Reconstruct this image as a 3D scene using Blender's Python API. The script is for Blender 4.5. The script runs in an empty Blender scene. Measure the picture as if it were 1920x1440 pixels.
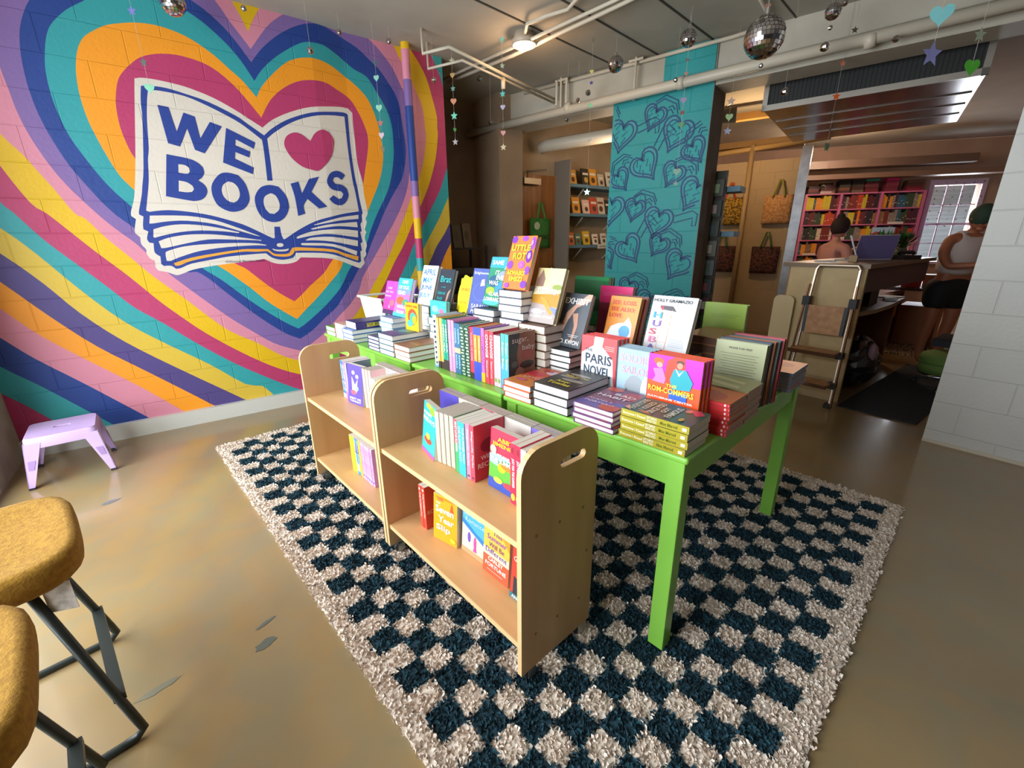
import bpy, bmesh, math, random
from mathutils import Matrix, Vector
from mathutils.geometry import tessellate_polygon
R = math.radians
C = bpy.context.scene.collection
random.seed(7)

# ---------------------------------------------------------------- camera, sky, light, exposure
S = bpy.context.scene
cd = bpy.data.cameras.new('camera'); cam = bpy.data.objects.new('camera', cd); C.objects.link(cam); S.camera = cam
cd.sensor_fit = 'HORIZONTAL'; cd.sensor_width = 36.0; cd.lens = 820.0/1920*36.0
cd.clip_start = .05; cd.clip_end = 100
RW = [[0.8000463430488522, -0.5998612167993951, -0.00961090807923326],
      [-0.19266198670704646, -0.2417197141945443, -0.951027306993759],
      [0.5681612516286658, 0.7627175757445589, -0.30895742716123664]]
m = Matrix((RW[0], [-v for v in RW[1]], [-v for v in RW[2]])).transposed().to_4x4()
m.translation = Vector((0, 0, 1.36)); cam.matrix_world = m

w = bpy.data.worlds.new('world'); S.world = w; w.use_nodes = True
nt = w.node_tree; bg = nt.nodes['Background']
sky = nt.nodes.new('ShaderNodeTexSky'); sky.sky_type = 'HOSEK_WILKIE'; sky.turbidity = 4.0; sky.ground_albedo = .4
sky.sun_direction = Vector((-.6, .1, .75)).normalized()
hs = nt.nodes.new('ShaderNodeHueSaturation'); hs.inputs['Saturation'].default_value = .35
nt.links.new(sky.outputs[0], hs.inputs['Color']); nt.links.new(hs.outputs[0], bg.inputs[0]); bg.inputs[1].default_value = .08

def area(name, loc, target, sx, sy, power, col, spread=180):
    l = bpy.data.lights.new(name, 'AREA'); l.shape = 'RECTANGLE'; l.size = sx; l.size_y = sy; l.energy = power; l.color = col
    l.spread = R(spread)
    o = bpy.data.objects.new(name, l); C.objects.link(o); o.location = loc
    d = Vector(target)-Vector(loc); o.rotation_euler = d.to_track_quat('-Z', 'Y').to_euler(); return o
area('window_daylight', (-1.75, 1.95, 1.42), (1.5, 2.0, .6), 3.6, 2.1, 262, (.90, .96, 1.0))
area('front_fill', (1.8, -3.2, 1.9), (2.6, 2.0, .9), 5.5, 2.4, 1.0, (.95, .98, 1.0))  # added faint fill from behind the camera, no window known there
area('back_window_daylight', (11.75, 2.25, 1.65), (6.0, 1.0, .9), 1.0, 1.5, 60, (.86, .93, 1.0))
def point(name, loc, power, col, r=.05):
    l = bpy.data.lights.new(name, 'POINT'); l.energy = power; l.color = col; l.shadow_soft_size = r
    o = bpy.data.objects.new(name, l); C.objects.link(o); o.location = loc; return o
point('lamp_glow', (2.643, 3.334, 2.80), 7.0, (1, .62, .34), .06)
point('back_lamp_glow', (6.0, 3.1, 2.45), 22, (1, .66, .34), .08)
point('back_lamp_glow_far', (8.6, 3.0, 2.6), 52, (1, .70, .48), .1)
point('corridor_lamp_glow', (4.4, 3.9, 2.3), 6, (1, .70, .46), .1)

S.view_settings.view_transform = 'Standard'; S.view_settings.look = 'None'
S.view_settings.gamma = 1.0; S.view_settings.use_curve_mapping = False
S.view_settings.exposure = 0.25
S.cycles.use_denoising = True
S.cycles.max_bounces = 8; S.cycles.diffuse_bounces = 4; S.cycles.glossy_bounces = 3
S.cycles.sample_clamp_indirect = 6.0
S.cycles.caustics_reflective = False; S.cycles.caustics_refractive = False

# ---------------------------------------------------------------- materials
def lin(c): return tuple((v/12.92 if v <= .04045 else ((v+.055)/1.055)**2.4) for v in c)
def hexc(h): return lin(tuple(int(h[i:i+2], 16)/255 for i in (0, 2, 4)))
PAL = {}
def mat(key, rough=.5, metal=0.0, spec=.5, coat=0.0, emit=0.0):
    """a flat procedural paint: key is a hex colour"""
    k = (key, rough, metal, coat, emit)
    if k in PAL: return PAL[k]
    mt = bpy.data.materials.new('paint_'+key); mt.use_nodes = True
    b = mt.node_tree.nodes['Principled BSDF']; c = hexc(key)
    b.inputs['Base Color'].default_value = (*c, 1); b.inputs['Roughness'].default_value = rough
    b.inputs['Metallic'].default_value = metal; b.inputs['Specular IOR Level'].default_value = spec
    b.inputs['Coat Weight'].default_value = coat
    if emit: b.inputs['Emission Color'].default_value = (*c, 1); b.inputs['Emission Strength'].default_value = emit
    PAL[k] = mt; return mt
def nodes(mt): return mt.node_tree.nodes, mt.node_tree.links
def noise_mat(name, c1, c2, scale=5, rough=.5, bump=0.0, bscale=60, stretch=(1, 1, 1), coat=0.0, lo=.35, hi=.65, detail=6, rough2=None, metal=0.0, crough=.03):
    mt = bpy.data.materials.new(name); mt.use_nodes = True; N, L = nodes(mt); b = N['Principled BSDF']
    tc = N.new('ShaderNodeTexCoord'); mp = N.new('ShaderNodeMapping'); mp.inputs['Scale'].default_value = stretch
    L.new(tc.outputs['Object'], mp.inputs[0])
    n = N.new('ShaderNodeTexNoise'); n.inputs['Scale'].default_value = scale; n.inputs['Detail'].default_value = detail
    L.new(mp.outputs[0], n.inputs['Vector'])
    r = N.new('ShaderNodeValToRGB'); r.color_ramp.elements[0].position = lo; r.color_ramp.elements[1].position = hi
    r.color_ramp.elements[0].color = (*hexc(c1), 1); r.color_ramp.elements[1].color = (*hexc(c2), 1)
    L.new(n.outputs[0], r.inputs[0]); L.new(r.outputs[0], b.inputs['Base Color'])
    b.inputs['Roughness'].default_value = rough; b.inputs['Coat Weight'].default_value = coat; b.inputs['Metallic'].default_value = metal
    b.inputs['Coat Roughness'].default_value = crough
    if bump:
        n2 = N.new('ShaderNodeTexNoise'); n2.inputs['Scale'].default_value = bscale; n2.inputs['Detail'].default_value = 4
        L.new(mp.outputs[0], n2.inputs['Vector'])
        bp = N.new('ShaderNodeBump'); bp.inputs['Strength'].default_value = bump; bp.inputs['Distance'].default_value = .01
        L.new(n2.outputs[0], bp.inputs['Height']); L.new(bp.outputs[0], b.inputs['Normal'])
    return mt
BLK = {}
def block_mat(key, plane='xz', rough=.55, yaw=0.0, key2=None, ofs=(0, 0)):
    """painted concrete block: flat paint, pitted bump and sunken joints. plane gives the wall's axes"""
    k = (key, plane, rough, yaw)
    if k in BLK: return BLK[k]
    mt = bpy.data.materials.new('block_'+key); mt.use_nodes = True; N, L = nodes(mt); b = N['Principled BSDF']
    tc = N.new('ShaderNodeTexCoord'); sp = N.new('ShaderNodeSeparateXYZ'); L.new(tc.outputs['Object'], sp.inputs[0])
    cb = N.new('ShaderNodeCombineXYZ')
    def shifted(sock, a):
        q = N.new('ShaderNodeMath'); q.operation = 'ADD'; q.inputs[1].default_value = a; L.new(sock, q.inputs[0]); return q.outputs[0]
    L.new(shifted(sp.outputs[0 if plane == 'xz' else 1], 20.07+ofs[0]), cb.inputs[0]); L.new(shifted(sp.outputs[2], 2.03-.02+ofs[1]), cb.inputs[1])
    br = N.new('ShaderNodeTexBrick'); br.inputs['Scale'].default_value = 1.0; br.inputs['Brick Width'].default_value = .406
    br.inputs['Row Height'].default_value = .203; br.inputs['Mortar Size'].default_value = .0045; br.inputs['Mortar Smooth'].default_value = .6
    br.inputs['Bias'].default_value = 0; L.new(cb.outputs[0], br.inputs['Vector'])
    n = N.new('ShaderNodeTexNoise'); n.inputs['Scale'].default_value = 45; n.inputs['Detail'].default_value = 6; L.new(tc.outputs['Object'], n.inputs['Vector'])
    ma = N.new('ShaderNodeMath'); ma.operation = 'MULTIPLY_ADD'; ma.inputs[1].default_value = -1.3
    L.new(br.outputs['Fac'], ma.inputs[0]); 
    mm = N.new('ShaderNodeMath'); mm.operation = 'MULTIPLY'; mm.inputs[1].default_value = .5; L.new(n.outputs[0], mm.inputs[0]); L.new(mm.outputs[0], ma.inputs[2])
    bp = N.new('ShaderNodeBump'); bp.inputs['Strength'].default_value = .55; bp.inputs['Distance'].default_value = .006
    L.new(ma.outputs[0], bp.inputs['Height']); L.new(bp.outputs[0], b.inputs['Normal'])
    n3 = N.new('ShaderNodeTexNoise'); n3.inputs['Scale'].default_value = 3; L.new(tc.outputs['Object'], n3.inputs['Vector'])
    mx = N.new('ShaderNodeMix'); mx.data_type = 'RGBA'; c = hexc(key); mx.inputs[6].default_value = (*c, 1)
    mx.inputs[7].default_value = (*[v*.86 for v in c], 1); L.new(n3.outputs[0], mx.inputs[0]); L.new(mx.outputs[2], b.inputs['Base Color'])
    b.inputs['Roughness'].default_value = rough
    BLK[k] = mt; return mt

# ---------------------------------------------------------------- mesh helpers
_txt = {}
def text_mesh(s, bold=.012):
    k = (s, bold)
    if k not in _txt:
        cu = bpy.data.curves.new('t', 'FONT'); cu.body = s; cu.size = 1.0; cu.resolution_u = 2; cu.offset = bold
        o = bpy.data.objects.new('t', cu); me = o.to_mesh()
        vs = [tuple(v.co) for v in me.vertices]; fs = [tuple(p.vertices) for p in me.polygons]
        o.to_mesh_clear(); bpy.data.objects.remove(o); bpy.data.curves.remove(cu)
        x0 = min(v[0] for v in vs); x1 = max(v[0] for v in vs); y0 = min(v[1] for v in vs); y1 = max(v[1] for v in vs)
        _txt[k] = ([((v[0]-x0)/(x1-x0), (v[1]-y0)/(y1-y0)) for v in vs], fs)
    return _txt[k]
class MB:
    def __init__(s): s.v = []; s.f = []; s.mi = []; s.mats = []
    def _m(s, mt):
        if mt not in s.mats: s.mats.append(mt)
        return s.mats.index(mt)
    def add(s, vs, fs, mt, M=None):
        n = len(s.v); i = s._m(mt)
        for v in vs: s.v.append(tuple(M @ Vector(v)) if M is not None else tuple(v))
        for f in fs: s.f.append(tuple(n+k for k in f)); s.mi.append(i)
        return s
    def box(s, x0, x1, y0, y1, z0, z1, mt, M=None):
        vs = [(x, y, z) for x in (x0, x1) for y in (y0, y1) for z in (z0, z1)]
        return s.add(vs, [(0, 1, 3, 2), (4, 6, 7, 5), (0, 4, 5, 1), (2, 3, 7, 6), (0, 2, 6, 4), (1, 5, 7, 3)], mt, M)
    def quad(s, a, b, c, d, mt, M=None): return s.add([a, b, c, d], [(0, 1, 2, 3)], mt, M)
    def poly(s, pts, mt, M=None, flip=False):
        tr = tessellate_polygon([[Vector(p) for p in pts]])
        return s.add(pts, [tuple(reversed(t)) if flip else t for t in tr], mt, M)
    def prism(s, loops, fn, t0, t1, mt, M=None, side=None):
        """loops: outer then holes, 2-D; fn(a,b,t) -> 3-D"""
        al = [p for l in loops for p in l]
        tr = tessellate_polygon([[Vector((p[0], p[1], 0)) for p in l] for l in loops])
        n = len(al)
        s.add([fn(a, b, t0) for a, b in al]+[fn(a, b, t1) for a, b in al], [t for t in tr]+[tuple(n+k for k in reversed(t)) for t in tr], mt, M)
        o = 0; fs = []
        for l in loops:
            k = len(l)
            for i in range(k): a, b = o+i, o+(i+1) % k; fs.append((a, b, n+b, n+a))
            o += k
        return s.add([fn(a, b, t0) for a, b in al]+[fn(a, b, t1) for a, b in al], fs, side or mt, M)
    def tube(s, pts, r, mt, n=8, M=None, closed=False, cap=True):
        pts = [Vector(p) for p in pts]; k = len(pts); rings = []
        rs = r if isinstance(r, (list, tuple)) else [r]*k
        up = None
        for i, p in enumerate(pts):
            if closed: d = (pts[(i+1) % k]-pts[i-1])
            else: d = pts[min(i+1, k-1)]-pts[max(i-1, 0)]
            d.normalize()
            if up is None: up = Vector((0, 0, 1)) if abs(d.z) < .9 else Vector((1, 0, 0))
            a = d.cross(up)
            if a.length < 1e-4: a = d.cross(Vector((0, 1, 0)))
            a.normalize(); b = a.cross(d).normalized(); up = b
            rings.append([p+(a*math.cos(2*math.pi*j/n)+b*math.sin(2*math.pi*j/n))*rs[i] for j in range(n)])
        vs = [v for rg in rings for v in rg]; fs = []
        for i in range(k if closed else k-1):
            i2 = (i+1) % k
            for j in range(n): j2 = (j+1) % n; fs.append((i*n+j, i*n+j2, i2*n+j2, i2*n+j))
        if cap and not closed: fs += [tuple(range(n))[::-1], tuple((k-1)*n+j for j in range(n))]
        return s.add(vs, fs, mt, M)
    def lathe(s, prof, mt, n=16, M=None, smooth=True):
        vs = []; fs = []; k = len(prof)
        for j in range(n):
            a = 2*math.pi*j/n
            for r, z in prof: vs.append((r*math.cos(a), r*math.sin(a), z))
        for j in range(n):
            j2 = (j+1) % n
            for i in range(k-1): fs.append((j*k+i, j2*k+i, j2*k+i+1, j*k+i+1))
        return s.add(vs, fs, mt, M)
    def ball(s, c, r, mt, n=10, M=None, sq=(1, 1, 1)):
        prof = [(max(1e-4, math.sin(math.pi*i/n)), -math.cos(math.pi*i/n)) for i in range(n+1)]
        T = Matrix.Translation(c) @ Matrix.Diagonal((r*sq[0], r*sq[1], r*sq[2], 1))
        return s.lathe(prof, mt, n=n+2, M=(M @ T) if M is not None else T)
    def text(s, st, fn, a0, a1, b0, b1, mt, bold=.012):
        vs, fs = text_mesh(st, bold)
        return s.add([fn(a0+(a1-a0)*x, b0+(b1-b0)*y) for x, y in vs], fs, mt)
    def build(s, name, parent=None, smooth=False, loc=None, rot=None):
        me = bpy.data.meshes.new(name); me.from_pydata(s.v, [], s.f)
        for mt in s.mats: me.materials.append(mt)
        me.polygons.foreach_set('material_index', s.mi)
        if smooth: me.polygons.foreach_set('use_smooth', [True]*len(me.polygons))
        me.validate(); me.update()
        o = bpy.data.objects.new(name, me); C.objects.link(o)
        if parent is not None: o.parent = parent
        if loc is not None: o.location = loc
        if rot is not None: o.rotation_euler = rot
        return o
def smoothpoly(p, cut=50, sub=3):
    n = len(p); out = []
    def turn(i):
        a = Vector(p[i])-Vector(p[i-1]); b = Vector(p[(i+1) % n])-Vector(p[i])
        return math.degrees(a.angle(b, 0)) if a.length > 0 and b.length > 0 else 0
    sh = [turn(i) > cut for i in range(n)]
    for i in range(n):
        p1, p2 = Vector(p[i]), Vector(p[(i+1) % n])
        p0 = Vector(p[i-1]) if not sh[i] else p1*2-p2; p3 = Vector(p[(i+2) % n]) if not sh[(i+1) % n] else p2*2-p1
        out.append(tuple(p1))
        if (p2-p1).length > .02 or True:
            for k in range(1, sub):
                t = k/sub
                out.append(tuple(.5*((2*p1)+(p2-p0)*t+(2*p0-5*p1+4*p2-p3)*t*t+(3*p1-p0-3*p2+p3)*t**3)))
    return out
def clip(p, x0, x1, z0, z1):
    def cl(p, ins, inter):
        o = []
        for i in range(len(p)):
            a, b = p[i-1], p[i]
            if ins(b):
                if not ins(a): o.append(inter(a, b))
                o.append(b)
            elif ins(a): o.append(inter(a, b))
        return o
    for ax, lim, sg in ((0, x0, 1), (0, x1, -1), (1, z0, 1), (1, z1, -1)):
        if not p: return p
        def inter(a, b, ax=ax, lim=lim):
            t = (lim-a[ax])/(b[ax]-a[ax]); q = [a[0]+(b[0]-a[0])*t, a[1]+(b[1]-a[1])*t]; q[ax] = lim; return tuple(q)
        p = cl(p, lambda q, ax=ax, lim=lim, sg=sg: (q[ax]-lim)*sg >= 0, inter)
    return p
def tag(o, label, cat, group=None, kind=None):
    o['label'] = label; o['category'] = cat
    if group: o['group'] = group
    if kind: o['kind'] = kind
    return o
def thing(name, label, cat, loc=(0, 0, 0), rz=0.0, group=None, M=None):
    o = bpy.data.objects.new(name, None); C.objects.link(o); o.empty_display_size = .05
    if M is not None: o.matrix_world = M
    else: o.location = loc; o.rotation_euler = (0, 0, rz)
    return tag(o, label, cat, group)
def struct(o): o['kind'] = 'structure'; return o
def dup(root, M=None, label=None, group=None):
    r = root.copy(); C.objects.link(r)
    if M is not None: r.matrix_world = M
    if label: r['label'] = label
    if group: r['group'] = group
    for ch in list(root.children):
        c = ch.copy(); C.objects.link(c); c.parent = r
        for g in ch.children: d = g.copy(); C.objects.link(d); d.parent = c
    return r
ORD = ['first', 'second', 'third', 'fourth', 'fifth', 'sixth', 'seventh', 'eighth', 'ninth', 'tenth', 'eleventh', 'twelfth', 'thirteenth', 'fourteenth', 'fifteenth', 'sixteenth', 'seventeenth', 'eighteenth', 'nineteenth', 'twentieth']
def ordname(i, n, first='topmost', last='lowest', tail=' down'):
    return first if i == 0 else (last if i == n-1 else ORD[i]+tail)

# ---------------------------------------------------------------- mural wall
PM = {'crimson': 'b8396a', 'orange': 'f59b1c', 'teal': '2f9da3', 'navy': '1c3f8c', 'purple': '8165a3', 'pink': 'd98aa0', 'yellow': 'e3b70c',
      'gold': 'd6b53c', 'violet': '4f4180', 'white': 'ddd4c8', 'ink': '253f93', 'apricot': 'eba43f'}
MURAL = [
 ('teal', [(2.092,4.352),(2.781,4.267),(3.33,0.055),(3.07,-0.885),(2.117,-1.314),(1.601,-2.586),(-0.734,-0.435),(-0.784,0.104),(-0.87,0.228),(-1.041,0.448),(-1.316,0.71),(-0.98,3.35)]),
 ('navy', [(2.092,4.352),(2.781,4.267),(3.247,0.718),(2.918,-0.146),(1.873,-0.887),(1.379,-2.084),(-0.41,-0.576),(-0.484,0.007),(-0.58,0.12),(-0.852,0.456),(-1.01,0.633),(-1.248,0.958),(-0.98,3.35)]),
 ('pink', [(2.092,4.352),(2.781,4.267),(3.02,1.21),(2.488,0.308),(1.652,-0.503),(1.18,-1.632),(-0.198,-0.582),(-0.288,0.02),(-0.374,0.122),(-0.651,0.442),(-0.844,0.655),(-0.964,0.815),(-1.199,1.139),(-0.98,3.35)]),
 ('orange', [(2.092,4.352),(2.781,4.267),(2.888,1.76),(2.675,1.49),(2.389,1.01),(2.109,0.589),(1.705,0.081),(1.314,-0.412),(0.859,-1.486),(0.029,-0.59),(-0.08,0.034),(-0.157,0.121),(-0.357,0.353),(-0.595,0.599),(-0.783,0.801),(-0.918,0.995),(-1.143,1.345),(-0.98,3.35)]),
 ('violet', [(2.092,4.352),(2.781,4.267),(2.898,2.172),(2.619,1.749),(2.291,1.292),(2.194,1.116),(2.003,0.819),(1.735,0.413),(1.357,-0.02),(1.113,-0.301),(0.67,-1.336),(0.228,-0.608),(0.103,0.034),(0.035,0.13),(-0.302,0.467),(-0.53,0.692),(-0.714,0.924),(-0.878,1.156),(-1.111,1.46),(-0.98,3.35)]),
 ('gold', [(2.092,4.352),(2.781,4.267),(2.772,2.355),(2.496,1.844),(2.304,1.502),(2.205,1.37),(2.159,1.309),(2.071,1.157),(1.893,0.906),(1.634,0.535),(1.381,0.196),(1.027,-0.167),(0.592,-1.179),(0.567,-0.7),(0.41,-0.017),(0.261,0.125),(-0.123,0.464),(-0.383,0.709),(-0.565,0.93),(-0.689,1.129),(-0.835,1.324),(-1.076,1.588),(-0.98,3.35)]),
 ('teal', [(2.092,4.352),(2.781,4.267),(2.713,2.489),(2.442,1.988),(2.307,1.747),(2.22,1.596),(2.128,1.461),(2.043,1.336),(1.924,1.137),(1.891,1.077),(1.713,0.79),(1.526,0.548),(1.284,0.267),(0.952,0.012),(0.526,-0.973),(0.637,-0.539),(0.475,0.131),(0.294,0.251),(0.082,0.459),(-0.138,0.646),(-0.353,0.848),(-0.53,1.084),(-0.671,1.304),(-0.798,1.472),(-1.042,1.714),(-0.98,3.35)]),
 ('crimson', [(1.772,3.761),(2.036,3.204),(2.221,2.972),(2.269,2.892),(2.317,2.797),(2.33,2.752),(2.411,2.495),(2.395,2.22),(2.305,1.992),(2.236,1.84),(2.126,1.667),(2.015,1.495),(1.918,1.338),(1.851,1.205),(1.767,1.068),(1.639,0.874),(1.484,0.658),(1.305,0.447),(1.132,0.266),(0.972,0.166),(0.822,0.103),(0.718,0.109),(0.506,0.246),(0.244,0.444),(0.015,0.654),(-0.142,0.816),(-0.275,0.939),(-0.377,1.077),(-0.475,1.206),(-0.624,1.4),(-0.716,1.556),(-0.76,1.621),(-0.817,1.814),(-0.845,2.159),(-0.799,2.606),(-0.546,3.535)]),
 ('yellow', [(0.757,2.971),(0.814,3.072),(0.946,3.259),(1.343,3.531),(1.726,3.344),(1.886,3.132),(2.004,2.999),(2.086,2.905),(2.165,2.786),(2.213,2.64),(2.252,2.487),(2.25,2.385),(2.252,2.328),(2.216,2.134),(2.145,1.934),(2.059,1.76),(1.963,1.605),(1.871,1.436),(1.8,1.315),(1.714,1.194),(1.612,1.026),(1.524,0.892),(1.387,0.719),(1.214,0.537),(1.049,0.383),(0.894,0.283),(0.761,0.247),(0.578,0.329),(0.364,0.479),(0.116,0.695),(-0.05,0.878),(-0.143,0.992),(-0.265,1.161),(-0.402,1.331),(-0.514,1.481),(-0.575,1.56),(-0.632,1.62),(-0.709,1.823),(-0.751,1.987),(-0.763,2.249),(-0.72,2.626),(-0.602,3.0),(-0.325,3.335),(0.311,3.714),(0.681,3.548),(0.734,3.17)]),
 ('pink', [(0.752,2.807),(0.801,2.897),(0.868,2.992),(0.951,3.082),(1.151,3.223),(1.383,3.253),(1.621,3.177),(1.828,3.026),(1.932,2.864),(2.0,2.781),(2.055,2.657),(2.109,2.539),(2.122,2.369),(2.129,2.313),(2.093,2.123),(2.022,1.926),(1.939,1.783),(1.874,1.65),(1.763,1.435),(1.679,1.278),(1.574,1.117),(1.484,0.994),(1.416,0.891),(1.277,0.73),(1.125,0.599),(0.966,0.471),(0.769,0.364),(0.609,0.444),(0.44,0.581),(0.261,0.706),(0.114,0.87),(0.025,0.979),(-0.121,1.142),(-0.225,1.282),(-0.322,1.409),(-0.4,1.532),(-0.444,1.563),(-0.508,1.709),(-0.556,1.806),(-0.597,1.891),(-0.665,1.997),(-0.694,2.13),(-0.687,2.39),(-0.639,2.646),(-0.566,2.853),(-0.387,3.091),(0.123,3.405),(0.441,3.334),(0.604,3.134),(0.67,2.989),(0.718,2.894)]),
 ('purple', [(0.751,2.704),(0.817,2.789),(0.902,2.889),(1.004,2.971),(1.106,3.044),(1.186,3.083),(1.319,3.069),(1.435,3.035),(1.558,3.01),(1.654,2.97),(1.746,2.903),(1.84,2.807),(1.915,2.674),(1.979,2.541),(2.01,2.42),(2.018,2.335),(1.995,2.189),(1.945,2.029),(1.903,1.859),(1.836,1.704),(1.73,1.53),(1.659,1.435),(1.551,1.285),(1.473,1.178),(1.386,1.063),(1.339,0.955),(1.252,0.845),(1.198,0.797),(1.134,0.745),(0.984,0.606),(0.898,0.545),(0.77,0.462),(0.713,0.485),(0.557,0.564),(0.402,0.698),(0.28,0.811),(0.153,0.948),(0.07,1.042),(-0.044,1.176),(-0.079,1.245),(-0.138,1.319),(-0.181,1.38),(-0.245,1.45),(-0.309,1.527),(-0.369,1.614),(-0.425,1.701),(-0.475,1.797),(-0.518,1.913),(-0.548,2.025),(-0.565,2.135),(-0.57,2.243),(-0.575,2.309),(-0.576,2.387),(-0.575,2.514),(-0.534,2.672),(-0.451,2.839),(-0.285,3.007),(0.075,3.192),(0.4,3.132),(0.576,2.95),(0.645,2.846),(0.711,2.76)]),
 ('navy', [(0.74,2.62),(0.822,2.719),(0.925,2.813),(1.026,2.884),(1.147,2.945),(1.266,2.972),(1.363,2.952),(1.482,2.911),(1.564,2.877),(1.667,2.805),(1.731,2.76),(1.816,2.657),(1.858,2.592),(1.885,2.507),(1.898,2.384),(1.912,2.25),(1.911,2.128),(1.878,1.993),(1.845,1.914),(1.785,1.83),(1.713,1.727),(1.647,1.62),(1.584,1.505),(1.498,1.352),(1.447,1.25),(1.361,1.145),(1.273,1.022),(1.177,0.9),(1.104,0.81),(1.002,0.734),(0.874,0.63),(0.769,0.572),(0.678,0.622),(0.569,0.713),(0.467,0.813),(0.372,0.917),(0.281,1.02),(0.21,1.105),(0.138,1.168),(0.073,1.171),(-0.007,1.25),(-0.077,1.354),(-0.163,1.475),(-0.236,1.552),(-0.297,1.64),(-0.352,1.743),(-0.403,1.848),(-0.444,1.979),(-0.472,2.106),(-0.483,2.244),(-0.478,2.379),(-0.462,2.488),(-0.44,2.57),(-0.405,2.649),(-0.367,2.714),(-0.305,2.793),(-0.181,2.889),(0.026,2.972),(0.21,2.996),(0.366,2.961),(0.435,2.915),(0.51,2.875),(0.604,2.799),(0.671,2.72)]),
 ('teal', [(0.741,2.504),(0.799,2.581),(0.884,2.664),(0.986,2.742),(1.089,2.807),(1.161,2.833),(1.268,2.841),(1.345,2.815),(1.423,2.776),(1.503,2.729),(1.609,2.692),(1.669,2.613),(1.73,2.524),(1.778,2.43),(1.798,2.329),(1.798,2.224),(1.792,2.117),(1.764,1.984),(1.72,1.848),(1.658,1.734),(1.586,1.619),(1.512,1.481),(1.46,1.366),(1.374,1.261),(1.296,1.171),(1.252,1.117),(1.164,0.981),(1.031,0.85),(0.915,0.758),(0.831,0.697),(0.769,0.662),(0.692,0.712),(0.583,0.801),(0.481,0.894),(0.385,0.991),(0.294,1.088),(0.234,1.143),(0.176,1.193),(0.07,1.322),(-0.054,1.469),(-0.148,1.612),(-0.217,1.703),(-0.274,1.802),(-0.325,1.916),(-0.363,2.018),(-0.384,2.132),(-0.392,2.244),(-0.386,2.356),(-0.37,2.44),(-0.345,2.526),(-0.315,2.593),(-0.273,2.647),(-0.213,2.706),(-0.143,2.757),(-0.072,2.804),(0.037,2.853),(0.158,2.879),(0.267,2.884),(0.374,2.856),(0.481,2.802),(0.589,2.715),(0.67,2.623)]),
 ('orange', [(0.737,2.398),(0.782,2.473),(0.868,2.567),(0.974,2.661),(1.055,2.704),(1.146,2.729),(1.233,2.732),(1.319,2.713),(1.39,2.678),(1.478,2.631),(1.572,2.559),(1.63,2.47),(1.672,2.334),(1.685,2.233),(1.692,2.107),(1.664,1.976),(1.622,1.865),(1.549,1.729),(1.488,1.616),(1.4,1.48),(1.284,1.3),(1.215,1.197),(1.179,1.134),(1.052,1.003),(0.934,0.891),(0.843,0.812),(0.769,0.745),(0.668,0.824),(0.563,0.918),(0.466,1.028),(0.387,1.107),(0.326,1.167),(0.271,1.213),(0.167,1.321),(0.037,1.469),(-0.05,1.626),(-0.115,1.725),(-0.167,1.803),(-0.2,1.897),(-0.229,2.003),(-0.253,2.121),(-0.26,2.251),(-0.25,2.367),(-0.23,2.454),(-0.205,2.52),(-0.168,2.577),(-0.114,2.622),(-0.041,2.668),(0.055,2.701),(0.124,2.717),(0.207,2.724),(0.302,2.714),(0.399,2.684),(0.509,2.62),(0.592,2.55),(0.664,2.49)]),
 ('crimson', [(0.747,2.267),(0.796,2.348),(0.851,2.419),(0.949,2.501),(1.08,2.566),(1.241,2.586),(1.344,2.552),(1.441,2.507),(1.502,2.423),(1.545,2.33),(1.568,2.24),(1.556,2.136),(1.523,2.008),(1.482,1.856),(1.429,1.724),(1.363,1.569),(1.3,1.435),(1.214,1.301),(1.126,1.222),(1.04,1.117),(0.922,1.024),(0.833,0.945),(0.771,0.896),(0.689,0.956),(0.601,1.032),(0.518,1.117),(0.455,1.182),(0.392,1.221),(0.27,1.338),(0.146,1.543),(0.034,1.75),(-0.063,1.915),(-0.089,2.002),(-0.101,2.095),(-0.099,2.187),(-0.088,2.263),(-0.059,2.357),(-0.026,2.413),(0.033,2.476),(0.088,2.522),(0.157,2.553),(0.231,2.571),(0.318,2.576),(0.435,2.559),(0.521,2.518),(0.606,2.447),(0.676,2.364)]),
 ('white', [(0.032,2.384),(0.04,2.396),(0.069,2.406),(0.141,2.409),(0.266,2.4),(0.355,2.383),(0.466,2.349),(0.579,2.296),(0.657,2.251),(0.744,2.201),(0.819,2.262),(0.93,2.322),(1.047,2.37),(1.15,2.399),(1.337,2.43),(1.423,2.432),(1.453,2.405),(1.45,2.326),(1.451,2.202),(1.452,2.023),(1.479,1.877),(1.481,1.77),(1.496,1.643),(1.492,1.607),(1.471,1.571),(1.479,1.54),(1.453,1.48),(1.465,1.458),(1.445,1.408),(1.458,1.348),(1.44,1.297),(1.443,1.264),(1.414,1.223),(1.419,1.185),(1.381,1.149),(1.349,1.15),(1.137,1.233),(0.874,1.254),(0.836,1.223),(0.779,1.207),(0.718,1.205),(0.666,1.215),(0.624,1.234),(0.594,1.249),(0.539,1.24),(0.255,1.21),(0.116,1.186),(0.052,1.162),(0.012,1.151),(-0.017,1.163),(-0.045,1.176),(-0.089,1.187),(-0.101,1.212),(-0.096,1.256),(-0.121,1.275),(-0.132,1.308),(-0.129,1.335),(-0.148,1.371),(-0.144,1.415),(-0.165,1.442),(-0.163,1.468),(-0.142,1.534),(-0.163,1.554),(-0.159,1.58),(-0.133,1.643),(-0.112,1.708),(-0.064,1.912),(-0.009,2.184)]),
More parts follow.
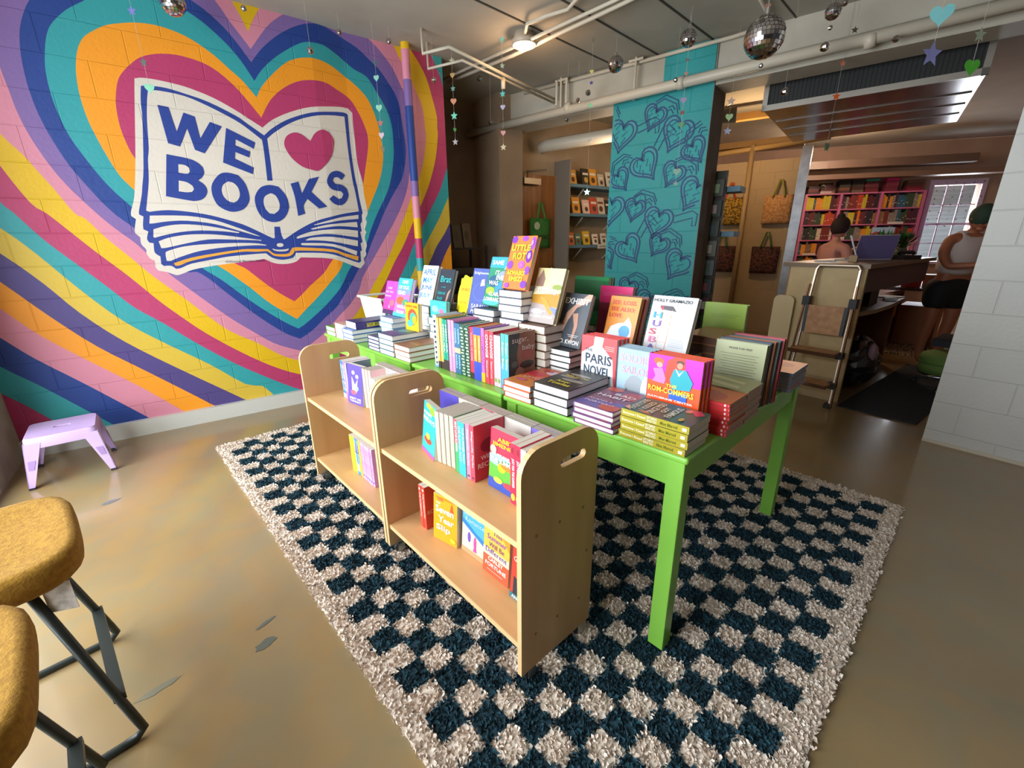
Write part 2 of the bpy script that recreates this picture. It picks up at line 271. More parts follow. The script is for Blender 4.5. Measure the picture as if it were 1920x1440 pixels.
 ('ink', [(0.059,2.359),(0.104,2.367),(0.19,2.369),(0.296,2.351),(0.422,2.322),(0.581,2.257),(0.65,2.212),(0.746,2.149),(0.809,2.204),(0.913,2.271),(1.041,2.328),(1.157,2.363),(1.332,2.392),(1.392,2.394),(1.413,2.384),(1.411,2.297),(1.407,2.121),(1.416,1.915),(1.429,1.823),(1.435,1.741),(1.452,1.615),(1.441,1.604),(1.437,1.548),(1.42,1.525),(1.425,1.467),(1.409,1.458),(1.421,1.371),(1.401,1.362),(1.406,1.298),(1.39,1.293),(1.387,1.205),(1.366,1.192),(1.32,1.207),(1.146,1.269),(1.022,1.287),(0.842,1.291),(0.817,1.255),(0.764,1.242),(0.723,1.239),(0.666,1.253),(0.636,1.275),(0.62,1.292),(0.547,1.289),(0.363,1.274),(0.264,1.257),(0.117,1.23),(0.046,1.201),(0.014,1.196),(-0.006,1.216),(-0.029,1.22),(-0.052,1.218),(-0.065,1.233),(-0.059,1.285),(-0.08,1.303),(-0.086,1.325),(-0.079,1.376),(-0.102,1.38),(-0.109,1.406),(-0.092,1.454),(-0.116,1.468),(-0.111,1.503),(-0.098,1.552),(-0.118,1.564),(-0.114,1.59),(-0.08,1.685),(-0.061,1.754),(-0.032,1.863),(0.023,2.149),(0.039,2.268)]),
 ('white', [(0.092,2.34),(0.156,2.346),(0.289,2.336),(0.416,2.295),(0.567,2.229),(0.644,2.18),(0.726,2.116),(0.726,2.031),(0.716,1.832),(0.754,1.834),(0.761,1.963),(0.764,2.129),(0.828,2.182),(0.933,2.25),(1.037,2.3),(1.154,2.337),(1.274,2.358),(1.382,2.366),(1.381,2.268),(1.381,2.094),(1.39,1.888),(1.404,1.787),(1.418,1.632),(1.288,1.61),(1.172,1.582),(1.029,1.541),(0.89,1.472),(0.779,1.403),(0.763,1.403),(0.754,1.438),(0.753,1.495),(0.711,1.495),(0.701,1.41),(0.681,1.41),(0.594,1.458),(0.51,1.502),(0.443,1.527),(0.3,1.569),(0.163,1.591),(0.048,1.598),(-0.036,1.588),(-0.056,1.584),(-0.075,1.591),(-0.057,1.652),(-0.019,1.789),(0.003,1.915),(0.023,1.99),(0.048,2.153),(0.073,2.273)]),
 ('white', [(-0.075,1.507),(-0.063,1.553),(-0.042,1.56),(0.157,1.562),(0.311,1.537),(0.437,1.492),(0.563,1.438),(0.598,1.422),(0.56,1.43),(0.453,1.465),(0.311,1.509),(0.151,1.529),(0.033,1.523),(-0.053,1.508)]),
 ('white', [(-0.071,1.419),(-0.06,1.469),(0.011,1.491),(0.106,1.504),(0.226,1.499),(0.348,1.479),(0.462,1.451),(0.454,1.445),(0.364,1.457),(0.219,1.463),(0.096,1.452),(-0.005,1.43),(-0.066,1.412)]),
 ('white', [(-0.042,1.341),(-0.048,1.388),(0.01,1.411),(0.111,1.431),(0.214,1.437),(0.339,1.431),(0.566,1.398),(0.602,1.394),(0.597,1.386),(0.565,1.392),(0.376,1.399),(0.248,1.399),(0.121,1.375),(-0.003,1.346)]),
 ('white', [(-0.029,1.254),(-0.026,1.302),(-0.008,1.322),(0.095,1.352),(0.242,1.367),(0.416,1.373),(0.552,1.37),(0.631,1.357),(0.63,1.351),(0.549,1.354),(0.367,1.344),(0.192,1.32),(0.083,1.288),(0.019,1.264),(-0.006,1.253)]),
 ('white', [(1.017,1.515),(1.111,1.542),(1.254,1.579),(1.41,1.603),(1.406,1.569),(1.251,1.553),(1.136,1.532),(1.025,1.511)]),
 ('white', [(0.985,1.481),(1.051,1.499),(1.164,1.521),(1.388,1.543),(1.39,1.498),(1.217,1.505),(1.078,1.488),(0.995,1.474)]),
 ('white', [(0.863,1.409),(0.883,1.424),(0.993,1.46),(1.158,1.478),(1.271,1.479),(1.387,1.469),(1.383,1.412),(1.153,1.439),(1.042,1.435),(0.934,1.417),(0.87,1.403)]),
 ('white', [(0.932,1.392),(0.985,1.411),(1.15,1.417),(1.377,1.385),(1.371,1.335),(1.145,1.378),(1.008,1.389),(0.94,1.388)]),
 ('white', [(0.89,1.363),(0.927,1.368),(1.149,1.358),(1.359,1.294),(1.35,1.257),(1.146,1.336),(0.924,1.349),(0.893,1.354)]),
 ('white', [(0.757,1.354),(0.752,1.346),(0.742,1.341),(0.729,1.339),(0.716,1.341),(0.708,1.347),(0.706,1.355),(0.71,1.362),(0.72,1.367),(0.734,1.369),(0.746,1.367),(0.755,1.361)]),
 ('white', [(0.669,1.329),(0.691,1.321),(0.73,1.318),(0.776,1.322),(0.791,1.328),(0.787,1.313),(0.759,1.305),(0.704,1.306),(0.676,1.315)]),
 ('apricot', [(0.009,1.234),(0.023,1.241),(0.122,1.272),(0.272,1.299),(0.452,1.325),(0.554,1.326),(0.639,1.324),(0.655,1.307),(0.685,1.286),(0.76,1.284),(0.792,1.292),(0.81,1.319),(0.832,1.334),(0.921,1.332),(1.143,1.314),(1.246,1.278),(1.368,1.247),(1.356,1.211),(1.242,1.251),(1.14,1.291),(0.918,1.307),(0.834,1.306),(0.817,1.283),(0.781,1.264),(0.717,1.264),(0.669,1.274),(0.641,1.301),(0.623,1.308),(0.55,1.305),(0.449,1.307),(0.268,1.28),(0.117,1.249),(0.042,1.22),(0.015,1.219)]),
 ('ink', [(0.124,2.259),(0.183,2.254),(0.194,2.155),(0.199,2.107),(0.262,2.233),(0.323,2.217),(0.33,2.081),(0.408,2.195),(0.477,2.175),(0.338,1.986),(0.284,2.004),(0.264,2.138),(0.2,2.016),(0.136,2.03)]),
 ('ink', [(0.502,2.169),(0.676,2.093),(0.659,2.048),(0.549,2.101),(0.54,2.06),(0.632,2.027),(0.618,1.985),(0.532,2.015),(0.522,1.97),(0.637,1.918),(0.623,1.871),(0.441,1.936)]),
 ('ink', [(0.112,1.96),(0.232,1.944),(0.282,1.922),(0.309,1.894),(0.31,1.859),(0.292,1.827),(0.264,1.805),(0.295,1.779),(0.307,1.743),(0.294,1.707),(0.264,1.678),(0.221,1.665),(0.178,1.668),(0.055,1.689)]),
 ('ink', [(0.461,1.87),(0.408,1.858),(0.357,1.805),(0.335,1.754),(0.336,1.691),(0.359,1.636),(0.413,1.603),(0.465,1.6),(0.522,1.623),(0.562,1.672),(0.572,1.72),(0.561,1.799),(0.523,1.857)]),
 ('ink', [(0.726,1.802),(0.662,1.782),(0.617,1.727),(0.604,1.679),(0.611,1.612),(0.639,1.559),(0.687,1.532),(0.745,1.533),(0.799,1.567),(0.836,1.628),(0.842,1.684),(0.826,1.742),(0.786,1.794)]),
 ('ink', [(0.88,1.821),(0.94,1.84),(0.954,1.751),(1.025,1.865),(1.106,1.888),(1.029,1.768),(1.141,1.659),(1.074,1.642),(0.99,1.713),(0.953,1.658),(0.958,1.599),(0.901,1.58),(0.897,1.721)]),
 ('ink', [(1.293,1.876),(1.326,1.917),(1.29,1.94),(1.246,1.943),(1.2,1.92),(1.167,1.867),(1.171,1.827),(1.205,1.795),(1.276,1.786),(1.293,1.766),(1.275,1.733),(1.246,1.724),(1.205,1.751),(1.165,1.72),(1.202,1.685),(1.256,1.674),(1.305,1.702),(1.337,1.757),(1.329,1.81),(1.293,1.837),(1.233,1.843),(1.214,1.865),(1.229,1.892),(1.262,1.897)]),
 ('white', [(0.168,1.902),(0.204,1.899),(0.226,1.883),(0.225,1.859),(0.213,1.845),(0.195,1.843),(0.158,1.848)]),
 ('white', [(0.149,1.796),(0.193,1.788),(0.224,1.765),(0.228,1.744),(0.213,1.725),(0.18,1.721),(0.135,1.725)]),
 ('white', [(0.45,1.809),(0.416,1.786),(0.399,1.749),(0.402,1.707),(0.426,1.674),(0.459,1.663),(0.487,1.679),(0.51,1.717),(0.508,1.768),(0.483,1.801)]),
 ('white', [(0.72,1.74),(0.679,1.716),(0.664,1.676),(0.669,1.628),(0.692,1.594),(0.725,1.59),(0.764,1.621),(0.776,1.666),(0.764,1.715),(0.743,1.736)]),
 ('crimson', [(1.075,2.145),(1.119,2.207),(1.18,2.241),(1.231,2.23),(1.262,2.185),(1.258,2.131),(1.229,2.053),(1.177,1.989),(1.112,1.934),(1.06,1.935),(0.987,1.954),(0.92,2.006),(0.882,2.073),(0.88,2.119),(0.906,2.164),(0.963,2.194),(1.016,2.186)]),
]

YW = 4.13; CH = 2.97
b = MB(); X0, X1 = -1.2, 2.335
b.box(X0, X1, YW+.037, YW+.2, 0, CH, block_mat(PM['crimson']))
b.box(X0, 1.16, YW+.002, YW+.05, 0, CH, block_mat(PM['crimson']))
FX = 1.17
def wy(x): return YW + .035*min(1, max(0, (x-FX)/.26))   # the wall steps back slightly at the painted fold
for k, (nm, pts) in enumerate(MURAL):
    big = k < 15
    p = smoothpoly(pts, cut=52 if big else 42, sub=3)
    for (xa, xb) in ((X0, FX), (FX, FX+.26), (FX+.26, X1)):
        q = clip(p, xa, xb, .11, CH)
        q2 = []
        for v in q:
            if not q2 or (abs(v[0]-q2[-1][0])+abs(v[1]-q2[-1][1])) > 1e-5: q2.append(v)
        if len(q2) < 3: continue
        e = .0006+.0002*k
        b.poly([(v[0], wy(v[0])-e, v[1]) for v in q2], block_mat(PM[nm]))
cp = lambda a, c: (a, YW-.0095, c)
b.text('\u00a9Good Broke 2022', cp, .33, .60, 1.229, 1.244, mat('25305a'), 0)
wm = struct(b.build('wall_back'))
b = MB()
b.box(X0, X1, YW-.045, YW, 0, .115, mat('c9c8c2', .4)); struct(b.build('baseboard_back'))
# painted pipe running down the wall, bands carried over it
b = MB(); pz = [(2.97, 'yellow'), (2.92, 'pink'), (2.70, 'purple'), (2.50, 'navy'), (1.90, 'purple'), (1.77, 'pink'), (1.58, 'yellow'), (1.40, 'crimson'), (1.22, 'teal'), (1.10, 'gold'), (.92, 'violet'), (.7, 'orange'), (.45, 'pink'), (.2, 'navy'), (.0, None)]
for (z1, c), (z0, _) in zip(pz, pz[1:]): b.tube([(1.93, YW-.066, z0), (1.93, YW-.066, z1)], .036, mat(PM[c], .55), n=14, cap=False)
pp = b.build('wall_pipe', smooth=True); tag(pp, 'round vertical pipe painted over with the bands of the rainbow wall', 'pipe')

# ---------------------------------------------------------------- floor, ceiling, side walls
fm = noise_mat('polished_concrete', '7a694a', 'a08b63', scale=1.3, rough=.30, stretch=(1, 1, 1), coat=.55, lo=.25, hi=.75, bump=.05, bscale=6, crough=.11)
N_, L_ = nodes(fm)
bs = N_['Principled BSDF']; src = bs.inputs['Base Color'].links[0].from_socket
tc = N_.new('ShaderNodeTexCoord'); n2 = N_.new('ShaderNodeTexNoise'); n2.inputs['Scale'].default_value = 4.2; n2.inputs['Detail'].default_value = 7; n2.inputs['Distortion'].default_value = 1.2
L_.new(tc.outputs['Object'], n2.inputs['Vector'])
rp = N_.new('ShaderNodeValToRGB'); rp.color_ramp.elements[0].position = .38; rp.color_ramp.elements[1].position = .62
rp.color_ramp.elements[0].color = (*hexc('7d7156'), 1); rp.color_ramp.elements[1].color = (*hexc('94713f'), 1); L_.new(n2.outputs[0], rp.inputs[0])
mx = N_.new('ShaderNodeMix'); mx.data_type = 'RGBA'; mx.inputs[0].default_value = .4; L_.new(src, mx.inputs[6]); L_.new(rp.outputs[0], mx.inputs[7]); L_.new(mx.outputs[2], bs.inputs['Base Color'])
FLP = [(-1.3, -3.5), (14.9, -3.5), (14.9, -3.17), (7.9, 6.9), (-1.3, 6.9)]
b = MB(); b.prism([FLP], lambda a, c, tt: (a, c, tt), -.1, 0, fm); struct(b.build('floor'))
b = MB(); b.box(-12, 24, -12, 16, -.3, -.101, noise_mat('asphalt', '6a6a68', '7c7c78', scale=4, rough=.9)); struct(b.build('ground'))
# dark patches and white flecks left on the concrete
random.seed(3)
def patch(name, x, y, rx, ry, a, col, lab):
    b = MB(); pts = []
    for i in range(18):
        t = 2*math.pi*i/18; k = 1+.22*random.uniform(-1, 1); u, v = rx*k*math.cos(t), ry*k*math.sin(t)
        pts.append((x+u*math.cos(a)-v*math.sin(a), y+u*math.sin(a)+v*math.cos(a), .0012))
    b.poly(pts, mat(col, .35)); return tag(b.build(name), lab, 'floor patch')
patch('filler_patch', .005, 1.50, .035, .02, .3, '5d6258', 'oval grey filler patch in the concrete beside the nearer mustard stool')
patch('filler_patch', .02, 1.60, .035, .008, .4, '5d6258', 'thin grey filler streak in the concrete above the oval patch')
patch('filler_patch', -.535, 3.05, .04, .018, .4, '67696a', 'small grey filler patch in front of the lilac stool foot')
patch('filler_patch', -.30, 1.52, .06, .012, .2, '73705f', 'long grey filler streak between the mustard stool legs')

cm = noise_mat('ceiling_paint', 'a49e92', 'b0aa9e', scale=2, rough=.8, bump=.1, bscale=12)
b = MB(); b.prism([FLP], lambda a, c, tt: (a, c, tt), CH, CH+.15, cm); struct(b.build('ceiling'))
def seam(x0, y0, x1, y1, wd=.012):
    b = MB(); b.tube([(x0, y0, CH+.004), (x1, y1, CH+.004)], wd, mat('4b463d', .9), n=6); return struct(b.build('trim_%d' % seam.n))
seam.n = 1
for y in (-.6, .1, .85, 1.6, 2.2, 2.68, 3.10):
    seam(-1.0, y-.40, 4.3, y+.34, .010 if y < 2 else .012); seam.n += 1
wl = block_mat('cfcfcb', 'yz')
# side wall toward the street windows: pier, sill and head, with the glazed opening between
b = MB(); b.box(-1.30, -1.05, 3.57, YW, 0, CH, noise_mat('plaster', '8e887b', 'a39c8e', scale=6, rough=.8, bump=.3, bscale=30))
b.box(-1.30, -1.05, -1.0, 3.57, 0, .10, mat('b9b6ae', .6)); b.box(-1.30, -1.05, -1.0, 3.57, 2.62, CH, mat('b9b6ae', .6))
struct(b.build('wall_left'))
b = MB(); wh = mat('e8e8e6', .4)
for y in (-.98, .55, 2.05, 3.55): b.box(-1.22, -1.16, y-.025, y+.025, .10, 2.62, wh)
for z in (.12, 2.05, 2.60): b.box(-1.21, -1.17, -1.0, 3.57, z-.02, z+.02, wh)
w1 = struct(b.build('window_1'))
gl = bpy.data.materials.new('window_glass'); gl.use_nodes = True; N_, L_ = nodes(gl)
tr = N_.new('ShaderNodeBsdfTransparent'); gs = N_.new('ShaderNodeBsdfGlossy'); gs.inputs['Roughness'].default_value = .02; mxs = N_.new('ShaderNodeMixShader')
mxs.inputs[0].default_value = .06; L_.new(tr.outputs[0], mxs.inputs[1]); L_.new(gs.outputs[0], mxs.inputs[2]); L_.new(mxs.outputs[0], N_['Material Output'].inputs[0])
b = MB(); b.quad((-1.19, -1, .1), (-1.19, 3.57, .1), (-1.19, 3.57, 2.62), (-1.19, -1, 2.62), gl); b.build('glass', parent=w1)
# white block wall at the right
b = MB(); b.box(4.0, 4.22, -3.5, .526, 0, CH, block_mat('cfcfcb', 'yz', .5, ofs=(.05, -.07)))
struct(b.build('wall_right'))
b = MB(); b.box(3.992, 4.0, -3.5, .526, 0, .022, mat('c9bfae', .6)); struct(b.build('baseboard_right'))

# ---------------------------------------------------------------- beam frame: origin at its far end, +a runs toward the right wall
BO = Vector((3.49, 4.63, 0)); BYAW = math.atan2(-.969, .246)
BM = Matrix.Translation(BO) @ Matrix.Rotation(BYAW, 4, 'Z')     # local x along the beam, local +y = into the back room
white = noise_mat('beam_paint', 'aaa496', 'b8b1a2', scale=4, rough=.6, bump=.15, bscale=25)
b = MB(); b.box(-.75, 4.7, 0, .30, 2.63, CH, white, BM); struct(b.build('trim_20'))
tealp = block_mat('1f9a9c', 'xz')
def local_build(b, name, parent=None, smooth=False):
    o = b.build(name, parent, smooth); o.matrix_world = BM; return o
b = MB(); b.box(1.30, 2.245, -.012, .30, 0, 2.66, block_mat('1f989b', 'xz')); b.box(1.79, 2.235, -.014, .0, 2.64, CH, block_mat('1f989b', 'xz'))
# the side that looks down the room is bare taupe
b.box(2.245, 2.25, -.012, .34, 0, CH, noise_mat('taupe', '6e6259', '7d7167', scale=5, rough=.8))
# heart-shaped sunglasses drawn in blue line over the teal
ink = mat('144a74', .6); lav = mat('3f93a0', .6)
def stroke(b, pts, wd, mt, y, T, closed=False):
    q = [T(*p) for p in pts]; n = len(q); L, Rr = [], []
    for i in range(n):
        a = Vector(q[i-1] if (closed or i) else q[0]); c = Vector(q[(i+1) % n] if (closed or i < n-1) else q[-1])
        d = (c-a); d = d.normalized() if d.length > 0 else Vector((1, 0)); nn = Vector((-d.y, d.x))*wd/2
        L.append(Vector(q[i])+nn); Rr.append(Vector(q[i])-nn)
    for i in range(n if closed else n-1):
        j = (i+1) % n; z = [L[i], L[j], Rr[j], Rr[i]]
        if any(v.x < 1.303 or v.x > 2.24 or v.y > 2.64 for v in z): continue
        b.quad(*[(v.x, y, v.y) for v in z], mt)
def heart(cx, cy, s, rot=0):
    o = []
    for i in range(28):
        t = 2*math.pi*i/28; x = 16*math.sin(t)**3/17; y = (13*math.cos(t)-5*math.cos(2*t)-2*math.cos(3*t)-math.cos(4*t))/17
        c, sn = math.cos(rot), math.sin(rot); x, y = x*.95, y*1.05
        o.append((cx+s*(x*c-y*sn), cy+s*(x*sn+y*c)))
    return o
def glasses(x, z, ang, flip=1, sc=1.0):
    c, sn = math.cos(ang), math.sin(ang)
    def T(a, d): a *= flip; return (x+sc*(a*c-d*sn), z+sc*(a*sn+d*c))
    def fill(pts, mt, y):
        q = clip([T(*p) for p in pts], 1.302, 2.243, .02, 2.64)
        if len(q) > 2: b.poly([(p[0], y, p[1]) for p in q], mt)
    for cx, cy, s in ((-.155, .03, .125), (.12, -.03, .165)):
        hb = heart(cx, cy, s); h2 = heart(cx, cy, s*.76)
        fill(hb, lav, -.0132); fill(h2, mat('22999c', .6), -.0144)
        stroke(b, hb, .015, ink, -.0165, T, True); stroke(b, h2, .012, ink, -.0165, T, True)
        for k in (-.3, .2):
            stroke(b, [(cx+s*(k+a), cy+s*e) for a, e in ((.05, .5), (-.16, .22), (.1, .16), (-.18, -.12), (.06, -.18), (-.15, -.5))], .009, ink, -.0166, T)
    for d in (0, .03): stroke(b, [(-.06, .10+d), (-.03, .125+d), (.01, .10+d)], .010, ink, -.0166, T)
    stroke(b, [(.27, .05), (.42, .13), (.475, .11), (.49, .01), (.46, .0), (.44, .07), (.28, -.01)], .010, ink, -.0166, T)
    for d in (0, .03): stroke(b, [(-.20, .14-d), (-.13, .215-d), (.0, .205-d), (.05, .14-d)], .010, ink, -.0166, T)
for x, z, a, fl in ((1.86, 2.38, -.42, 1), (1.56, 2.02, .62, 1), (2.08, 1.86, -.5, 1), (1.74, 1.60, -.25, 1), (1.30, 2.42, -.2, 1), (2.00, 1.22, -.5, 1), (1.45, 1.24, .6, 1), (1.72, .80, -.35, 1), (2.28, 2.20, .6, 1), (2.20, .72, .5, 1), (1.40, .42, -.4, 1), (1.95, .3, .3, 1), (1.22, 1.72, -.1, 1)):
    glasses(x, z, a, fl)
pil = MB(); pil.v, pil.f, pil.mi, pil.mats = b.v, b.f, b.mi, b.mats
struct(local_build(pil, 'trim_21'))
# pipes and conduits
cream = mat('c9c0ae', .45)
b = MB(); b.tube([(-.6, -.13, 2.63), (4.7, -.13, 2.70)], .042, cream, n=16)
for s_ in (.85, 2.0, 3.3): b.tube([(s_-.03, -.13, 2.665), (s_+.03, -.13, 2.666)], .05, cream, n=16)
o = local_build(b, 'drain_pipe', smooth=True); tag(o, 'thick cream pipe running along the ceiling beam', 'pipe')
hang = thing('pipe_hanger', 'thin rod hanger clamped round the thick cream pipe beside the teal pillar', 'hanger')
b = MB(); b.tube([(1.54, -.08, 2.62), (1.54, -.08, CH)], .011, cream); b.tube([(1.47, -.08, CH-.02), (1.61, -.08, CH-.02)], .012, cream); h_ = b.build('rod', hang); hang.matrix_world = BM
hang2 = dup(hang, BM @ Matrix.Translation((-.82, 0, -.0)), 'thin rod hanger on the thick pipe at its shadowed far end')
b = MB()
b.tube([(.2, -.03, CH-.03), (2.35, -.04, CH-.03), (2.56, -.07, CH-.03), (2.66, -.3, CH-.03), (2.66, -1.0, CH-.03)], .016, cream)
o = local_build(b, 'conduit', smooth=True); tag(o, 'thin cream conduit following the top edge of the beam', 'conduit')
b = MB(); b.tube([(.80, -.1, CH-.02), (.80, -.1, 2.70)], .013, cream); b.tube([(.68, -.1, CH-.02), (.68, -.1, 2.72)], .013, cream)
o = local_build(b, 'conduit'); tag(o, 'pair of short vertical conduits dropping down the beam face', 'conduit')
def cond(pts, r, lab, name='conduit'):
    b = MB(); b.tube(pts, r, cream, n=8); return tag(b.build(name, smooth=True), lab, 'conduit')
cond([(2.58, 4.5, 2.9), (2.714, 3.596, 2.9), (2.80, 2.44, 2.9), (2.85, .8, 2.9)], .016, 'thicker cream conduit on the ceiling, right of the twin pair')
cond([(2.50, 4.5, 2.9), (2.615, 3.463, 2.9), (2.727, 2.447, 2.9), (2.77, .8, 2.9)], .013, 'thinner cream conduit on the ceiling, left of the twin pair')
cond([(2.643, 3.334, 2.93), (2.50, 3.12, 2.93), (2.535, 2.95, 2.93), (2.60, 2.78, 2.93), (2.52, 2.55, 2.93), (2.55, 1.2, 2.93)], .013, 'kinked conduit leading from the lamp across the ceiling')
cond([(1.93, 3.74, CH), (1.93, 3.74, 2.80), (2.03, 3.50, 2.80), (2.85, 3.78, 2.80), (3.72, 4.05, 2.80)], .013, 'thin sprinkler pipe with a square bend near the top of the painted wall')
cond([(2.08, 3.95, CH), (2.08, 3.95, 2.78), (2.22, 3.62, 2.78), (2.9, 3.83, 2.78), (3.7, 4.08, 2.78)], .011, 'second thin pipe with a square bend, nearer the wall end')
cond([(2.75, 3.78, 2.79), (2.75, 3.78, 2.70)], .02, 'short sprinkler head below the crossing pipes')
cond([(4.08, 4.80, 2.50), (4.1, 4.70, 2.52), (5.0, 2.75, 2.60)], .075, 'thick pale duct behind the beam above the wooden door')
# ceiling lamp
t = thing('ceiling_lamp', 'round warm ceiling lamp glowing beside the conduits', 'lamp', (2.643, 3.334, CH))
b = MB(); b.lathe([(.001, 0), (.085, 0), (.085, -.035), (.10, -.05), (.10, -.085), (.001, -.085)], mat('b9ab98', .4), n=24); b.build('housing', t, True)
b = MB(); b.lathe([(.001, -.095), (.075, -.095), (.092, -.086)], mat('ffd9a6', .5, emit=14), n=24); b.build('lens', t, True)

# ---------------------------------------------------------------- alcove, door wall, back room shell
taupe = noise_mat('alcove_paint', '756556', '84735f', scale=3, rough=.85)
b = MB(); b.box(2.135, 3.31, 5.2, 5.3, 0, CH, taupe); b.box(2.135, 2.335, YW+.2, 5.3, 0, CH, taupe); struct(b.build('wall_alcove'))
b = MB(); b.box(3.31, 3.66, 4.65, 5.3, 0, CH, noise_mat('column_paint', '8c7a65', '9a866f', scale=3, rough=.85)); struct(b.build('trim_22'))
b = MB(); b.box(3.66, 5.9, 4.9, 5.0, 0, CH, noise_mat('door_wall_paint', 'a08d74', 'ae9a80', scale=3, rough=.85)); struct(b.build('wall_door'))
wood = noise_mat('door_wood', '7a4a22', '9c6430', scale=2.5, rough=.45, stretch=(6, 1, .5), lo=.3, hi=.7)
b = MB(); b.box(3.67, 4.39, 4.86, 4.90, 0.01, 2.20, wood); d1 = struct(b.build('door_1'))
b = MB(); b.lathe([(.001, 0), (.022, 0), (.026, .03), (.02, .055), (.001, .06)], mat('a98c52', .3, 1.0), n=14, M=Matrix.Translation((4.32, 4.86, 1.0)) @ Matrix.Rotation(R(90), 4, 'X')); b.build('door_knob', d1, True)
b = MB(); b.box(3.66, 3.675, 4.855, 4.90, 0, 2.21, mat('4d3823', .6)); b.box(4.39, 4.405, 4.855, 4.90, 0, 2.21, mat('8d7a62', .6)); b.box(3.66, 3.68, 4.84, 4.86, 1.78, 1.92, mat('3a2f26', .4)); b.build('door_frame', d1)
t = thing('door_closer', 'grey metal closer with a folded arm at the top of the wooden door', 'door closer', (3.92, 4.86, 2.13))
b = MB(); b.box(-.12, .16, -.07, 0, -.06, .01, mat('8f8676', .4, .6)); b.build('closer_body', t)
b = MB(); b.tube([(-.05, -.04, .01), (-.05, -.04, .09), (.22, -.10, .12)], .011, mat('6f675b', .4, .6)); b.build('closer_arm', t)

def bag(name, lab, M, w_, h_, col, col2, handle, logo=None, group=None):
    t = thing(name, lab, 'bag', M=M, group=group)
    f = noise_mat('bag_cloth_'+col, col, col2, scale=38, rough=.85, lo=.45, hi=.55, detail=3)
    b = MB(); n = 8; vs = []; fs = []
    for sd in (0, 1):
        for i in range(n+1):
            for j in range(n+1):
                x = -w_/2+w_*i/n; z = -h_+h_*j/n; e = math.sin(math.pi*i/n)*math.sin(math.pi*min(1, j/n*.9+.1))
                vs.append((x*(1-.04*(1-j/n)), (-.012-.045*e)*(1 if sd == 0 else -.25), z))
    q = (n+1)**2
    for sd in (0, 1):
        for i in range(n):
            for j in range(n):
                a = sd*q+i*(n+1)+j; f_ = (a, a+n+1, a+n+2, a+1); fs.append(f_ if sd == 0 else f_[::-1])
    for i in range(n):
        a = i*(n+1); fs.append((a, q+a, q+a+n+1, a+n+1)); c = i; fs.append((c, c+1, q+c+1, q+c)); e = n*(n+1)+i; fs.append((e, q+e, q+e+1, e+1))
    b.add(vs, fs, f); b.build('bag_body', t, True)
    b = MB()
    hc = mat(handle, .8)
    for y in (-.028,):
        b.tube([(-w_*.20, y, -.03), (-w_*.17, y, .02), (-.015, -.01, .20), (.015, -.01, .20), (w_*.17, y, .02), (w_*.20, y, -.03)], .013, hc, n=6)
    b.build('handle', t, True)
    if logo: logo(t)
    return t
def greenlogo(t):
    b = MB(); p = [(-.10+.05*math.cos(a), -.062, -.10+.05*math.sin(a)) for a in [i*math.pi/8 for i in range(16)]]
    b.poly(p, mat('a9b49a', .7)); b.text('BOOKS', lambda a, c: (a, -.070, c), -.11, .12, -.27, -.21, mat('1f2a1c', .7)); b.build('printed_logo', t)
bag('tote_bag', 'green tote bag with a round pale logo hanging on the wooden door', Matrix.Translation((4.09, 4.82, 1.66)), .36, .38, '2f6a24', '357329', '3a7a2c', greenlogo)
# blue shelves on the back wall with small cards and paperbacks
slate = mat('5d8296', .6)
shelf_n = ['top', 'middle', 'bottom']
b = MB(); b.box(4.405, 4.43, 4.60, 4.9, .9, 2.38, mat('7d7468', .7)); struct(b.build('trim_23'))
cols = ['d9a24a', 'e0b25a', '30261e', 'e8a02c', 'cfc3b0', 'e6d9c6', 'b5402a', 'd8602a', 'f0c6b2', 'c9b84a', '2c2a30', 'd7cbb8', 'cf4b34', '2f5d8a', '3f7a6c', 'd86a2e', 'e0b428', 'efe3d0', 'b8773f', 'd9d4c8', '6a8b36', '8c3b2c']
cn = {'d9a24a': 'ochre', 'e0b25a': 'sandy', '30261e': 'black patterned', 'e8a02c': 'amber', 'cfc3b0': 'stone', 'e6d9c6': 'cream', 'b5402a': 'brick red', 'd8602a': 'orange', 'f0c6b2': 'peach', 'c9b84a': 'olive', '2c2a30': 'charcoal', 'd7cbb8': 'beige', 'cf4b34': 'red', '2f5d8a': 'blue', '3f7a6c': 'teal', 'd86a2e': 'burnt orange', 'e0b428': 'yellow', 'efe3d0': 'ivory', 'b8773f': 'tan', 'd9d4c8': 'pale grey', '6a8b36': 'green', '8c3b2c': 'maroon'}
ci = 0; SHB = {0: [(.09, 'd9a24a'), (.33, '30261e'), (.47, 'e8a02c'), (.66, 'cfc3b0'), (.84, 'e6d9c6'), (1.0, 'efe3d0')], 1: [(.16, 'e8a02c'), (.37, 'f0c6b2'), (.52, 'cf4b34'), (.66, 'd7cbb8'), (.83, '2c2a30'), (.98, 'b8773f')], 2: [(.10, 'd86a2e'), (.24, '3f7a6c'), (.40, 'e0b428'), (.60, 'efe3d0'), (.78, 'd9d4c8'), (.97, '6a8b36')]}
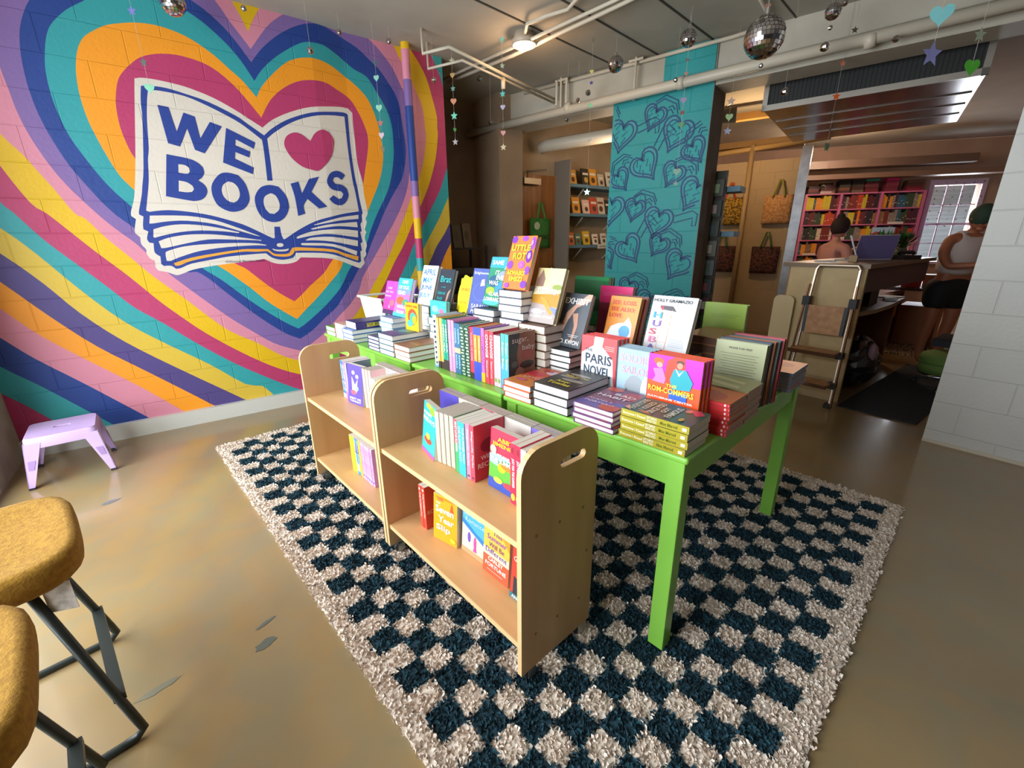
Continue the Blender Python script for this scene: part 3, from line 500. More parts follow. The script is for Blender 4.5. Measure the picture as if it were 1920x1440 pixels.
for k, z in enumerate((2.10, 1.73, 1.31)):
    t = thing('wall_shelf', 'blue wall shelf beside the wooden door, %s of the three' % shelf_n[k], 'shelf', (4.43, 4.9, z), group='blue shelves on the back wall')
    b = MB(); b.box(0, 1.25, -.26, 0, -.04, 0, slate); b.build('board', t)
    for x in (.35, 1.0):
        b = MB(); b.tube([(x, -.01, -.2), (x, -.03, -.2), (x, -.2, -.05)], .008, mat('cfcac0', .5)); b.build('bracket', t)
    if k == 2:
        b = MB(); b.box(.62, .82, -.268, -.262, -.055, .005, mat('ddd6c8', .6)); b.text('NEW BOOKS', lambda a, c: (a, -.269, c), .65, .79, -.035, -.015, mat('40382e')); b.build('shelf_label', t)
    for x, cc in SHB[k]:
        hh = random.uniform(.17, .24) if k < 2 else random.uniform(.15, .22); ww = hh*.68
        b = MB(); M = Matrix.Translation((4.43+x, 4.70, z+.001)) @ Matrix.Rotation(R(-14), 4, 'X')
        b.box(0, ww, 0, .018, 0, hh, mat(cc, .5), M); b.box(.004, ww+.003, .003, .015, .003, hh-.003, mat('d8cfbb', .8), M)
        b.box(.15*ww, .85*ww, -.001, 0, hh*.62, hh*.75, mat('efe6d6' if cc not in ('efe3d0', 'e6d9c6', 'd9d4c8', 'd7cbb8') else '8a3a2c', .6), M)
        b.ball((ww*.5, -.0005, hh*.33), ww*.25, mat('5a3a22' if cc != '30261e' else 'c9a84a', .6), n=8, M=M, sq=(1, .004, 1))
        tag(b.build('paperback'), '%s book standing face out on the %s blue wall shelf' % (cn[cc], shelf_n[k]), 'book', 'books on the blue wall shelves')
# dark metal rack in the alcove
t = thing('metal_rack', 'dark metal rack standing in the shadowed alcove past the painted wall', 'rack', (2.62, 4.75, 0))
dk = mat('3b302d', .5, .4)
for x in (-.26, .42):
    for y in (-.18, .18):
        b = MB(); b.box(x-.012, x+.012, y-.012, y+.012, 0, 1.32, dk); b.build('post', t)
for z in (.3, .7, 1.0, 1.30):
    b = MB(); b.box(-.27, .43, -.19, .19, z-.02, z, dk); b.build('rack_shelf', t)
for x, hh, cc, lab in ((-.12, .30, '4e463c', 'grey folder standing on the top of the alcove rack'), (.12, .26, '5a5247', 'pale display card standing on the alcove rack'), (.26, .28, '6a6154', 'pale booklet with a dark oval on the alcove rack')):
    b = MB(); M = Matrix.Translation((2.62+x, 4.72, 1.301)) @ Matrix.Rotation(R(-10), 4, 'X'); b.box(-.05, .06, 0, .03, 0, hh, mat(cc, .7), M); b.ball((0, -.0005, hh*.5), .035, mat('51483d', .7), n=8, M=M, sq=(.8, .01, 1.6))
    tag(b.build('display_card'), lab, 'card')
for z, cc, lab in ((.701, '7d5f48', 'brown tray on the middle shelf of the alcove rack'), (1.001, '55504a', 'dark box on the upper shelf of the alcove rack')):
    b = MB(); b.box(2.45, 2.9, 4.62, 4.88, z, z+.07, mat(cc, .6)); b.box(2.47, 2.88, 4.64, 4.86, z+.07, z+.075, mat('2b2724', .8)); tag(b.build('tray'), lab, 'tray')

# ---------------------------------------------------------------- shaggy checked rug
random.seed(11)
rt = thing('rug', 'large shaggy cream rug with a dark blue checkerboard under the table and trolleys', 'rug', (.365, .10, 0), R(6.2))
RWD, RLN = 2.484, 3.398
cream_p = [noise_mat('pile_cream_%d' % i, a, c, scale=30, rough=.95) for i, (a, c) in enumerate((('dccabb', 'e6d8ca'), ('e2d4c6', 'f0e6da'), ('cebcab', 'dccbbb')))]
navy_p = [noise_mat('pile_navy_%d' % i, a, c, scale=30, rough=.95) for i, (a, c) in enumerate((('173440', '1e4250'), ('142c36', '1a3a44'), ('1c3f4e', '245060')))]
def dark(u, v):
    i = int((u-.065)//.0902); j = int((RLN-.065-v)//.0934)
    return 0 <= i < 26 and 0 <= j < 35 and (i+j) % 2 == 1
b = MB(); b.box(0, RWD, 0, RLN, .001, .008, cream_p[1])
for i in range(26):
    for j in range(35):
        if (i+j) % 2: u, v = .065+.0902*i, RLN-.065-.0934*(j+1); b.quad((u, v, .0086), (u+.0902, v, .0086), (u+.0902, v+.0934, .0086), (u, v+.0934, .0086), navy_p[0])
b.build('backing', rt)
b = MB(); N2 = 190000; vs = []; fs = []; mi = []
b.mats = cream_p+navy_p
for k in range(N2):
    u = random.uniform(-.006, RWD+.006); v = random.uniform(-.006, RLN+.006)
    d = any(dark(u+a_, v+c_) for a_ in (-.0045, .0045) for c_ in (-.0045, .0045))
    a = random.uniform(0, 6.283); r = random.uniform(.004, .0065); h = random.uniform(.013, .020)
    lx = random.gauss(0, .0058); ly = random.gauss(0, .0058)
    c, s_ = math.cos(a)*r, math.sin(a)*r; n = len(vs)
    vs += [(u-c, v-s_, .006), (u+c, v+s_, .006), (u+lx+c*.7, v+ly+s_*.7, h), (u+lx-c*.7, v+ly-s_*.7, h)]
    fs.append((n, n+1, n+2, n+3)); mi.append((3 if d else 0)+random.choice((0, 0, 1, 2)))
b.v, b.f, b.mi = vs, fs, mi
pl = b.build('pile', rt); pl['kind'] = 'stuff'

# ---------------------------------------------------------------- green tables
TO = Vector((1.077, .602, 0)); TM = Matrix.Translation(TO) @ Matrix.Rotation(R(6.8), 4, 'Z')
green = noise_mat('green_lacquer', '82c24a', '8ccb52', scale=3, rough=.32)
def table(v0, v1, lab):
    t = thing('display_table', lab, 'table', M=TM @ Matrix.Translation((0, v0, 0)), group='green display tables set end to end')
    L_ = v1-v0; W_ = 1.185
    b = MB(); b.box(0, W_, 0, L_, .738, .76, green); o = b.build('tabletop', t)
    bv = o.modifiers.new('bevel', 'BEVEL'); bv.width = .008; bv.segments = 3
    b = MB()
    b.box(.02, .04, .06, L_-.06, .645, .738, green); b.box(W_-.04, W_-.02, .06, L_-.06, .645, .738, green)
    b.box(.06, W_-.06, .02, .04, .645, .738, green); b.box(.06, W_-.06, L_-.04, L_-.02, .645, .738, green); b.build('apron', t)
    for x in (.012, W_-.067):
        for y in (.012, L_-.067):
            b = MB(); b.box(x, x+.055, y, y+.055, .0195, .738, green); o = b.build('leg', t)
            bv = o.modifiers.new('bevel', 'BEVEL'); bv.width = .003; bv.segments = 2
table(0, .79, 'lime green table nearest the camera, end with the yellow-spined stack')
table(.80, 1.50, 'lime green middle table under the long row of spines')
table(1.52, 2.66, 'lime green farthest table next to the painted wall')

# ---------------------------------------------------------------- wooden book trolleys
ply = noise_mat('maple_ply', 'b98d5c', 'c99f6e', scale=1.6, rough=.42, stretch=(7, 7, .7), lo=.3, hi=.7, detail=8)
plyh = noise_mat('maple_shelf', 'c79a66', 'd6ac78', scale=1.6, rough=.40, stretch=(7, .9, 7), lo=.3, hi=.7, detail=8)
edge = mat('d8b684', .45)
RM = Matrix.Translation((.622, .80, 0)) @ Matrix.Rotation(R(5.8), 4, 'Z')
def rr(x0, x1, y0, y1, r, n=6, corners=(1, 1, 1, 1)):
    o = []
    for (cx, cy, a0), on in zip(((x0+r, y0+r, 180), (x1-r, y0+r, 270), (x1-r, y1-r, 0), (x0+r, y1-r, 90)), corners):
        if on:
            for i in range(n+1): a = R(a0+90*i/n); o.append((cx+r*math.cos(a), cy+r*math.sin(a)))
        else: o.append((x0 if a0 in (180, 90) else x1, y0 if a0 in (180, 270) else y1))
    return o
def trolley(v0, lab):
    t = thing('book_trolley', lab, 'book trolley', M=RM @ Matrix.Translation((0, v0, 0)), group='maple book trolleys in front of the green tables')
    D, L_ = .335, .866
    for y, cap in ((0, 0), (L_-.018, 1)):
        b = MB()
        outer = rr(0, D, .07, .835, .075, corners=(0, 0, 1, 1))
        slot = rr(.158, .272, .738, .768, .0149, n=4)[::-1]
        fn = lambda a, c, tt: (a, tt, c)
        b.prism([outer, slot], fn, y, y+.018, ply, side=edge)
        p = b.build('end_panel', t)
        for x, z in ((.06, .20), (.16, .20), (.27, .20), (.06, .56), (.16, .56), (.27, .56), (.30, .38)):
            yy = y-.0012 if cap == 0 else y+.0192
            q = MB(); q.ball((x, yy, z), .005, mat('8d7f63', .35, .8), n=6, sq=(1, .4, 1)); q.build('screw', p)
    for z, nm in ((.55, 'upper'), (.18, 'lower')):
        b = MB(); b.box(.012, D-.012, .018, L_-.018, z-.02, z, plyh); b.box(.009, .012, .018, L_-.018, z-.02, z, edge); b.build('shelf_board', t)
    b = MB(); b.box(D-.016, D-.006, .018, L_-.018, .55, .60, ply); b.box(D-.016, D-.006, .018, L_-.018, .18, .23, ply); b.build('back_lip', t)
    for x in (.04, D-.05):
        for y in (.02, L_-.05):
            b = MB(); yy = y+(-.012 if y < .1 else .028)
            b.lathe([(.001, -.011), (.024, -.011), (.028, -.006), (.028, .006), (.024, .011), (.001, .011)], mat('2a2b2b', .5), n=16, M=Matrix.Translation((x+.01, yy+.01, .047)) @ Matrix.Rotation(R(90), 4, 'X') @ Matrix.Rotation(R(0), 4, 'Y'))
            w_ = b.build('caster', t, True)
            c_ = MB(); c_.box(x-.006, x+.026, yy-.006, yy-.002, .03, .085, mat('a7a49a', .3, .9)); c_.box(x-.006, x+.026, yy+.022, yy+.026, .03, .085, mat('a7a49a', .3, .9)); c_.box(x-.006, x+.026, yy-.006, yy+.026, .068, .078, mat('a7a49a', .3, .9)); c_.build('caster_bracket', w_)
    return t
trolley(0, 'maple book trolley nearer the camera, with the orange book on its lower shelf')
trolley(.874, 'maple book trolley farther from the camera, with the yellow spines on its lower shelf')

# ---------------------------------------------------------------- lilac metal stool
t = thing('metal_stool', 'lilac metal stool with a slot in its seat against the wall corner', 'stool', (-.745, 3.70, 0), R(4))
lil = noise_mat('lilac_metal', 'b79ccf', 'c3abd8', scale=3, rough=.35)
b = MB(); outer = rr(-.155, .155, -.155, .155, .035)
def seatp(a, c, tt): return (a, c, tt)
b.prism([outer, rr(-.040, .040, -.017, .017, .016, n=4)[::-1]], seatp, .292, .300, lil)
n = len(outer)
vs = []
for k, (sc_, z) in enumerate(((1, .298), (1.04, .288), (1.06, .235))): vs += [(x*sc_, y*sc_, z) for x, y in outer]
b.add(vs, [(k*n+i, k*n+(i+1) % n, (k+1)*n+(i+1) % n, (k+1)*n+i) for k in (0, 1) for i in range(n)], lil); b.build('seat', t, True)
for sx in (-1, 1):
    for sy in (-1, 1):
        b = MB()
        # an angle leg: two tapering faces meeting at the corner, with a pressed slot
        top = Vector((sx*.163, sy*.163, .27)); bot = Vector((sx*.195, sy*.195, .012))
        for ax in (0, 1):
            inn_t = top.copy(); inn_t[ax] -= (sx, sy)[ax]*.075; inn_b = bot.copy(); inn_b[ax] -= (sx, sy)[ax]*.028
            vs = [top, inn_t, inn_b, bot]; off = Vector((0, 0, 0)); off[1-ax] = -(sx, sy)[1-ax]*.004
            b.add([tuple(v) for v in vs]+[tuple(v+off) for v in vs], [(0, 1, 2, 3), (7, 6, 5, 4), (0, 4, 5, 1), (1, 5, 6, 2), (2, 6, 7, 3), (3, 7, 4, 0)], lil)
            md = [top.lerp(bot, .3), inn_t.lerp(inn_b, .3), inn_t.lerp(inn_b, .68), top.lerp(bot, .68)]
            c = sum(md, Vector())/4; o2 = Vector((0, 0, 0)); o2[1-ax] = (sx, sy)[1-ax]*.002
            b.add([tuple(c+(p-c)*.55+o2) for p in md], [(0, 1, 2, 3)], mat('9c80b6', .45))
        lg = b.build('leg', t)
        f = MB(); f.box(bot.x-sx*.028 if sx > 0 else bot.x, bot.x if sx > 0 else bot.x+.028, bot.y-.028 if sy > 0 else bot.y, bot.y if sy > 0 else bot.y+.028, 0, .014, mat('2c2730', .7)); f.build('rubber_foot', lg)

# ---------------------------------------------------------------- mustard counter stools on black sled frames
must = noise_mat('mustard_wool', '80590f', '9c7420', scale=70, rough=.95, bump=.25, bscale=180, lo=.3, hi=.7)
blk = mat('2d3330', .38, .3)
def counter_stool(M, lab):
    t = thing('counter_stool', lab, 'stool', M=M, group='mustard counter stools at the window')
    # scooped seat shell; +x is the side away from the window
    n = 48; vs = []; fs = []
    prof = [(.001, 0.612), (.45, 0.610), (.75, 0.616), (.90, 0.624), (.965, 0.622), (.995, 0.608), (1.0, 0.587), (.985, 0.564), (.94, 0.550), (.001, 0.547)]
    for k, (q, z) in enumerate(prof):
        for i in range(n):
            a = 2*math.pi*i/n; c, s_ = math.cos(a), math.sin(a); r = 1/((abs(c)**4.5+abs(s_)**4.5)**(1/4.5))
            x, y = .235*r*c*q, .238*r*s_*q; vs.append((x-.235, y, z+.016*max(0, q-.4)*max(0, c)*(1 if z > .59 else 0)))
    for k in range(len(prof)-1):
        for i in range(n): i2 = (i+1) % n; fs.append((k*n+i2, k*n+i, (k+1)*n+i, (k+1)*n+i2))
    b = MB(); b.add(vs, fs, must); s_ = b.build('seat', t, True)
    c = MB(); c.box(-.40, -.05, -.17, .17, .525, .567, must); c.build('under_pad', s_)
    for sy in (-1, 1):
        y0, y1 = sy*.17, sy*.245
        b = MB(); pts = [(-.12, y0, .55), (-.02, y1-.004*sy, .07), (-.012, y1, .032), (-.03, y1, .014), (-.06, y1, .011), (-.44, y1, .011), (-.465, y1, .02), (-.455, y1, .05), (-.36, y0, .55)]
        b.tube(pts, .0115, blk, n=10); b.build('sled_frame', t, True)
    b = MB(); b.box(-.050, -.022, -.232, .232, .150, .170, blk); b.build('stretcher', t)
    b = MB(); b.box(-.44, -.42, -.225, .225, .17, .19, blk); b.build('footrest', t)
    return t
s1 = counter_stool(Matrix.Translation((-.36, 1.61, 0)) @ Matrix.Rotation(R(11), 4, 'Z'), 'mustard counter stool on a black sled frame, farther of the two')
s2 = dup(s1, Matrix.Translation((-.36, 1.07, 0)) @ Matrix.Rotation(R(9), 4, 'Z'), 'mustard counter stool on a black sled frame, in the bottom left corner')
b = MB(); b.box(-.002, .0, -.03, .03, -.085, 0, noise_mat('tag_paper', 'b9b0a8', 'e8e2da', scale=40, rough=.7))
o = b.build('care_tag', parent=s1); o.location = (-.07, -.19, .555); o.rotation_euler = (0, 0, R(60))

# ---------------------------------------------------------------- books
PAGE = noise_mat('paper_edge', 'd9d1c2', 'ece5d8', scale=4, rough=.85, stretch=(1, 1, 90), lo=.3, hi=.7)
PAGEW = noise_mat('paper_edge_white', 'e9e7e0', 'f5f3ee', scale=4, rough=.85, stretch=(1, 1, 90), lo=.3, hi=.7)
_bm = {}
def book_meshes(key, w_, h_, t_, cover, spine, art=(), hard=True, page=None, sart=(), back=None):
    """cover + pages. local: front cover faces -x, spine at y=w, tail at z=0"""
    if key in _bm: return _bm[key]
    pg = page or PAGE; cm_ = mat(cover, .38); sm = mat(spine, .4); bk = mat(back or cover, .4)
    b = MB(); e = .0026 if hard else .0008; L_ = .0035 if hard else 0
    b.box(0, e, 0, w_, 0, h_, cm_); b.box(t_-e, t_, 0, w_, 0, h_, bk); b.box(0, t_, w_-e, w_, 0, h_, sm)
    F = lambda k: (lambda a, c: (-.0003*k, w_*(1-a), h_*c)); CL = lambda p: clip(p, 0, 1, 0, 1)
    for k, it in enumerate(art, 1):
        f = F(k)
        if it[0] == 'r': _, a0, a1, c0, c1, col = it; b.quad(f(a0, c0), f(a1, c0), f(a1, c1), f(a0, c1), mat(col, .38))
        elif it[0] == 'p': b.poly([f(*p) for p in CL(it[1])], mat(it[2], .38))
        elif it[0] == 'e': _, ca, cc, ra, rc, col = it; b.poly([f(*p) for p in CL([(ca+ra*math.cos(x), cc+rc*math.sin(x)) for x in [i*math.pi/9 for i in range(18)]])], mat(col, .38))
        elif it[0] == 't': _, st, a0, a1, c0, hh, col = it[:7]; b.text(st, f, a0, a1, c0, c0+hh, mat(col, .38), it[7] if len(it) > 7 else .02)
    for k, it in enumerate(sart, 1):
        y = w_+.0003*k
        if it[0] == 'r': _, c0, c1, x0, x1, col = it; b.quad((x0*t_, y, c0*h_), (x1*t_, y, c0*h_), (x1*t_, y, c1*h_), (x0*t_, y, c1*h_), mat(col, .38))
        elif it[0] == 't': _, st, c0, c1, x0, x1, col = it; b.text(st, lambda a, c: ((x0+(x1-x0)*(c))*t_ if False else t_*(x1-(x1-x0)*c), y, h_*(c1-(c1-c0)*a)), 0, 1, 0, 1, mat(col, .38), .015)
        elif it[0] == 'e': _, c0, rc, x0, rx, col = it; b.poly([((x0+rx*math.cos(x))*t_, y, (c0+rc*math.sin(x))*h_) for x in [i*math.pi/6 for i in range(12)]], mat(col, .4))
    co = b.build('cover')
    b = MB(); b.box(e, t_-e, L_, w_-e, L_, h_-L_, pg); po = b.build('pages')
    _bm[key] = (co.data, po.data); bpy.data.objects.remove(co); bpy.data.objects.remove(po)
    return _bm[key]
def book(key, M, lab, group=None, name='book', cat='book', **kw):
    ms = book_meshes(key, **kw)
    t = thing(name, lab, cat, M=M, group=group)
    for nm, me in (('cover', ms[0]), ('pages', ms[1])):
        o = bpy.data.objects.new(nm, me); C.objects.link(o); o.parent = t
    return t
TBL = TM @ Matrix.Translation((0, 0, .761))
LAY = Matrix(((0, 0, 1, 0), (0, 1, 0, 0), (-1, 0, 0, 0), (0, 0, 0, 1)))           # lying, cover up, tail toward -u: X->-Z, Y->V, Z->U
LAYS = Matrix(((0, -1, 0, 0), (0, 0, 1, 0), (-1, 0, 0, 0), (0, 0, 0, 1)))         # lying, spine toward -u: X->-Z, Y->-U, Z->V
SPN = Matrix(((0, -1, 0, 0), (1, 0, 0, 0), (0, 0, 1, 0), (0, 0, 0, 1)))           # standing, spine toward -u
def stack(base, key, n, u, v, z0, desc, group, mode='lay', jit=.004, name='book', spec=None):
    """n copies lying one on another; (u, v) is the near right corner on the support"""
    t_, w_, h_ = spec['t_'], spec['w_'], spec['h_']
    for i in range(n):
        z = z0+t_*(i+1)+.0004*i; ju = random.uniform(-jit, jit) if i < n-1 else 0; jv = random.uniform(-jit, jit)
        if mode == 'lay': M = base @ Matrix.Translation((u+ju, v+jv, z)) @ LAY
        else: M = base @ Matrix.Translation((u+w_+ju, v+jv, z)) @ LAYS
        k = n-1-i
        lab = desc if n == 1 else '%s, %s' % (desc, ordname(k, n))
        book(key, M, lab, group, name, **spec)
def lean(base, key, u, v, z, desc, spec, ln=15, yaw=0, group=None, name='book'):
    M = base @ Matrix.Translation((u, v, z+.001)) @ Matrix.Rotation(R(yaw), 4, 'Z') @ Matrix.Rotation(R(ln), 4, 'Y')
    return book(key, M, desc, group, name, **spec)
def row(base, items, u, v, z, group, du=0):
    """spine-out row running away from the camera (+v) starting at v; items: (key, spec, label)"""
    for i, (key, spec, lab) in enumerate(items):
        t_ = spec['t_']; uu = u+spec['w_']+random.uniform(0, .004)
        book(key, base @ Matrix.Translation((uu, v, z+.001)) @ SPN, lab, group, **spec); v += t_+.0006
    return v
def sp(w_, h_, t_, cover, spine, art=(), sart=(), hard=True, page=None, back=None):
    return dict(w_=w_, h_=h_, t_=t_, cover=cover, spine=spine, art=tuple(art), sart=tuple(sart), hard=hard, page=page, back=back)

everyone = sp(.140, .222, .0240, '355a4c', 'a89a1e', [('p', [(.05, .55), (.2, .7), (.1, .8)], 'd98a2a'), ('p', [(.62, .10), (.95, .28), (.98, .12), (.8, .02)], 'd94a62'), ('e', .80, .24, .10, .05, 'e08a78'), ('p', [(.02, .86), (.3, .98), (.1, .99)], 'e8a088'),
  ('t', 'EVERYONE', .12, .86, .84, .10, 'd8d0b4'), ('t', 'I KISSED', .18, .80, .71, .09, 'd8d0b4'), ('t', 'SINCE YOU', .12, .84, .57, .10, 'e6dfc6'), ('t', 'GOT', .34, .66, .45, .08, 'e6dfc6'), ('t', 'FAMOUS', .14, .82, .31, .10, 'e6dfc6'), ('e', .22, .18, .10, .035, 'd9a82a')],
  [('t', 'Everyone I Kissed', .62, .97, .28, .78, 'f3efc8'), ('t', 'SINCE YOU', .45, .60, .52, .86, 'f6f2d8'), ('t', 'GOT FAMOUS', .45, .60, .12, .44, 'f6f2d8'), ('t', 'Mae Marvel', .16, .40, .28, .72, '6f7a1c'), ('r', .03, .09, .3, .7, 'f3efc8')], hard=False)
stack(TBL, 'everyone', 4, 0.0, .010, 0, 'olive-spined paperback with a dark green cover at the near table corner', 'olive-spined paperbacks at the table corner', 'lays', spec=everyone)
bad = sp(.162, .225, .0185, '7a4468', '6a4a8c', [('p', [(0, 0), (1, 0), (1, .4), (0, .25)], '5f59a8'), ('e', .8, .75, .25, .18, 'b8404a'), ('e', .25, .9, .2, .1, 'c4523c'), ('e', .8, .12, .25, .12, 'c9563c'), ('t', 'BAD', .42, .92, .66, .09, 'efe6ea'), ('t', 'HABIT', .12, .86, .50, .10, 'efe6ea'), ('t', 'ALANA S.', .10, .72, .28, .06, 'd8bfe0'), ('t', 'PORTERO', .12, .84, .16, .07, 'd8bfe0')], hard=True, page=PAGEW)
stack(TBL, 'bad', 4, -.012, .250, 0, 'purple and red hardcover lying between the black and the olive stacks', 'purple and red hardcovers', jit=.005, spec=bad)
towles = sp(.168, .248, .0325, '2c2b2a', '2c2b2a', [('e', .5, .72, .30, .045, 'a59f92'), ('e', .35, .55, .25, .05, '8e897e'), ('e', .6, .42, .3, .06, '98938a'), ('t', 'Table for Two', .18, .86, .58, .07, 'e0cf3a'), ('t', 'Amor', .30, .70, .26, .085, 'efd92e'), ('t', 'Towles', .20, .82, .13, .10, 'efd92e')], page=PAGEW)
stack(TBL, 'towles', 3, 0.0, .448, 0, 'thick black hardcover with yellow lettering', 'thick black hardcovers', jit=.003, spec=towles)
redor = sp(.150, .242, .0238, 'cc5a3a', 'c0483a', [('p', [(0, 0), (1, 0), (1, .25), (0, .4)], 'd98a4a'), ('e', .3, .6, .3, .1, 'c8324a'), ('e', .7, .8, .28, .1, 'd9c0cf'), ('e', .7, .45, .2, .07, 'e06a5a'), ('e', .4, .85, .2, .05, 'b83a3e'), ('t', 'LITTLE', .2, .8, .34, .07, 'f2d9c4'), ('e', .35, .2, .2, .05, 'd46a90')], page=PAGEW)
stack(TBL, 'redor', 3, -.004, .632, 0, 'red and orange floral hardcover left of the thick black stack', 'red and orange floral hardcovers', jit=.004, spec=redor)
# the long row of spines
def spn(h_, t_, cover, spine, sart, w_=.15, art=(), hard=True, page=None): return sp(w_, h_, t_, cover, spine, art, sart, hard, page)
sugar = spn(.238, .0245, '93624c', '3fb6ae', [('r', 0, .45, 0, 1, '4a9fe0'), ('t', 'Sugar, Baby', .35, .85, .3, .75, 'eef4f0')], w_=.158, art=[('p', [(0, 0), (.42, .1), (.3, .6), (.42, 1), (0, 1)], '3d4a48'), ('e', .70, .58, .22, .10, 'a04038'), ('e', .68, .40, .27, .07, '2f1c18'), ('e', .4, .22, .18, .16, 'a87c68'), ('p', [(.45, 0), (1, 0), (1, .3), (.6, .22)], '9c6048'), ('e', .2, .45, .12, .06, '5a6f6a'), ('t', 'sugar,', .12, .72, .80, .10, 'f0e6de', .0), ('t', 'baby', .50, .96, .65, .12, 'f0e6de', .0)])
lpink = spn(.225, .0215, 'e9b6c6', 'eab4c8', [('t', 'Lola at Last', .3, .85, .25, .75, 'fbeef2'), ('e', .12, .05, .5, .35, '7aa04a')])
change = spn(.238, .0275, 'c23a4a', 'c8404e', [('t', 'CHANGE', .5, .93, .2, .8, 'f6dede'), ('t', 'Edouard Louis', .12, .44, .3, .7, 'f0c6c6')], hard=False)
purp = spn(.245, .0245, '9a5cc0', 'd268b4', [('r', 0, .18, 0, 1, 'f0b02a'), ('t', 'COMPANY', .3, .85, .25, .75, '7a3aa8')])
bluor = spn(.243, .0255, 'e08a2a', 'e8933a', [('r', 0, .36, 0, 1, '3a4fc0'), ('r', .86, 1, 0, 1, '3a4fc0'), ('t', 'Sister Story', .40, .80, .25, .7, 'f6e0b8')])
redf = spn(.240, .0285, 'd8354a', 'dc3550', [('r', 0, .12, 0, 1, '3a2a2a'), ('t', 'YOUNG OF FAME', .35, .9, .3, .75, 'f2a0a8')])
grn = spn(.243, .034, '2f5a48', '2f5646', [('r', .02+.06*i, .045+.06*i, .15+.1*(i % 2), .65+.2*(i % 2), 'b9d8b0') for i in range(16)])
blu = spn(.243, .0225, '2f5f86', '34678c', [('r', .42, .52, 0, 1, 'c9b088'), ('t', 'CARNIVAL', .60, .9, .25, .75, 'a8d0e0'), ('t', 'RIVERA', .1, .38, .25, .7, 'a8d0e0')])
pnk = spn(.252, .0245, 'e58cc4', 'ea90c8', [('t', 'PINK MANOR', .3, .8, .35, .7, 'f6c0e0')])
gr2 = spn(.250, .0235, '1f8a6e', '23977a', [('r', 0, .2, 0, 1, '3a2c2c'), ('t', 'MEDUSA', .35, .9, .25, .75, 'cfeee0')])
ora = spn(.252, .0215, 'e8b050', 'eab458', [('r', 0, .14, 0, 1, '3a302a'), ('t', 'GREAT EXPECT', .25, .9, .25, .75, 'f8e8c0')])
whi = spn(.262, .0325, 'd7e4ee', 'dfeaf2', [('r', .06+.1*i, .11+.1*i, .3, .7, '2c3440') for i in range(9)]+[('r', .0, .04, 0, 1, '6a9ac0')])
LR = [('sugar', sugar, 'teal-spined hardcover with a brown close-up face cover, nearest of the long row'), ('sugar', sugar, 'teal-spined hardcover second from the near end of the long row'), ('lpink', lpink, 'pale pink spine beside the teal spines'), ('lpink', lpink, 'pale pink spine between its twin and the red lettered spines'),
  ('change', change, 'red paperback spine lettered CHANGE, right-hand copy'), ('change', change, 'red paperback spine lettered CHANGE, left-hand copy'), ('purp', purp, 'purple and pink spine with a yellow foot'), ('bluor', bluor, 'orange spine with blue ends, right-hand copy'), ('bluor', bluor, 'orange spine with blue ends, left-hand copy'),
  ('redf', redf, 'bright red spine with a black foot'), ('grn', grn, 'dark green spine with a pale leaf pattern, right-hand copy'), ('grn', grn, 'dark green spine with a pale leaf pattern, left-hand copy'), ('blu', blu, 'steel blue spine with a tan band, right-hand copy'), ('blu', blu, 'steel blue spine with a tan band, left-hand copy'),
  ('pnk', pnk, 'candy pink spine, right-hand copy in the long row'), ('pnk', pnk, 'candy pink spine, left-hand copy in the long row'), ('gr2', gr2, 'emerald spine with a dark foot, right-hand copy'), ('gr2', gr2, 'emerald spine with a dark foot, left-hand copy'), ('ora', ora, 'ochre spine, right-hand copy in the long row'), ('ora', ora, 'ochre spine, left-hand copy in the long row'), ('whi', whi, 'white spine with black blotches at the far end of the long row')]
row(TBL, LR, .055, .812, 0, 'long row of spines on the middle green table')
# standing face-out hardcovers in the second row
paris = sp(.168, .242, .022, 'dc4a50', 'c8404a', [('p', [(.38, .99), (.64, .99), (.60, .85), (.9, .66), (.98, 0), (0, 0), (.02, .70), (.36, .85)], 'dfe8ee'), ('p', [(.40, 1), (.62, 1), (.58, .84), (.50, .80), (.42, .84)], 'ecd2bc'), ('t', 'THE', .12, .34, .74, .05, '2c3a4e'), ('t', 'PARIS', .14, .88, .55, .16, '24324a'), ('t', 'NOVEL', .10, .86, .34, .17, '24324a'), ('r', .68, .94, .86, .868, 'f2c0b8'), ('r', .68, .94, .83, .838, 'f2c0b8'), ('r', .68, .94, .80, .808, 'f2c0b8')])
for i in range(3): lean(TBL, 'paris', .262+.024*i, .428-.004*i, 0, 'red hardcover with a white dress on its cover, %s of three' % ('front', 'middle', 'rear')[i], paris, 0, 0, 'red and white hardcovers face out')
soldier = sp(.155, .225, .017, '9fbdd0', 'a6c2d2', [('e', .5, .28, .28, .30, '9aa4ac'), ('p', [(.35, .0), (.3, .35), (.2, .2), (.22, 0)], '47505c'), ('e', .8, .3, .14, .3, 'cfe0ea'), ('t', 'SOLDIER', .08, .97, .78, .13, 'e4a8b8'), ('t', 'SAILOR', .14, .9, .59, .13, 'e4a8b8')])
for i in range(4): lean(TBL, 'soldier', .235+.0185*i, .250+.003*i, 0, 'pale blue hardcover with pink capitals, %s of four' % ('front', 'second', 'third', 'rear')[i], soldier, 0, 0, 'pale blue hardcovers face out')
def up(art, b0):
    """squeeze a cover drawing into the part above b0"""
    g = lambda c: b0+(1-b0)*c; o = []
    for it in art:
        if it[0] == 'r': o.append(('r', it[1], it[2], g(it[3]), g(it[4]), it[5]))
        elif it[0] == 'p': o.append(('p', [(a, g(c)) for a, c in it[1]], it[2]))
        elif it[0] == 'e': o.append(('e', it[1], g(it[2]), it[3], it[4]*(1-b0), it[5]))
        else: o.append(it[:4]+(g(it[4]), it[5]*(1-b0))+it[6:])
    return o
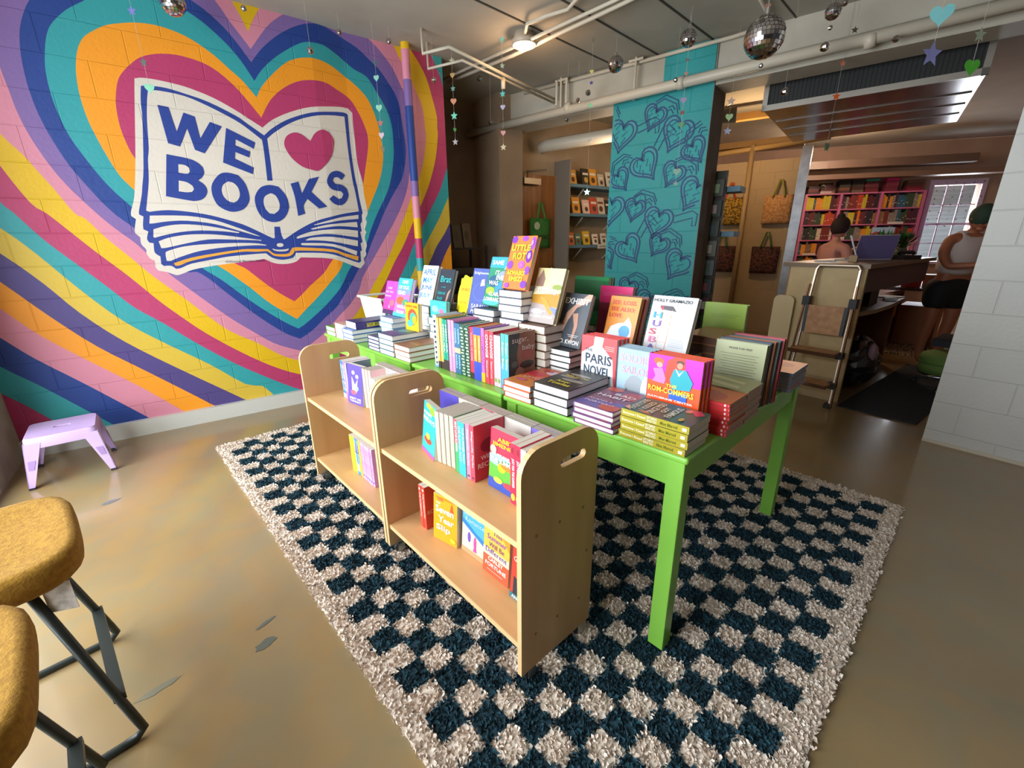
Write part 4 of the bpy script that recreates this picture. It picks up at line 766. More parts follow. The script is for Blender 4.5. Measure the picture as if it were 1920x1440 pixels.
rom = sp(.182, .246, .020, 'e8541f', 'a3206e', up([('r', .0, 1, .42, 1, 'c81ec0'), ('p', [(.32, .42), (.36, .9), (.5, 1), (.68, 1), (.72, .42)], 'e2402a'), ('e', .20, .86, .10, .075, 'd9602a'), ('e', .22, .78, .06, .06, 'f2a08a'), ('p', [(.1, .68), (.28, .72), (.36, .5), (.34, .38), (.10, .40), (.16, .52)], 'f07ab4'), ('e', .60, .90, .07, .045, '5a3a30'), ('e', .60, .83, .055, .065, 'e0907a'), ('p', [(.50, .74), (.72, .76), (.86, .52), (.82, .34), (.5, .30), (.44, .5)], '1f9fae'), ('p', [(.52, .78), (.6, .66), (.70, .78), (.66, .72), (.6, .60), (.54, .72)], 'eef4f6'), ('r', .45, .78, .08, .26, '2a5fd0'),
  ('t', 'THE', .38, .58, .335, .065, 'f4e23a'), ('t', 'ROM-COMMERS', .04, .90, .185, .125, 'f4e23a'), ('t', 'KATHERINE CENTER', .05, .9, .04, .04, 'ffffff')], .38))
for i in range(3): lean(TBL, 'rom', .158+.0215*i, .054-.003*i, 0, 'magenta and orange hardcover with a drawn couple, %s of three' % ('front', 'middle', 'rear')[i], rom, 0, 0, 'magenta and orange hardcovers face out')
# black stack and the leaning book on it
exh = sp(.150, .230, .0262, '2b2d31', '1f2023', [('t', 'EXHIBIT', .1, .9, .8, .09, 'e8e4e0'), ('e', .5, .6, .3, .05, '9a8a80')], [('t', 'EXHIBIT', .5, .95, .25, .75, 'e8e8e8')], page=PAGEW)
stack(TBL, 'exhs', 6, .262, .652, 0, 'black-jacketed hardcover under the dark cover with bare limbs', 'black-jacketed hardcovers in a stack', jit=.007, spec=exh)
exf = sp(.155, .235, .022, '4a4f58', '2b2d31', [('p', [(.85, 1), (1, 1), (.98, .88), (.55, .74), (.34, .5), (.18, .18), (.05, .05), (.12, .4), (.25, .66), (.55, .84)], 'c99c88'), ('p', [(.45, .62), (.65, .64), (.72, .4), (.66, .1), (.60, .1), (.6, .4)], 'b98a76'), ('e', .30, .58, .10, .08, 'd0a490'), ('t', 'EXHIBIT', .06, .94, .80, .11, 'f4f2f0'), ('t', 'R. O. KWON', .05, .92, .05, .085, 'f4f2f0'), ('r', .45, .85, .22, .228, 'e0dedb'), ('r', .5, .82, .19, .198, 'e0dedb')])
lean(TBL, 'exf', .315, .648, .160, 'dark grey hardcover with bare limbs, leaning on top of the black stack', exf, 19, -4)
# second tier behind
def filler(u, v, z0, n, key, spec, desc, group, jit=.006): stack(TBL, key, n, u, v, z0, desc, group, jit=jit, spec=spec)
wh1 = sp(.150, .236, .0322, '4a4e60', '55586a', page=PAGEW)
darkst = sp(.156, .236, .0340, '4b3a36', '4b3a36', page=PAGE)
seel = sp(.150, .205, .024, 'e8903a', '7a2c20', [('p', [(.08, .12), (.2, .36), (.42, .44), (.6, .46), (.72, .58), (.86, .44), (.9, .2), (.7, .1), (.3, .06)], 'e6eef2'), ('e', .66, .28, .18, .13, '3a9ad8'), ('e', .42, .22, .10, .06, 'cfe0ea'), ('t', 'SEE: LOSS.', .10, .90, .83, .085, 'c8443c'), ('t', 'SEE ALSO:', .10, .88, .69, .085, 'c8443c'), ('t', 'LOVE.', .08, .52, .56, .085, 'c8443c')])
filler(.445, .478, 0, 5, 'dk1', darkst, 'dark hardcover in the shadowed stack under the orange leaning book', 'dark hardcovers under the orange book')
lean(TBL, 'seel', .452, .482, .175, 'orange leaning hardcover with a blue and white wave', seel, 16, 0)
lean(TBL, 'seel2', .484, .470, .175, 'dark red hardcover tucked behind the orange leaning book', sp(.150, .207, .024, '6a2420', '5a1c1a'), 16, 0)
husb = sp(.182, .225, .026, 'e4e6ec', '7a3c30', [('p', [(.2, .93-.1), (.5, .83), (.60, .74), (.26, .76)], '4a4450'), ('p', [(.2, .80), (.3, .82), (.28, .74)], 'c8324a'), ('r', .30, .315, .0, .76, 'e8b8a0'), ('r', .50, .515, .0, .76, 'e8b8a0')]+[('r', .31, .51, .08+.11*i, .092+.11*i, 'e8b8a0') for i in range(6)]+[('t', 'HOLLY GRAMAZIO', .04, .90, .89, .055, '26242c'), ('t', 'H', .10, .30, .60, .11, '2aa0e0'), ('t', 'U', .12, .31, .45, .11, '7a5ac0'), ('t', 'S', .08, .25, .31, .11, 'd83a5a'), ('t', 'B', .11, .29, .17, .11, 'e07aa0'), ('t', 'A', .10, .29, .03, .11, '7a5ac0')]+[('r', .60, .88, .50-.03*i, .508-.03*i, 'a9b4cc') for i in range(5)]+[('r', .58, .90, .26-.03*i, .268-.03*i, 'a9b4cc') for i in range(5)])
filler(.425, .248, 0, 5, 'dk2', darkst, 'dark hardcover in the shadowed stack under the white leaning book', 'dark hardcovers under the white book')
lean(TBL, 'husb', .430, .240, .176, 'white leaning hardcover with a ladder and coloured letters', husb, 17, 0)
# tall white stack with the orange and purple book on top
filler(.235, .912, 0, 12, 'wh1', wh1, 'white-paged hardcover in the tall stack under the orange and purple book', 'white-paged hardcovers in the tallest stack')
lr = sp(.158, .240, .024, 'ee7a3a', '6a2c24', [(k, *v) for k, v in (('e', (.12, .93, .12, .07, '7a3ab0')), ('e', (.55, .95, .13, .05, '9a4ac8')), ('e', (.9, .86, .10, .12, '9a4ac8')), ('e', (.85, .62, .12, .12, '6a2ca0')), ('e', (.15, .45, .12, .08, '8a44b8')), ('e', (.62, .46, .14, .07, 'a85ad0')), ('e', (.90, .36, .10, .08, '8a44b8')), ('e', (.88, .10, .13, .07, '7a3ab0')), ('e', (.2, .06, .10, .05, '9a4ac8')), ('e', (.86, .63, .06, .06, 'e89ac0')), ('e', (.62, .46, .07, .035, 'e86a9a')), ('e', (.88, .87, .04, .05, 'e89ac0')))]+[('t', 'LITTLE', .10, .86, .72, .11, 'a8f03a'), ('t', 'ROT', .22, .76, .56, .12, 'a8f03a'), ('t', 'AKWAEKE', .12, .86, .26, .08, 'b8f03a'), ('t', 'EMEZI', .26, .80, .15, .08, 'b8f03a')])
lean(TBL, 'lr', .244, .902, .396, 'orange and purple hardcover with green letters on the highest stack', lr, 19, -2)
filler(.215, 1.085, 0, 9, 'wh2', wh1, 'white-paged hardcover in the stack under the green abstract cover', 'white-paged hardcovers under the green abstract book')
same = sp(.158, .238, .026, '2f8a6a', '1f5a4c', [('r', 0, 1, .78, 1, '3aa0c8'), ('e', .3, .5, .25, .12, '2a5a7a'), ('e', .7, .35, .25, .15, '3a8ad0'), ('e', .25, .3, .2, .08, '9ac43a'), ('e', .7, .62, .25, .1, '8a9aa8'), ('e', .4, .08, .4, .07, '4ab8b0'), ('t', 'SAME', .10, .62, .84, .09, 'f6f8f4'), ('t', 'AS', .70, .92, .74, .08, 'f6f8f4'), ('t', 'IT', .34, .52, .64, .08, 'f6f8f4'), ('t', 'EVER', .42, .90, .53, .09, 'f6f8f4'), ('t', 'WAS', .12, .56, .42, .09, 'f6f8f4'), ('t', 'CLAIRE', .24, .76, .20, .08, 'f6f8f4'), ('t', 'LOMBARDO', .06, .92, .09, .08, 'f6f8f4')])
lean(TBL, 'same', .262, 1.066, .304, 'green and blue abstract hardcover with white capitals', same, 19, -1)
filler(.255, 1.245, 0, 6, 'wh3', sp(.150, .23, .0400, '39406a', '39406a', page=PAGEW), 'thick blue-edged hardcover under the plain blue cover', 'blue-edged hardcovers')
enl = sp(.160, .235, .024, '4a5aa0', '39487f', [('e', .5, .5, .38, .20, '5868ae'), ('e', .5, .5, .34, .18, '4a5aa0'), ('p', [(.45, .62), (.66, .64), (.62, .78), (.48, .76)], 'c4c2a0'), ('t', 'Enlightenment', .08, .92, .86, .07, 'eef0f8', .0), ('t', 'SARAH', .16, .84, .14, .09, 'eef0f8', 0), ('t', 'PERRY', .18, .80, .03, .08, 'eef0f8', 0)])
lean(TBL, 'enl', .272, 1.198, .244, 'plain blue hardcover with fine white lettering', enl, 15, 0)
filler(.225, .762, 0, 7, 'br1', sp(.160, .238, .0360, '6a4a3a', '6a4a3a', page=PAGE), 'brown-edged hardcover in the stack under the cream cottage cover', 'brown-edged hardcovers')
sand = sp(.160, .242, .022, 'e6d9a0', '7a4a34', [('r', 0, 1, 0, .36, 'a89a98'), ('p', [(0, .36), (1, .3), (1, .56), (0, .5)], 'b8862a'), ('p', [(.05, .66), (.32, .66), (.34, .80), (.2, .97), (.06, .80)], '9a7a70'), ('e', .3, .63, .28, .02, 'e8e0cc'), ('e', .85, .66, .18, .05, '8a9a4a'), ('p', [(.3, .5), (.55, .44), (.95, .2), (.8, .16), (.5, .34)], 'e0902a'), ('p', [(.7, .3), (.98, .16), (1, .28)], '7a8ae0'), ('e', .3, .2, .25, .05, 'c4bcc8'), ('t', 'SANDWICH', .06, .94, .525, .10, 'fbfaf2'), ('t', 'a novel', .36, .64, .20, .03, 'fbfaf2'), ('t', 'CATHERINE NEWMAN', .08, .94, .09, .05, 'fbfaf2')])
lean(TBL, 'sand', .268, .757, .258, 'cream and brown hardcover with a shingled cottage', sand, 19, -1)
# tall dark row with green and pink jackets behind
filler(.60, .60, 0, 5, 'dk3', darkst, 'dark hardcover under the hot pink jacket', 'dark hardcovers under the pink jacket')
lean(TBL, 'pinkj', .605, .598, .172, 'hot pink jacketed hardcover standing behind the orange leaning book', sp(.175, .228, .030, '8a2444', '8a2444', [('r', 0, 1, .66, 1, 'e8307a'), ('r', .1, .7, .86, .866, 'f080a8'), ('r', .1, .6, .83, .836, 'f080a8'), ('r', .12, .6, .80, .806, 'f080a8'), ('r', .34, .42, .52, .60, 'f4f0f0')], page=PAGEW), 6, 0)  # maroon lower cover is shade painted onto the pink jacket
filler(.62, .80, 0, 6, 'dk4', sp(.156, .236, .0340, '28402f', '28402f'), 'dark green hardcover under the bright green jacket', 'dark green hardcovers at the back')
lean(TBL, 'greenj', .625, .738, .206, 'bright green jacketed hardcover at the back of the display, front copy', sp(.20, .228, .026, '1f7a44', '17603a', [('r', 0, 1, .3, .55, '1c4a34'), ('r', 0, 1, .93, 1, '2a9a58')], page=PAGEW), 4, 0)
lean(TBL, 'greenj', .654, .742, .206, 'bright green jacketed hardcover at the back of the display, rear copy', sp(.20, .228, .026, '1f7a44', '17603a'), 4, 0)
# near right end: paperbacks, back covers and rows
redp = sp(.142, .205, .0137, 'dc6a2a', 'c8202c', [('e', .35, .5, .42, .36, 'c8452a')], [('e', .07, .016, .5, .32, 'f6dcd8'), ('r', .015, .02, .3, .7, 'f6dcd8')], hard=False, page=noise_mat('paper_pink', 'b8968c', 'cfaaa0', scale=4, rough=.85, stretch=(1, 1, 90)))
stack(TBL, 'redp', 8, .222, -.018, 0, 'red-spined paperback in the stack right of the magenta hardcovers', 'red-spined paperbacks', 'lays', jit=.003, spec=redp)
glp = sp(.142, .205, .0142, 'a8a878', '9a8a60', [('p', [(.1, .2), (.3, .2), (.5, .8), (.3, .8)], 'cfcaa0'), ('p', [(.5, .2), (.7, .2), (.9, .8), (.7, .8)], 'cfcaa0')], hard=False, page=redp['page'])
stack(TBL, 'glp', 8, .372, -.016, 0, 'olive-covered paperback in the stack behind the red-spined ones', 'olive-covered paperbacks', 'lays', jit=.003, spec=glp)
praise = sp(.178, .240, .024, 'b9bf98', '8a7a50', [('r', .0, 1, .0, .28, 'a6a078'), ('t', 'PRAISE FOR PREP', .28, .74, .88, .03, '4a4638')]+[('r', .12+.04*(i % 3), .88-.05*(i % 2), .80-.042*i, .807-.042*i, '7a7660') for i in range(13)], page=noise_mat('paper_tan', '8a6a3e', 'a4824e', scale=4, rough=.85, stretch=(1, 1, 90)))
lean(TBL, 'praise', .545, .002, 0, 'cream back cover of blurbs facing out behind the red paperbacks', praise, 3, 0)
for i, (c1, lab) in enumerate((('3a4a5c', 'navy-edged hardcover first behind the cream blurb cover'), ('a8643a', 'rust-edged hardcover second behind the cream blurb cover'), ('4a6a72', 'slate-edged hardcover third behind the cream blurb cover'), ('b23a4c', 'crimson hardcover at the rear of the short row'))):
    lean(TBL, 'pr%d' % i, .575+.029*i, .0-.006*i, 0, lab, sp(.178, .244+.004*(i == 3), .026, c1, c1, page=praise['page']), 3, 0, 'short row behind the blurb cover')
bo = sp(.15, .215, .0135, 'e06a2a', '5f7f9a', [('e', .5, .6, .3, .2, 'c8402a')], hard=False, page=noise_mat('paper_blue', '5a7890', '86a0b4', scale=4, rough=.8, stretch=(1, 1, 90)))
stack(TBL, 'bo', 6, .84, -.026, 0, 'blue-edged paperback at the far right corner of the table', 'blue-edged paperbacks', spec=bo)
wdp = sp(.150, .22, .0330, '9a6a48', '7a5038', page=noise_mat('paper_brown', '5c4034', '7c5846', scale=4, rough=.85, stretch=(1, 1, 90)))
stack(TBL, 'wdp', 7, .60, .186, 0, 'brown hardcover in the blurred stack behind the white leaning book', 'brown hardcovers at the back', spec=wdp)
stack(TBL, 'lgs', 3, .86, .22, 0, 'grey-paged hardcover under the lime jacket', 'hardcovers under the lime jacket', spec=sp(.155, .23, .034, '5a5a4a', '5a5a4a'))
lean(TBL, 'limej', .865, .195, .104, 'lime green jacketed hardcover behind the brown stack', sp(.18, .228, .030, '8aa82a', '6a8422', [('r', .2, .9, .78, .785, '5a6f1c'), ('r', .2, .8, .74, .745, '5a6f1c')], page=PAGEW), 3, 0)
# far tables
bro = sp(.152, .235, .0272, '9a6a4a', '8a5a40', [('r', .3, .8, .3, .34, 'c09878'), ('r', .2, .7, .5, .53, '7a4a34')], page=PAGEW)
stack(TBL, 'bro', 3, -.008, 1.500, 0, 'brown-topped hardcover left of the white blotched spine', 'brown-topped hardcovers', jit=.004, spec=bro)
blt = sp(.160, .235, .0298, '2f5f6e', '2c3c66', [('r', 0, 1, 0, .3, '34406e'), ('e', .5, .6, .3, .2, '5aa090')], page=PAGEW)
stack(TBL, 'blt', 4, -.008, 1.668, 0, 'teal-topped hardcover left of the brown-topped stack', 'teal-topped hardcovers', jit=.004, spec=blt)
thn = sp(.130, .21, .0205, '39406a', '39406a', page=PAGEW)
stack(TBL, 'thn', 4, .002, 1.846, 0, 'slim navy-edged hardcover in the low stack by the trolley corner', 'slim navy-edged hardcovers', jit=.004, spec=thn)
glo = sp(.142, .235, .0270, '4a78c0', '3a6ab0', [('r', .1, .4, .2, .5, 'c0c8a0'), ('r', .5, .9, .6, .8, 'a0c0d8')], page=PAGEW)
stack(TBL, 'glo', 3, -.01, 2.165, 0, 'blue-topped hardcover under the purple and yellow book', 'blue-topped hardcovers', jit=.004, spec=glo)
pke = sp(.134, .225, .033, 'e2b0a8', 'c8505a', page=PAGEW)
stack(TBL, 'pke', 3, 0, 2.315, 0, 'red-edged hardcover between the blue and the green far stacks', 'red-edged hardcovers', jit=.004, spec=pke)
gre = sp(.140, .225, .030, '5aa03a', '5aa03a', page=PAGEW)
stack(TBL, 'gre', 2, 0, 2.465, 0, 'green-topped hardcover at the far end of the tables', 'green-topped hardcovers', jit=.004, spec=gre)
pyb = sp(.150, .24, .046, '3a3070', '3f3478', [('p', [(0, .2), (1, .2), (.5, .7)], 'e0cf2a')], [('p' if False else 'r', .30, .70, .25, .75, 'e0cf2a'), ('t', 'SILVER', .52, .74, .35, .75, '2a2450'), ('t', 'NITRATE', .26, .48, .35, .75, '2a2450')], page=PAGEW)
book('pyb', TBL @ Matrix.Translation((.02, 2.165+.150, .083+.0465)) @ Matrix(((0, 0, 1, 0), (0, -1, 0, 0), (1, 0, 0, -.0465), (0, 0, 0, 1))), 'purple book with a yellow spine panel lying on the blue-topped stack', **pyb)
filler(.16, 1.96, 0, 5, 'bw1', sp(.155, .235, .0320, '6fa0b8', '6fa0b8', page=PAGEW), 'pale teal-edged hardcover under the pink and blue leaning covers', 'pale teal-edged hardcovers')
filler(.30, 1.76, 0, 6, 'bw2', sp(.155, .235, .0390, 'b8c0c8', '8090a0', page=PAGEW), 'grey-edged hardcover under the white month-name cover', 'grey-edged hardcovers')
filler(.30, 1.58, 0, 6, 'bw3', sp(.145, .225, .0390, '50545c', '40444c', page=PAGEW), 'charcoal-edged hardcover under the black cover', 'charcoal-edged hardcovers')
gold = sp(.140, .155, .024, 'e8b020', 'd89a18', [('e', .55, .5, .35, .3, 'd84a28'), ('e', .6, .45, .25, .22, '3aa88a'), ('e', .7, .4, .15, .15, 'e8a020'), ('e', .35, .25, .2, .12, '4ab8a8'), ('t', 'GOLD DIG', .08, .94, .84, .09, 'd84020')])
lean(TBL, 'gold', .152, 1.648, .121, 'small yellow book with a red and green dragon standing on the teal-topped stack', gold, 3, 0)
lean(TBL, 'teals', .225, 1.478, .205, 'turquoise book peeping over the far end of the long row', sp(.155, .09, .022, '3fb8b4', '2f98a0', [('e', .3, .5, .2, .2, '8ad8d0'), ('e', .7, .4, .15, .15, 'c86a90')]), 3, 0)
filler(.205, 1.478, 0, 5, 'tlb', sp(.15, .14, .0405, '7a8a98', '6a7a88'), 'grey hardcover under the turquoise book', 'grey hardcovers under the turquoise book')
one = sp(.160, .238, .026, 'b070d8', '8a50b0', [('r', 0, 1, .72, 1, '3ab4e0'), ('r', 0, 1, .60, .72, '7a90e0'), ('e', .35, .42, .28, .10, 'e8603a'), ('e', .75, .38, .2, .09, '3a9a7a'), ('r', 0, 1, 0, .1, '4ab0c8'), ('t', 'ONE', .30, .72, .86, .09, 'ffffff'), ('t', 'OF OUR', .10, .86, .72, .09, 'ffffff'), ('t', 'KIND', .14, .66, .57, .10, 'ffffff'), ('t', 'NICOLA', .24, .84, .22, .08, 'ffffff'), ('t', 'YOON', .24, .78, .08, .08, 'ffffff')])
lean(TBL, 'one', .222, 1.900, .164, 'pink and turquoise leaning hardcover with white capitals', one, 18, 0)
lean(TBL, 'pur', .232, 2.065, .162, 'magenta and violet leaning hardcover at the left end of the covers', sp(.150, .212, .024, 'b048c8', '8a3098', [('r', 0, 1, 0, .14, '4a2a5a'), ('r', 0, 1, .14, .45, 'e0409a'), ('e', .7, .35, .2, .1, 'f06a7a'), ('t', 'DARE', .2, .55, .76, .06, 'f0c8f0'), ('t', 'GET WO', .05, .7, .64, .06, 'f0c8f0'), ('t', 'PENNY', .05, .6, .52, .05, 'f0c8f0'), ('t', 'L', .5, .6, .2, .08, 'ffffff')]), 16, 0)
april = sp(.160, .238, .026, 'e8eef2', 'c8c8cc', [('t', 'APRIL', .08, .92, .76, .15, '2a6a9a'), ('t', 'MAY', .16, .78, .56, .14, '2a8ac0'), ('t', 'JUNE', .12, .84, .36, .14, '2a6a9a'), ('t', 'JULY', .10, .80, .16, .14, '3a98c8')])
lean(TBL, 'april', .315, 1.757, .241, 'white leaning hardcover with four month names in blue', april, 18, 0)
brat = sp(.142, .222, .024, '2b3440', '222a34', [('p', [(.70, .12), (.82, .16), (.88, .38), (.95, .5), (.85, .46), (.76, .38)], 'b08a78'), ('t', 'Brat', .14, .84, .66, .16, '2ac8cc', .0), ('t', 'a novel', .28, .56, .52, .03, '2ac8cc', 0), ('t', 'Gabriel', .10, .62, .34, .08, '2ab0b4', 0), ('t', 'Smith', .12, .50, .20, .08, '2ab0b4', 0)])
lean(TBL, 'brat', .315, 1.588, .241, 'near-black leaning hardcover with a short cyan title', brat, 18, 0)
yl = sp(.110, .205, .02, 'f2e21a', 'd8c818', [('t', 'SPRING', .14, .86, .70, .07, 'd84a20'), ('t', 'FICTION', .12, .88, .48, .07, 'd84a20'), ('t', 'GREETINGS', .1, .9, .30, .05, 'c89a18')], hard=False)
filler(.30, 1.43, 0, 5, 'ylb', sp(.14, .22, .046, '6a5040', '6a5040'), 'dark hardcover under the jagged yellow sign', 'dark hardcovers under the yellow sign')
t = thing('price_sign', 'jagged bright yellow display sign between the black and the blue covers', 'sign', M=TBL @ Matrix.Translation((.315, 1.405, .233)) @ Matrix.Rotation(R(16), 4, 'Y'))
b = MB(); pts = []
for i in range(34):
    a = 2*math.pi*i/34; rr_ = 1+.07*math.cos(9*a); pts.append((.056+.055*rr_*math.copysign(abs(math.cos(a))**.55, math.cos(a)), .10+.10*rr_*math.copysign(abs(math.sin(a))**.55, math.sin(a))))
b.prism([pts], lambda a, c, tt: (tt, a, c), 0, .006, mat('f4e41c', .5)); b.build('sign_card', t)
b = MB(); f = lambda a, c: (-.0012, .112*(1-a), c)
b.text('SPOKES', f, .18, .82, .118, .134, mat('c8401c')); b.text('DATING', f, .2, .8, .05, .062, mat('d8901c')); b.quad(f(.22, .086), f(.8, .086), f(.8, .089), f(.22, .089), mat('c8a018')); b.build('sign_lettering', t)
# white open basket at the far end
t = thing('wire_basket', 'white slatted basket standing at the far end of the tables', 'basket', M=TBL @ Matrix.Translation((.30, 2.32, 0)))
wb = mat('f2f2ee', .5)
b = MB(); b.box(0, .27, 0, .30, 0, .01, wb); b.build('base', t)
def sl(nm, pts): b = MB(); [b.tube(p, .005, wb, n=6) for p in pts]; b.build(nm, t)
sl('slats', [[(.02+.03*i*0, y, 0), (-.02, y*1.05-.01, .235)] for i, y in enumerate([.02*k+.01 for k in range(15)])]+[[(x, 0, 0), (x, -.02, .235)] for x in [.03*k for k in range(10)]])
b = MB(); b.tube([(-.025, -.025, .235), (.29, -.025, .235), (.29, .325, .235), (-.025, .325, .235)], .009, wb, n=6, closed=True); b.build('rim', t)

# ---------------------------------------------------------------- books on the trolleys
def pb(cover, spine, art=(), sart=(), w_=.138, h_=.210, t_=.024, page=None): return sp(w_, h_, t_, cover, spine, art, sart, False, page)
T1 = RM @ Matrix.Translation((0, 0, .5505)); T1L = RM @ Matrix.Translation((0, 0, .1805)); T2 = RM @ Matrix.Translation((0, .874, .5505)); T2L = RM @ Matrix.Translation((0, .874, .1805))
def face(base, key, u, v, spec, lab, yaw=0, ln=6, group=None): return lean(base, key, u, v, 0, lab, spec, ln, yaw, group)
fri = pb('2fb0b4', '2a9aa0', [('e', .7, .9, .28, .08, '8ac43a'), ('e', .4, .95, .2, .05, 'e8c03a'), ('e', .45, .28, .28, .07, 'd8452e'), ('e', .45, .36, .16, .06, 'e8d84a'), ('r', 0, 1, 0, .07, 'e0559a'), ('t', 'FUNNY', .08, .7, .76, .07, 'eef8f4'), ('t', 'FRIDAYS', .06, .92, .64, .09, 'eef8f4')])
face(T1, 'fri', .105, .598, fri, 'turquoise paperback with a curled cover, first of the pack by the shelf end', -12, 7)
grey_pg = noise_mat('paper_grey', 'a89e90', 'c0b6a8', scale=4, rough=.85, stretch=(90, 90, 1))
BK = Matrix(((0, 1, 0, 0), (-1, 0, 0, 0), (0, 0, 1, 0), (0, 0, 0, 1)))      # standing, page edges toward -u
vv = .592
for i in range(4):
    t_ = .0245; book('frib', T1 @ Matrix.Translation((.118+.004*i, vv, .001)) @ BK, 'paperback with only its page edges showing, %s from the turquoise cover' % ('nearest', 'second', 'third', 'fourth')[i], 'paperbacks turned page-side out', **pb('d8d0c4', 'b8a890', t_=t_, page=grey_pg)); vv -= t_+.0008
rc = pb('c83a50', 'd0485c', [('e', .5, .6, .3, .13, '8a2034'), ('t', 'WINGS', .2, .8, .36, .08, 'f6dede'), ('t', 'RECKLESS', .1, .95, .22, .09, 'f6dede')], [('t', 'Magnolia Parks', .25, .9, .25, .7, 'f4d4dc'), ('e', .06, .02, .5, .3, '5a2a3a')], t_=.0245, h_=.215)
tq = pb('2fb4bc', '34bcc4', [], [('t', 'THE SUMMER PACT', .25, .92, .25, .72, 'e8f8f6')], t_=.0215)
rgp = pb('3a9a5c', '3f9f60', [], [('r', .55, 1, 0, 1, 'd85060'), ('t', 'MUST LOVE FLOWERS', .4, .96, .25, .75, 'f6f0e0')], t_=.0235)
v2 = row(T1, [('rcl', rc, 'pink-red paperback showing its front cover beside the red sunset book'), ('rcl2', pb('d87a90', 'e0809c', [], [('t', 'Magnolia Parks', .25, .9, .25, .7, 'fbe4ea'), ('e', .06, .02, .5, .3, '5a2a3a')], t_=.0235, h_=.215), 'light pink spine next to the pink-red paperback'), ('tq', tq, 'turquoise spine on the upper trolley shelf, right-hand copy'), ('tq', tq, 'turquoise spine on the upper trolley shelf, left-hand copy'), ('rgp', rgp, 'red and green spine on the upper trolley shelf')], .120, .362, 0, 'spines on the near upper trolley shelf')
abby = pb('dc2f4c', 'd82848', [('r', 0, 1, 0, .5, '5aa83c'), ('e', .35, .5, .5, .10, '9ab8d8'), ('e', .75, .46, .45, .08, '4f9a3a'), ('e', .45, .40, .14, .08, 'f0c020'), ('e', .7, .45, .3, .06, 'e87a2a'), ('r', 0, 1, 0, .17, '3048a0'), ('e', .35, .17, .16, .05, 'e8e048'), ('e', .75, .15, .22, .05, 'c83a4a'), ('e', .14, .66, .11, .07, 'ecd9a0'), ('t', 'ABBY', .28, .82, .82, .07, 'f4d23a'), ('t', 'JIMENEZ', .10, .94, .72, .08, 'f4d23a'), ('t', 'JUST FOR', .18, .74, .57, .05, 'ffffff'), ('t', 'THE SUMMER', .08, .92, .47, .07, 'ffffff')], t_=.027, h_=.215, w_=.142)
face(T1, 'abby', .150, .180, abby, 'red paperback with a sunset landscape facing out on the upper trolley shelf', 0, 5)
abs_ = pb('d82848', 'dc2c4c', [], [('t', 'ABBY', .82, .95, .25, .75, '2a1a20'), ('t', 'JUST FOR THE SUMMER', .28, .76, .2, .8, 'fbeef0'), ('e', .12, .06, .5, .4, 'e8d040')], t_=.0235, h_=.215)
row(T1, [('cpu', pb('5a48c0', '5a48c0', [('e', .6, .8, .1, .06, 'c8a0f0')], [], t_=.024), 'violet paperback by the handle slot of the near panel'), ('cpw', pb('e8e4e0', 'e2ded8', [], [], t_=.024), 'white spine by the near end panel'), ('abs', abs_, 'red spine beside the sunset cover, right-hand copy'), ('abs', abs_, 'red spine beside the sunset cover, left-hand copy')], .128, .088, 0, 'spines on the near upper trolley shelf')
# a second rank of paperbacks standing behind, their backs to the table side
def rank(base, v0, cols, group, where, u=.266):
    v = v0
    for i, (c1, cnm) in enumerate(cols):
        for k in range(2):
            lean(base, 'rk'+c1, u+.0245*k, v, 0, '%s paperback, rear rank of the %s, %s' % (cnm, where, ('front copy', 'rear copy')[k]), pb(c1, c1, t_=.0235, h_=.212, w_=.136, page=grey_pg), 0, 0, group)
        v += .139
rank(T1, .09, (('7a70d0', 'periwinkle'), ('d8d4cc', 'pale'), ('c86a7a', 'rose'), ('c8c0b4', 'buff'), ('5a50b8', 'indigo')), 'rear rank of the near upper trolley shelf', 'near upper trolley shelf')
# lower shelf, near trolley
thr = pb('dc4a34', 'de4634', [('r', 0, 1, 0, 1, 'dc4a34'), ('t', 'THE', .28, .66, .64, .07, 'f0c8a0'), ('r', .44, .54, .56, .57, 'f0c8a0'), ('t', 'ROMANTIC', .06, .98, .34, .10, 'f0b890'), ('e', .5, .22, .3, .03, 'c83a2a')], [('t', 'THE ROMANTIC', .25, .85, .25, .75, 'f6d4c8'), ('e', .92, .03, .5, .3, 'f6d4c8')], t_=.0225, h_=.205)
row(T1L, [('thr', thr, 'vermilion paperback with its front cover showing at the left of the lower shelf'), ('thr', thr, 'vermilion paperback spine outermost at the left of the lower shelf')], .106, .700, 0, 'vermilion paperbacks')
svn = pb('f2a01c', 'e08a10', [('e', .3, .9, .15, .03, 'e0701c'), ('p', [(.7, .72), (.86, .72), (.80, .90), (.76, .90)], 'c8502a'), ('t', 'THE', .10, .30, .80, .04, 'fdf6e6'), ('t', 'Seven', .10, .86, .62, .15, 'fdf6e6'), ('t', 'Year', .22, .88, .42, .14, 'fdf6e6'), ('t', 'Slip', .14, .74, .20, .16, 'fdf6e6'), ('t', 'ASHLEY POSTON', .1, .9, .93, .03, 'd8602a'), ('e', .85, .12, .12, .05, 'f4c030')], t_=.026, h_=.205, w_=.135)
face(T1L, 'svn', .128, .512, svn, 'orange paperback with big white script facing out on the lower shelf', 10, 5)
face(T1L, 'svb', .158, .507, pb('b8a48c', 'a08c74', t_=.024, h_=.205, w_=.135), 'paperback directly behind the orange one on the lower shelf', 10, 5)
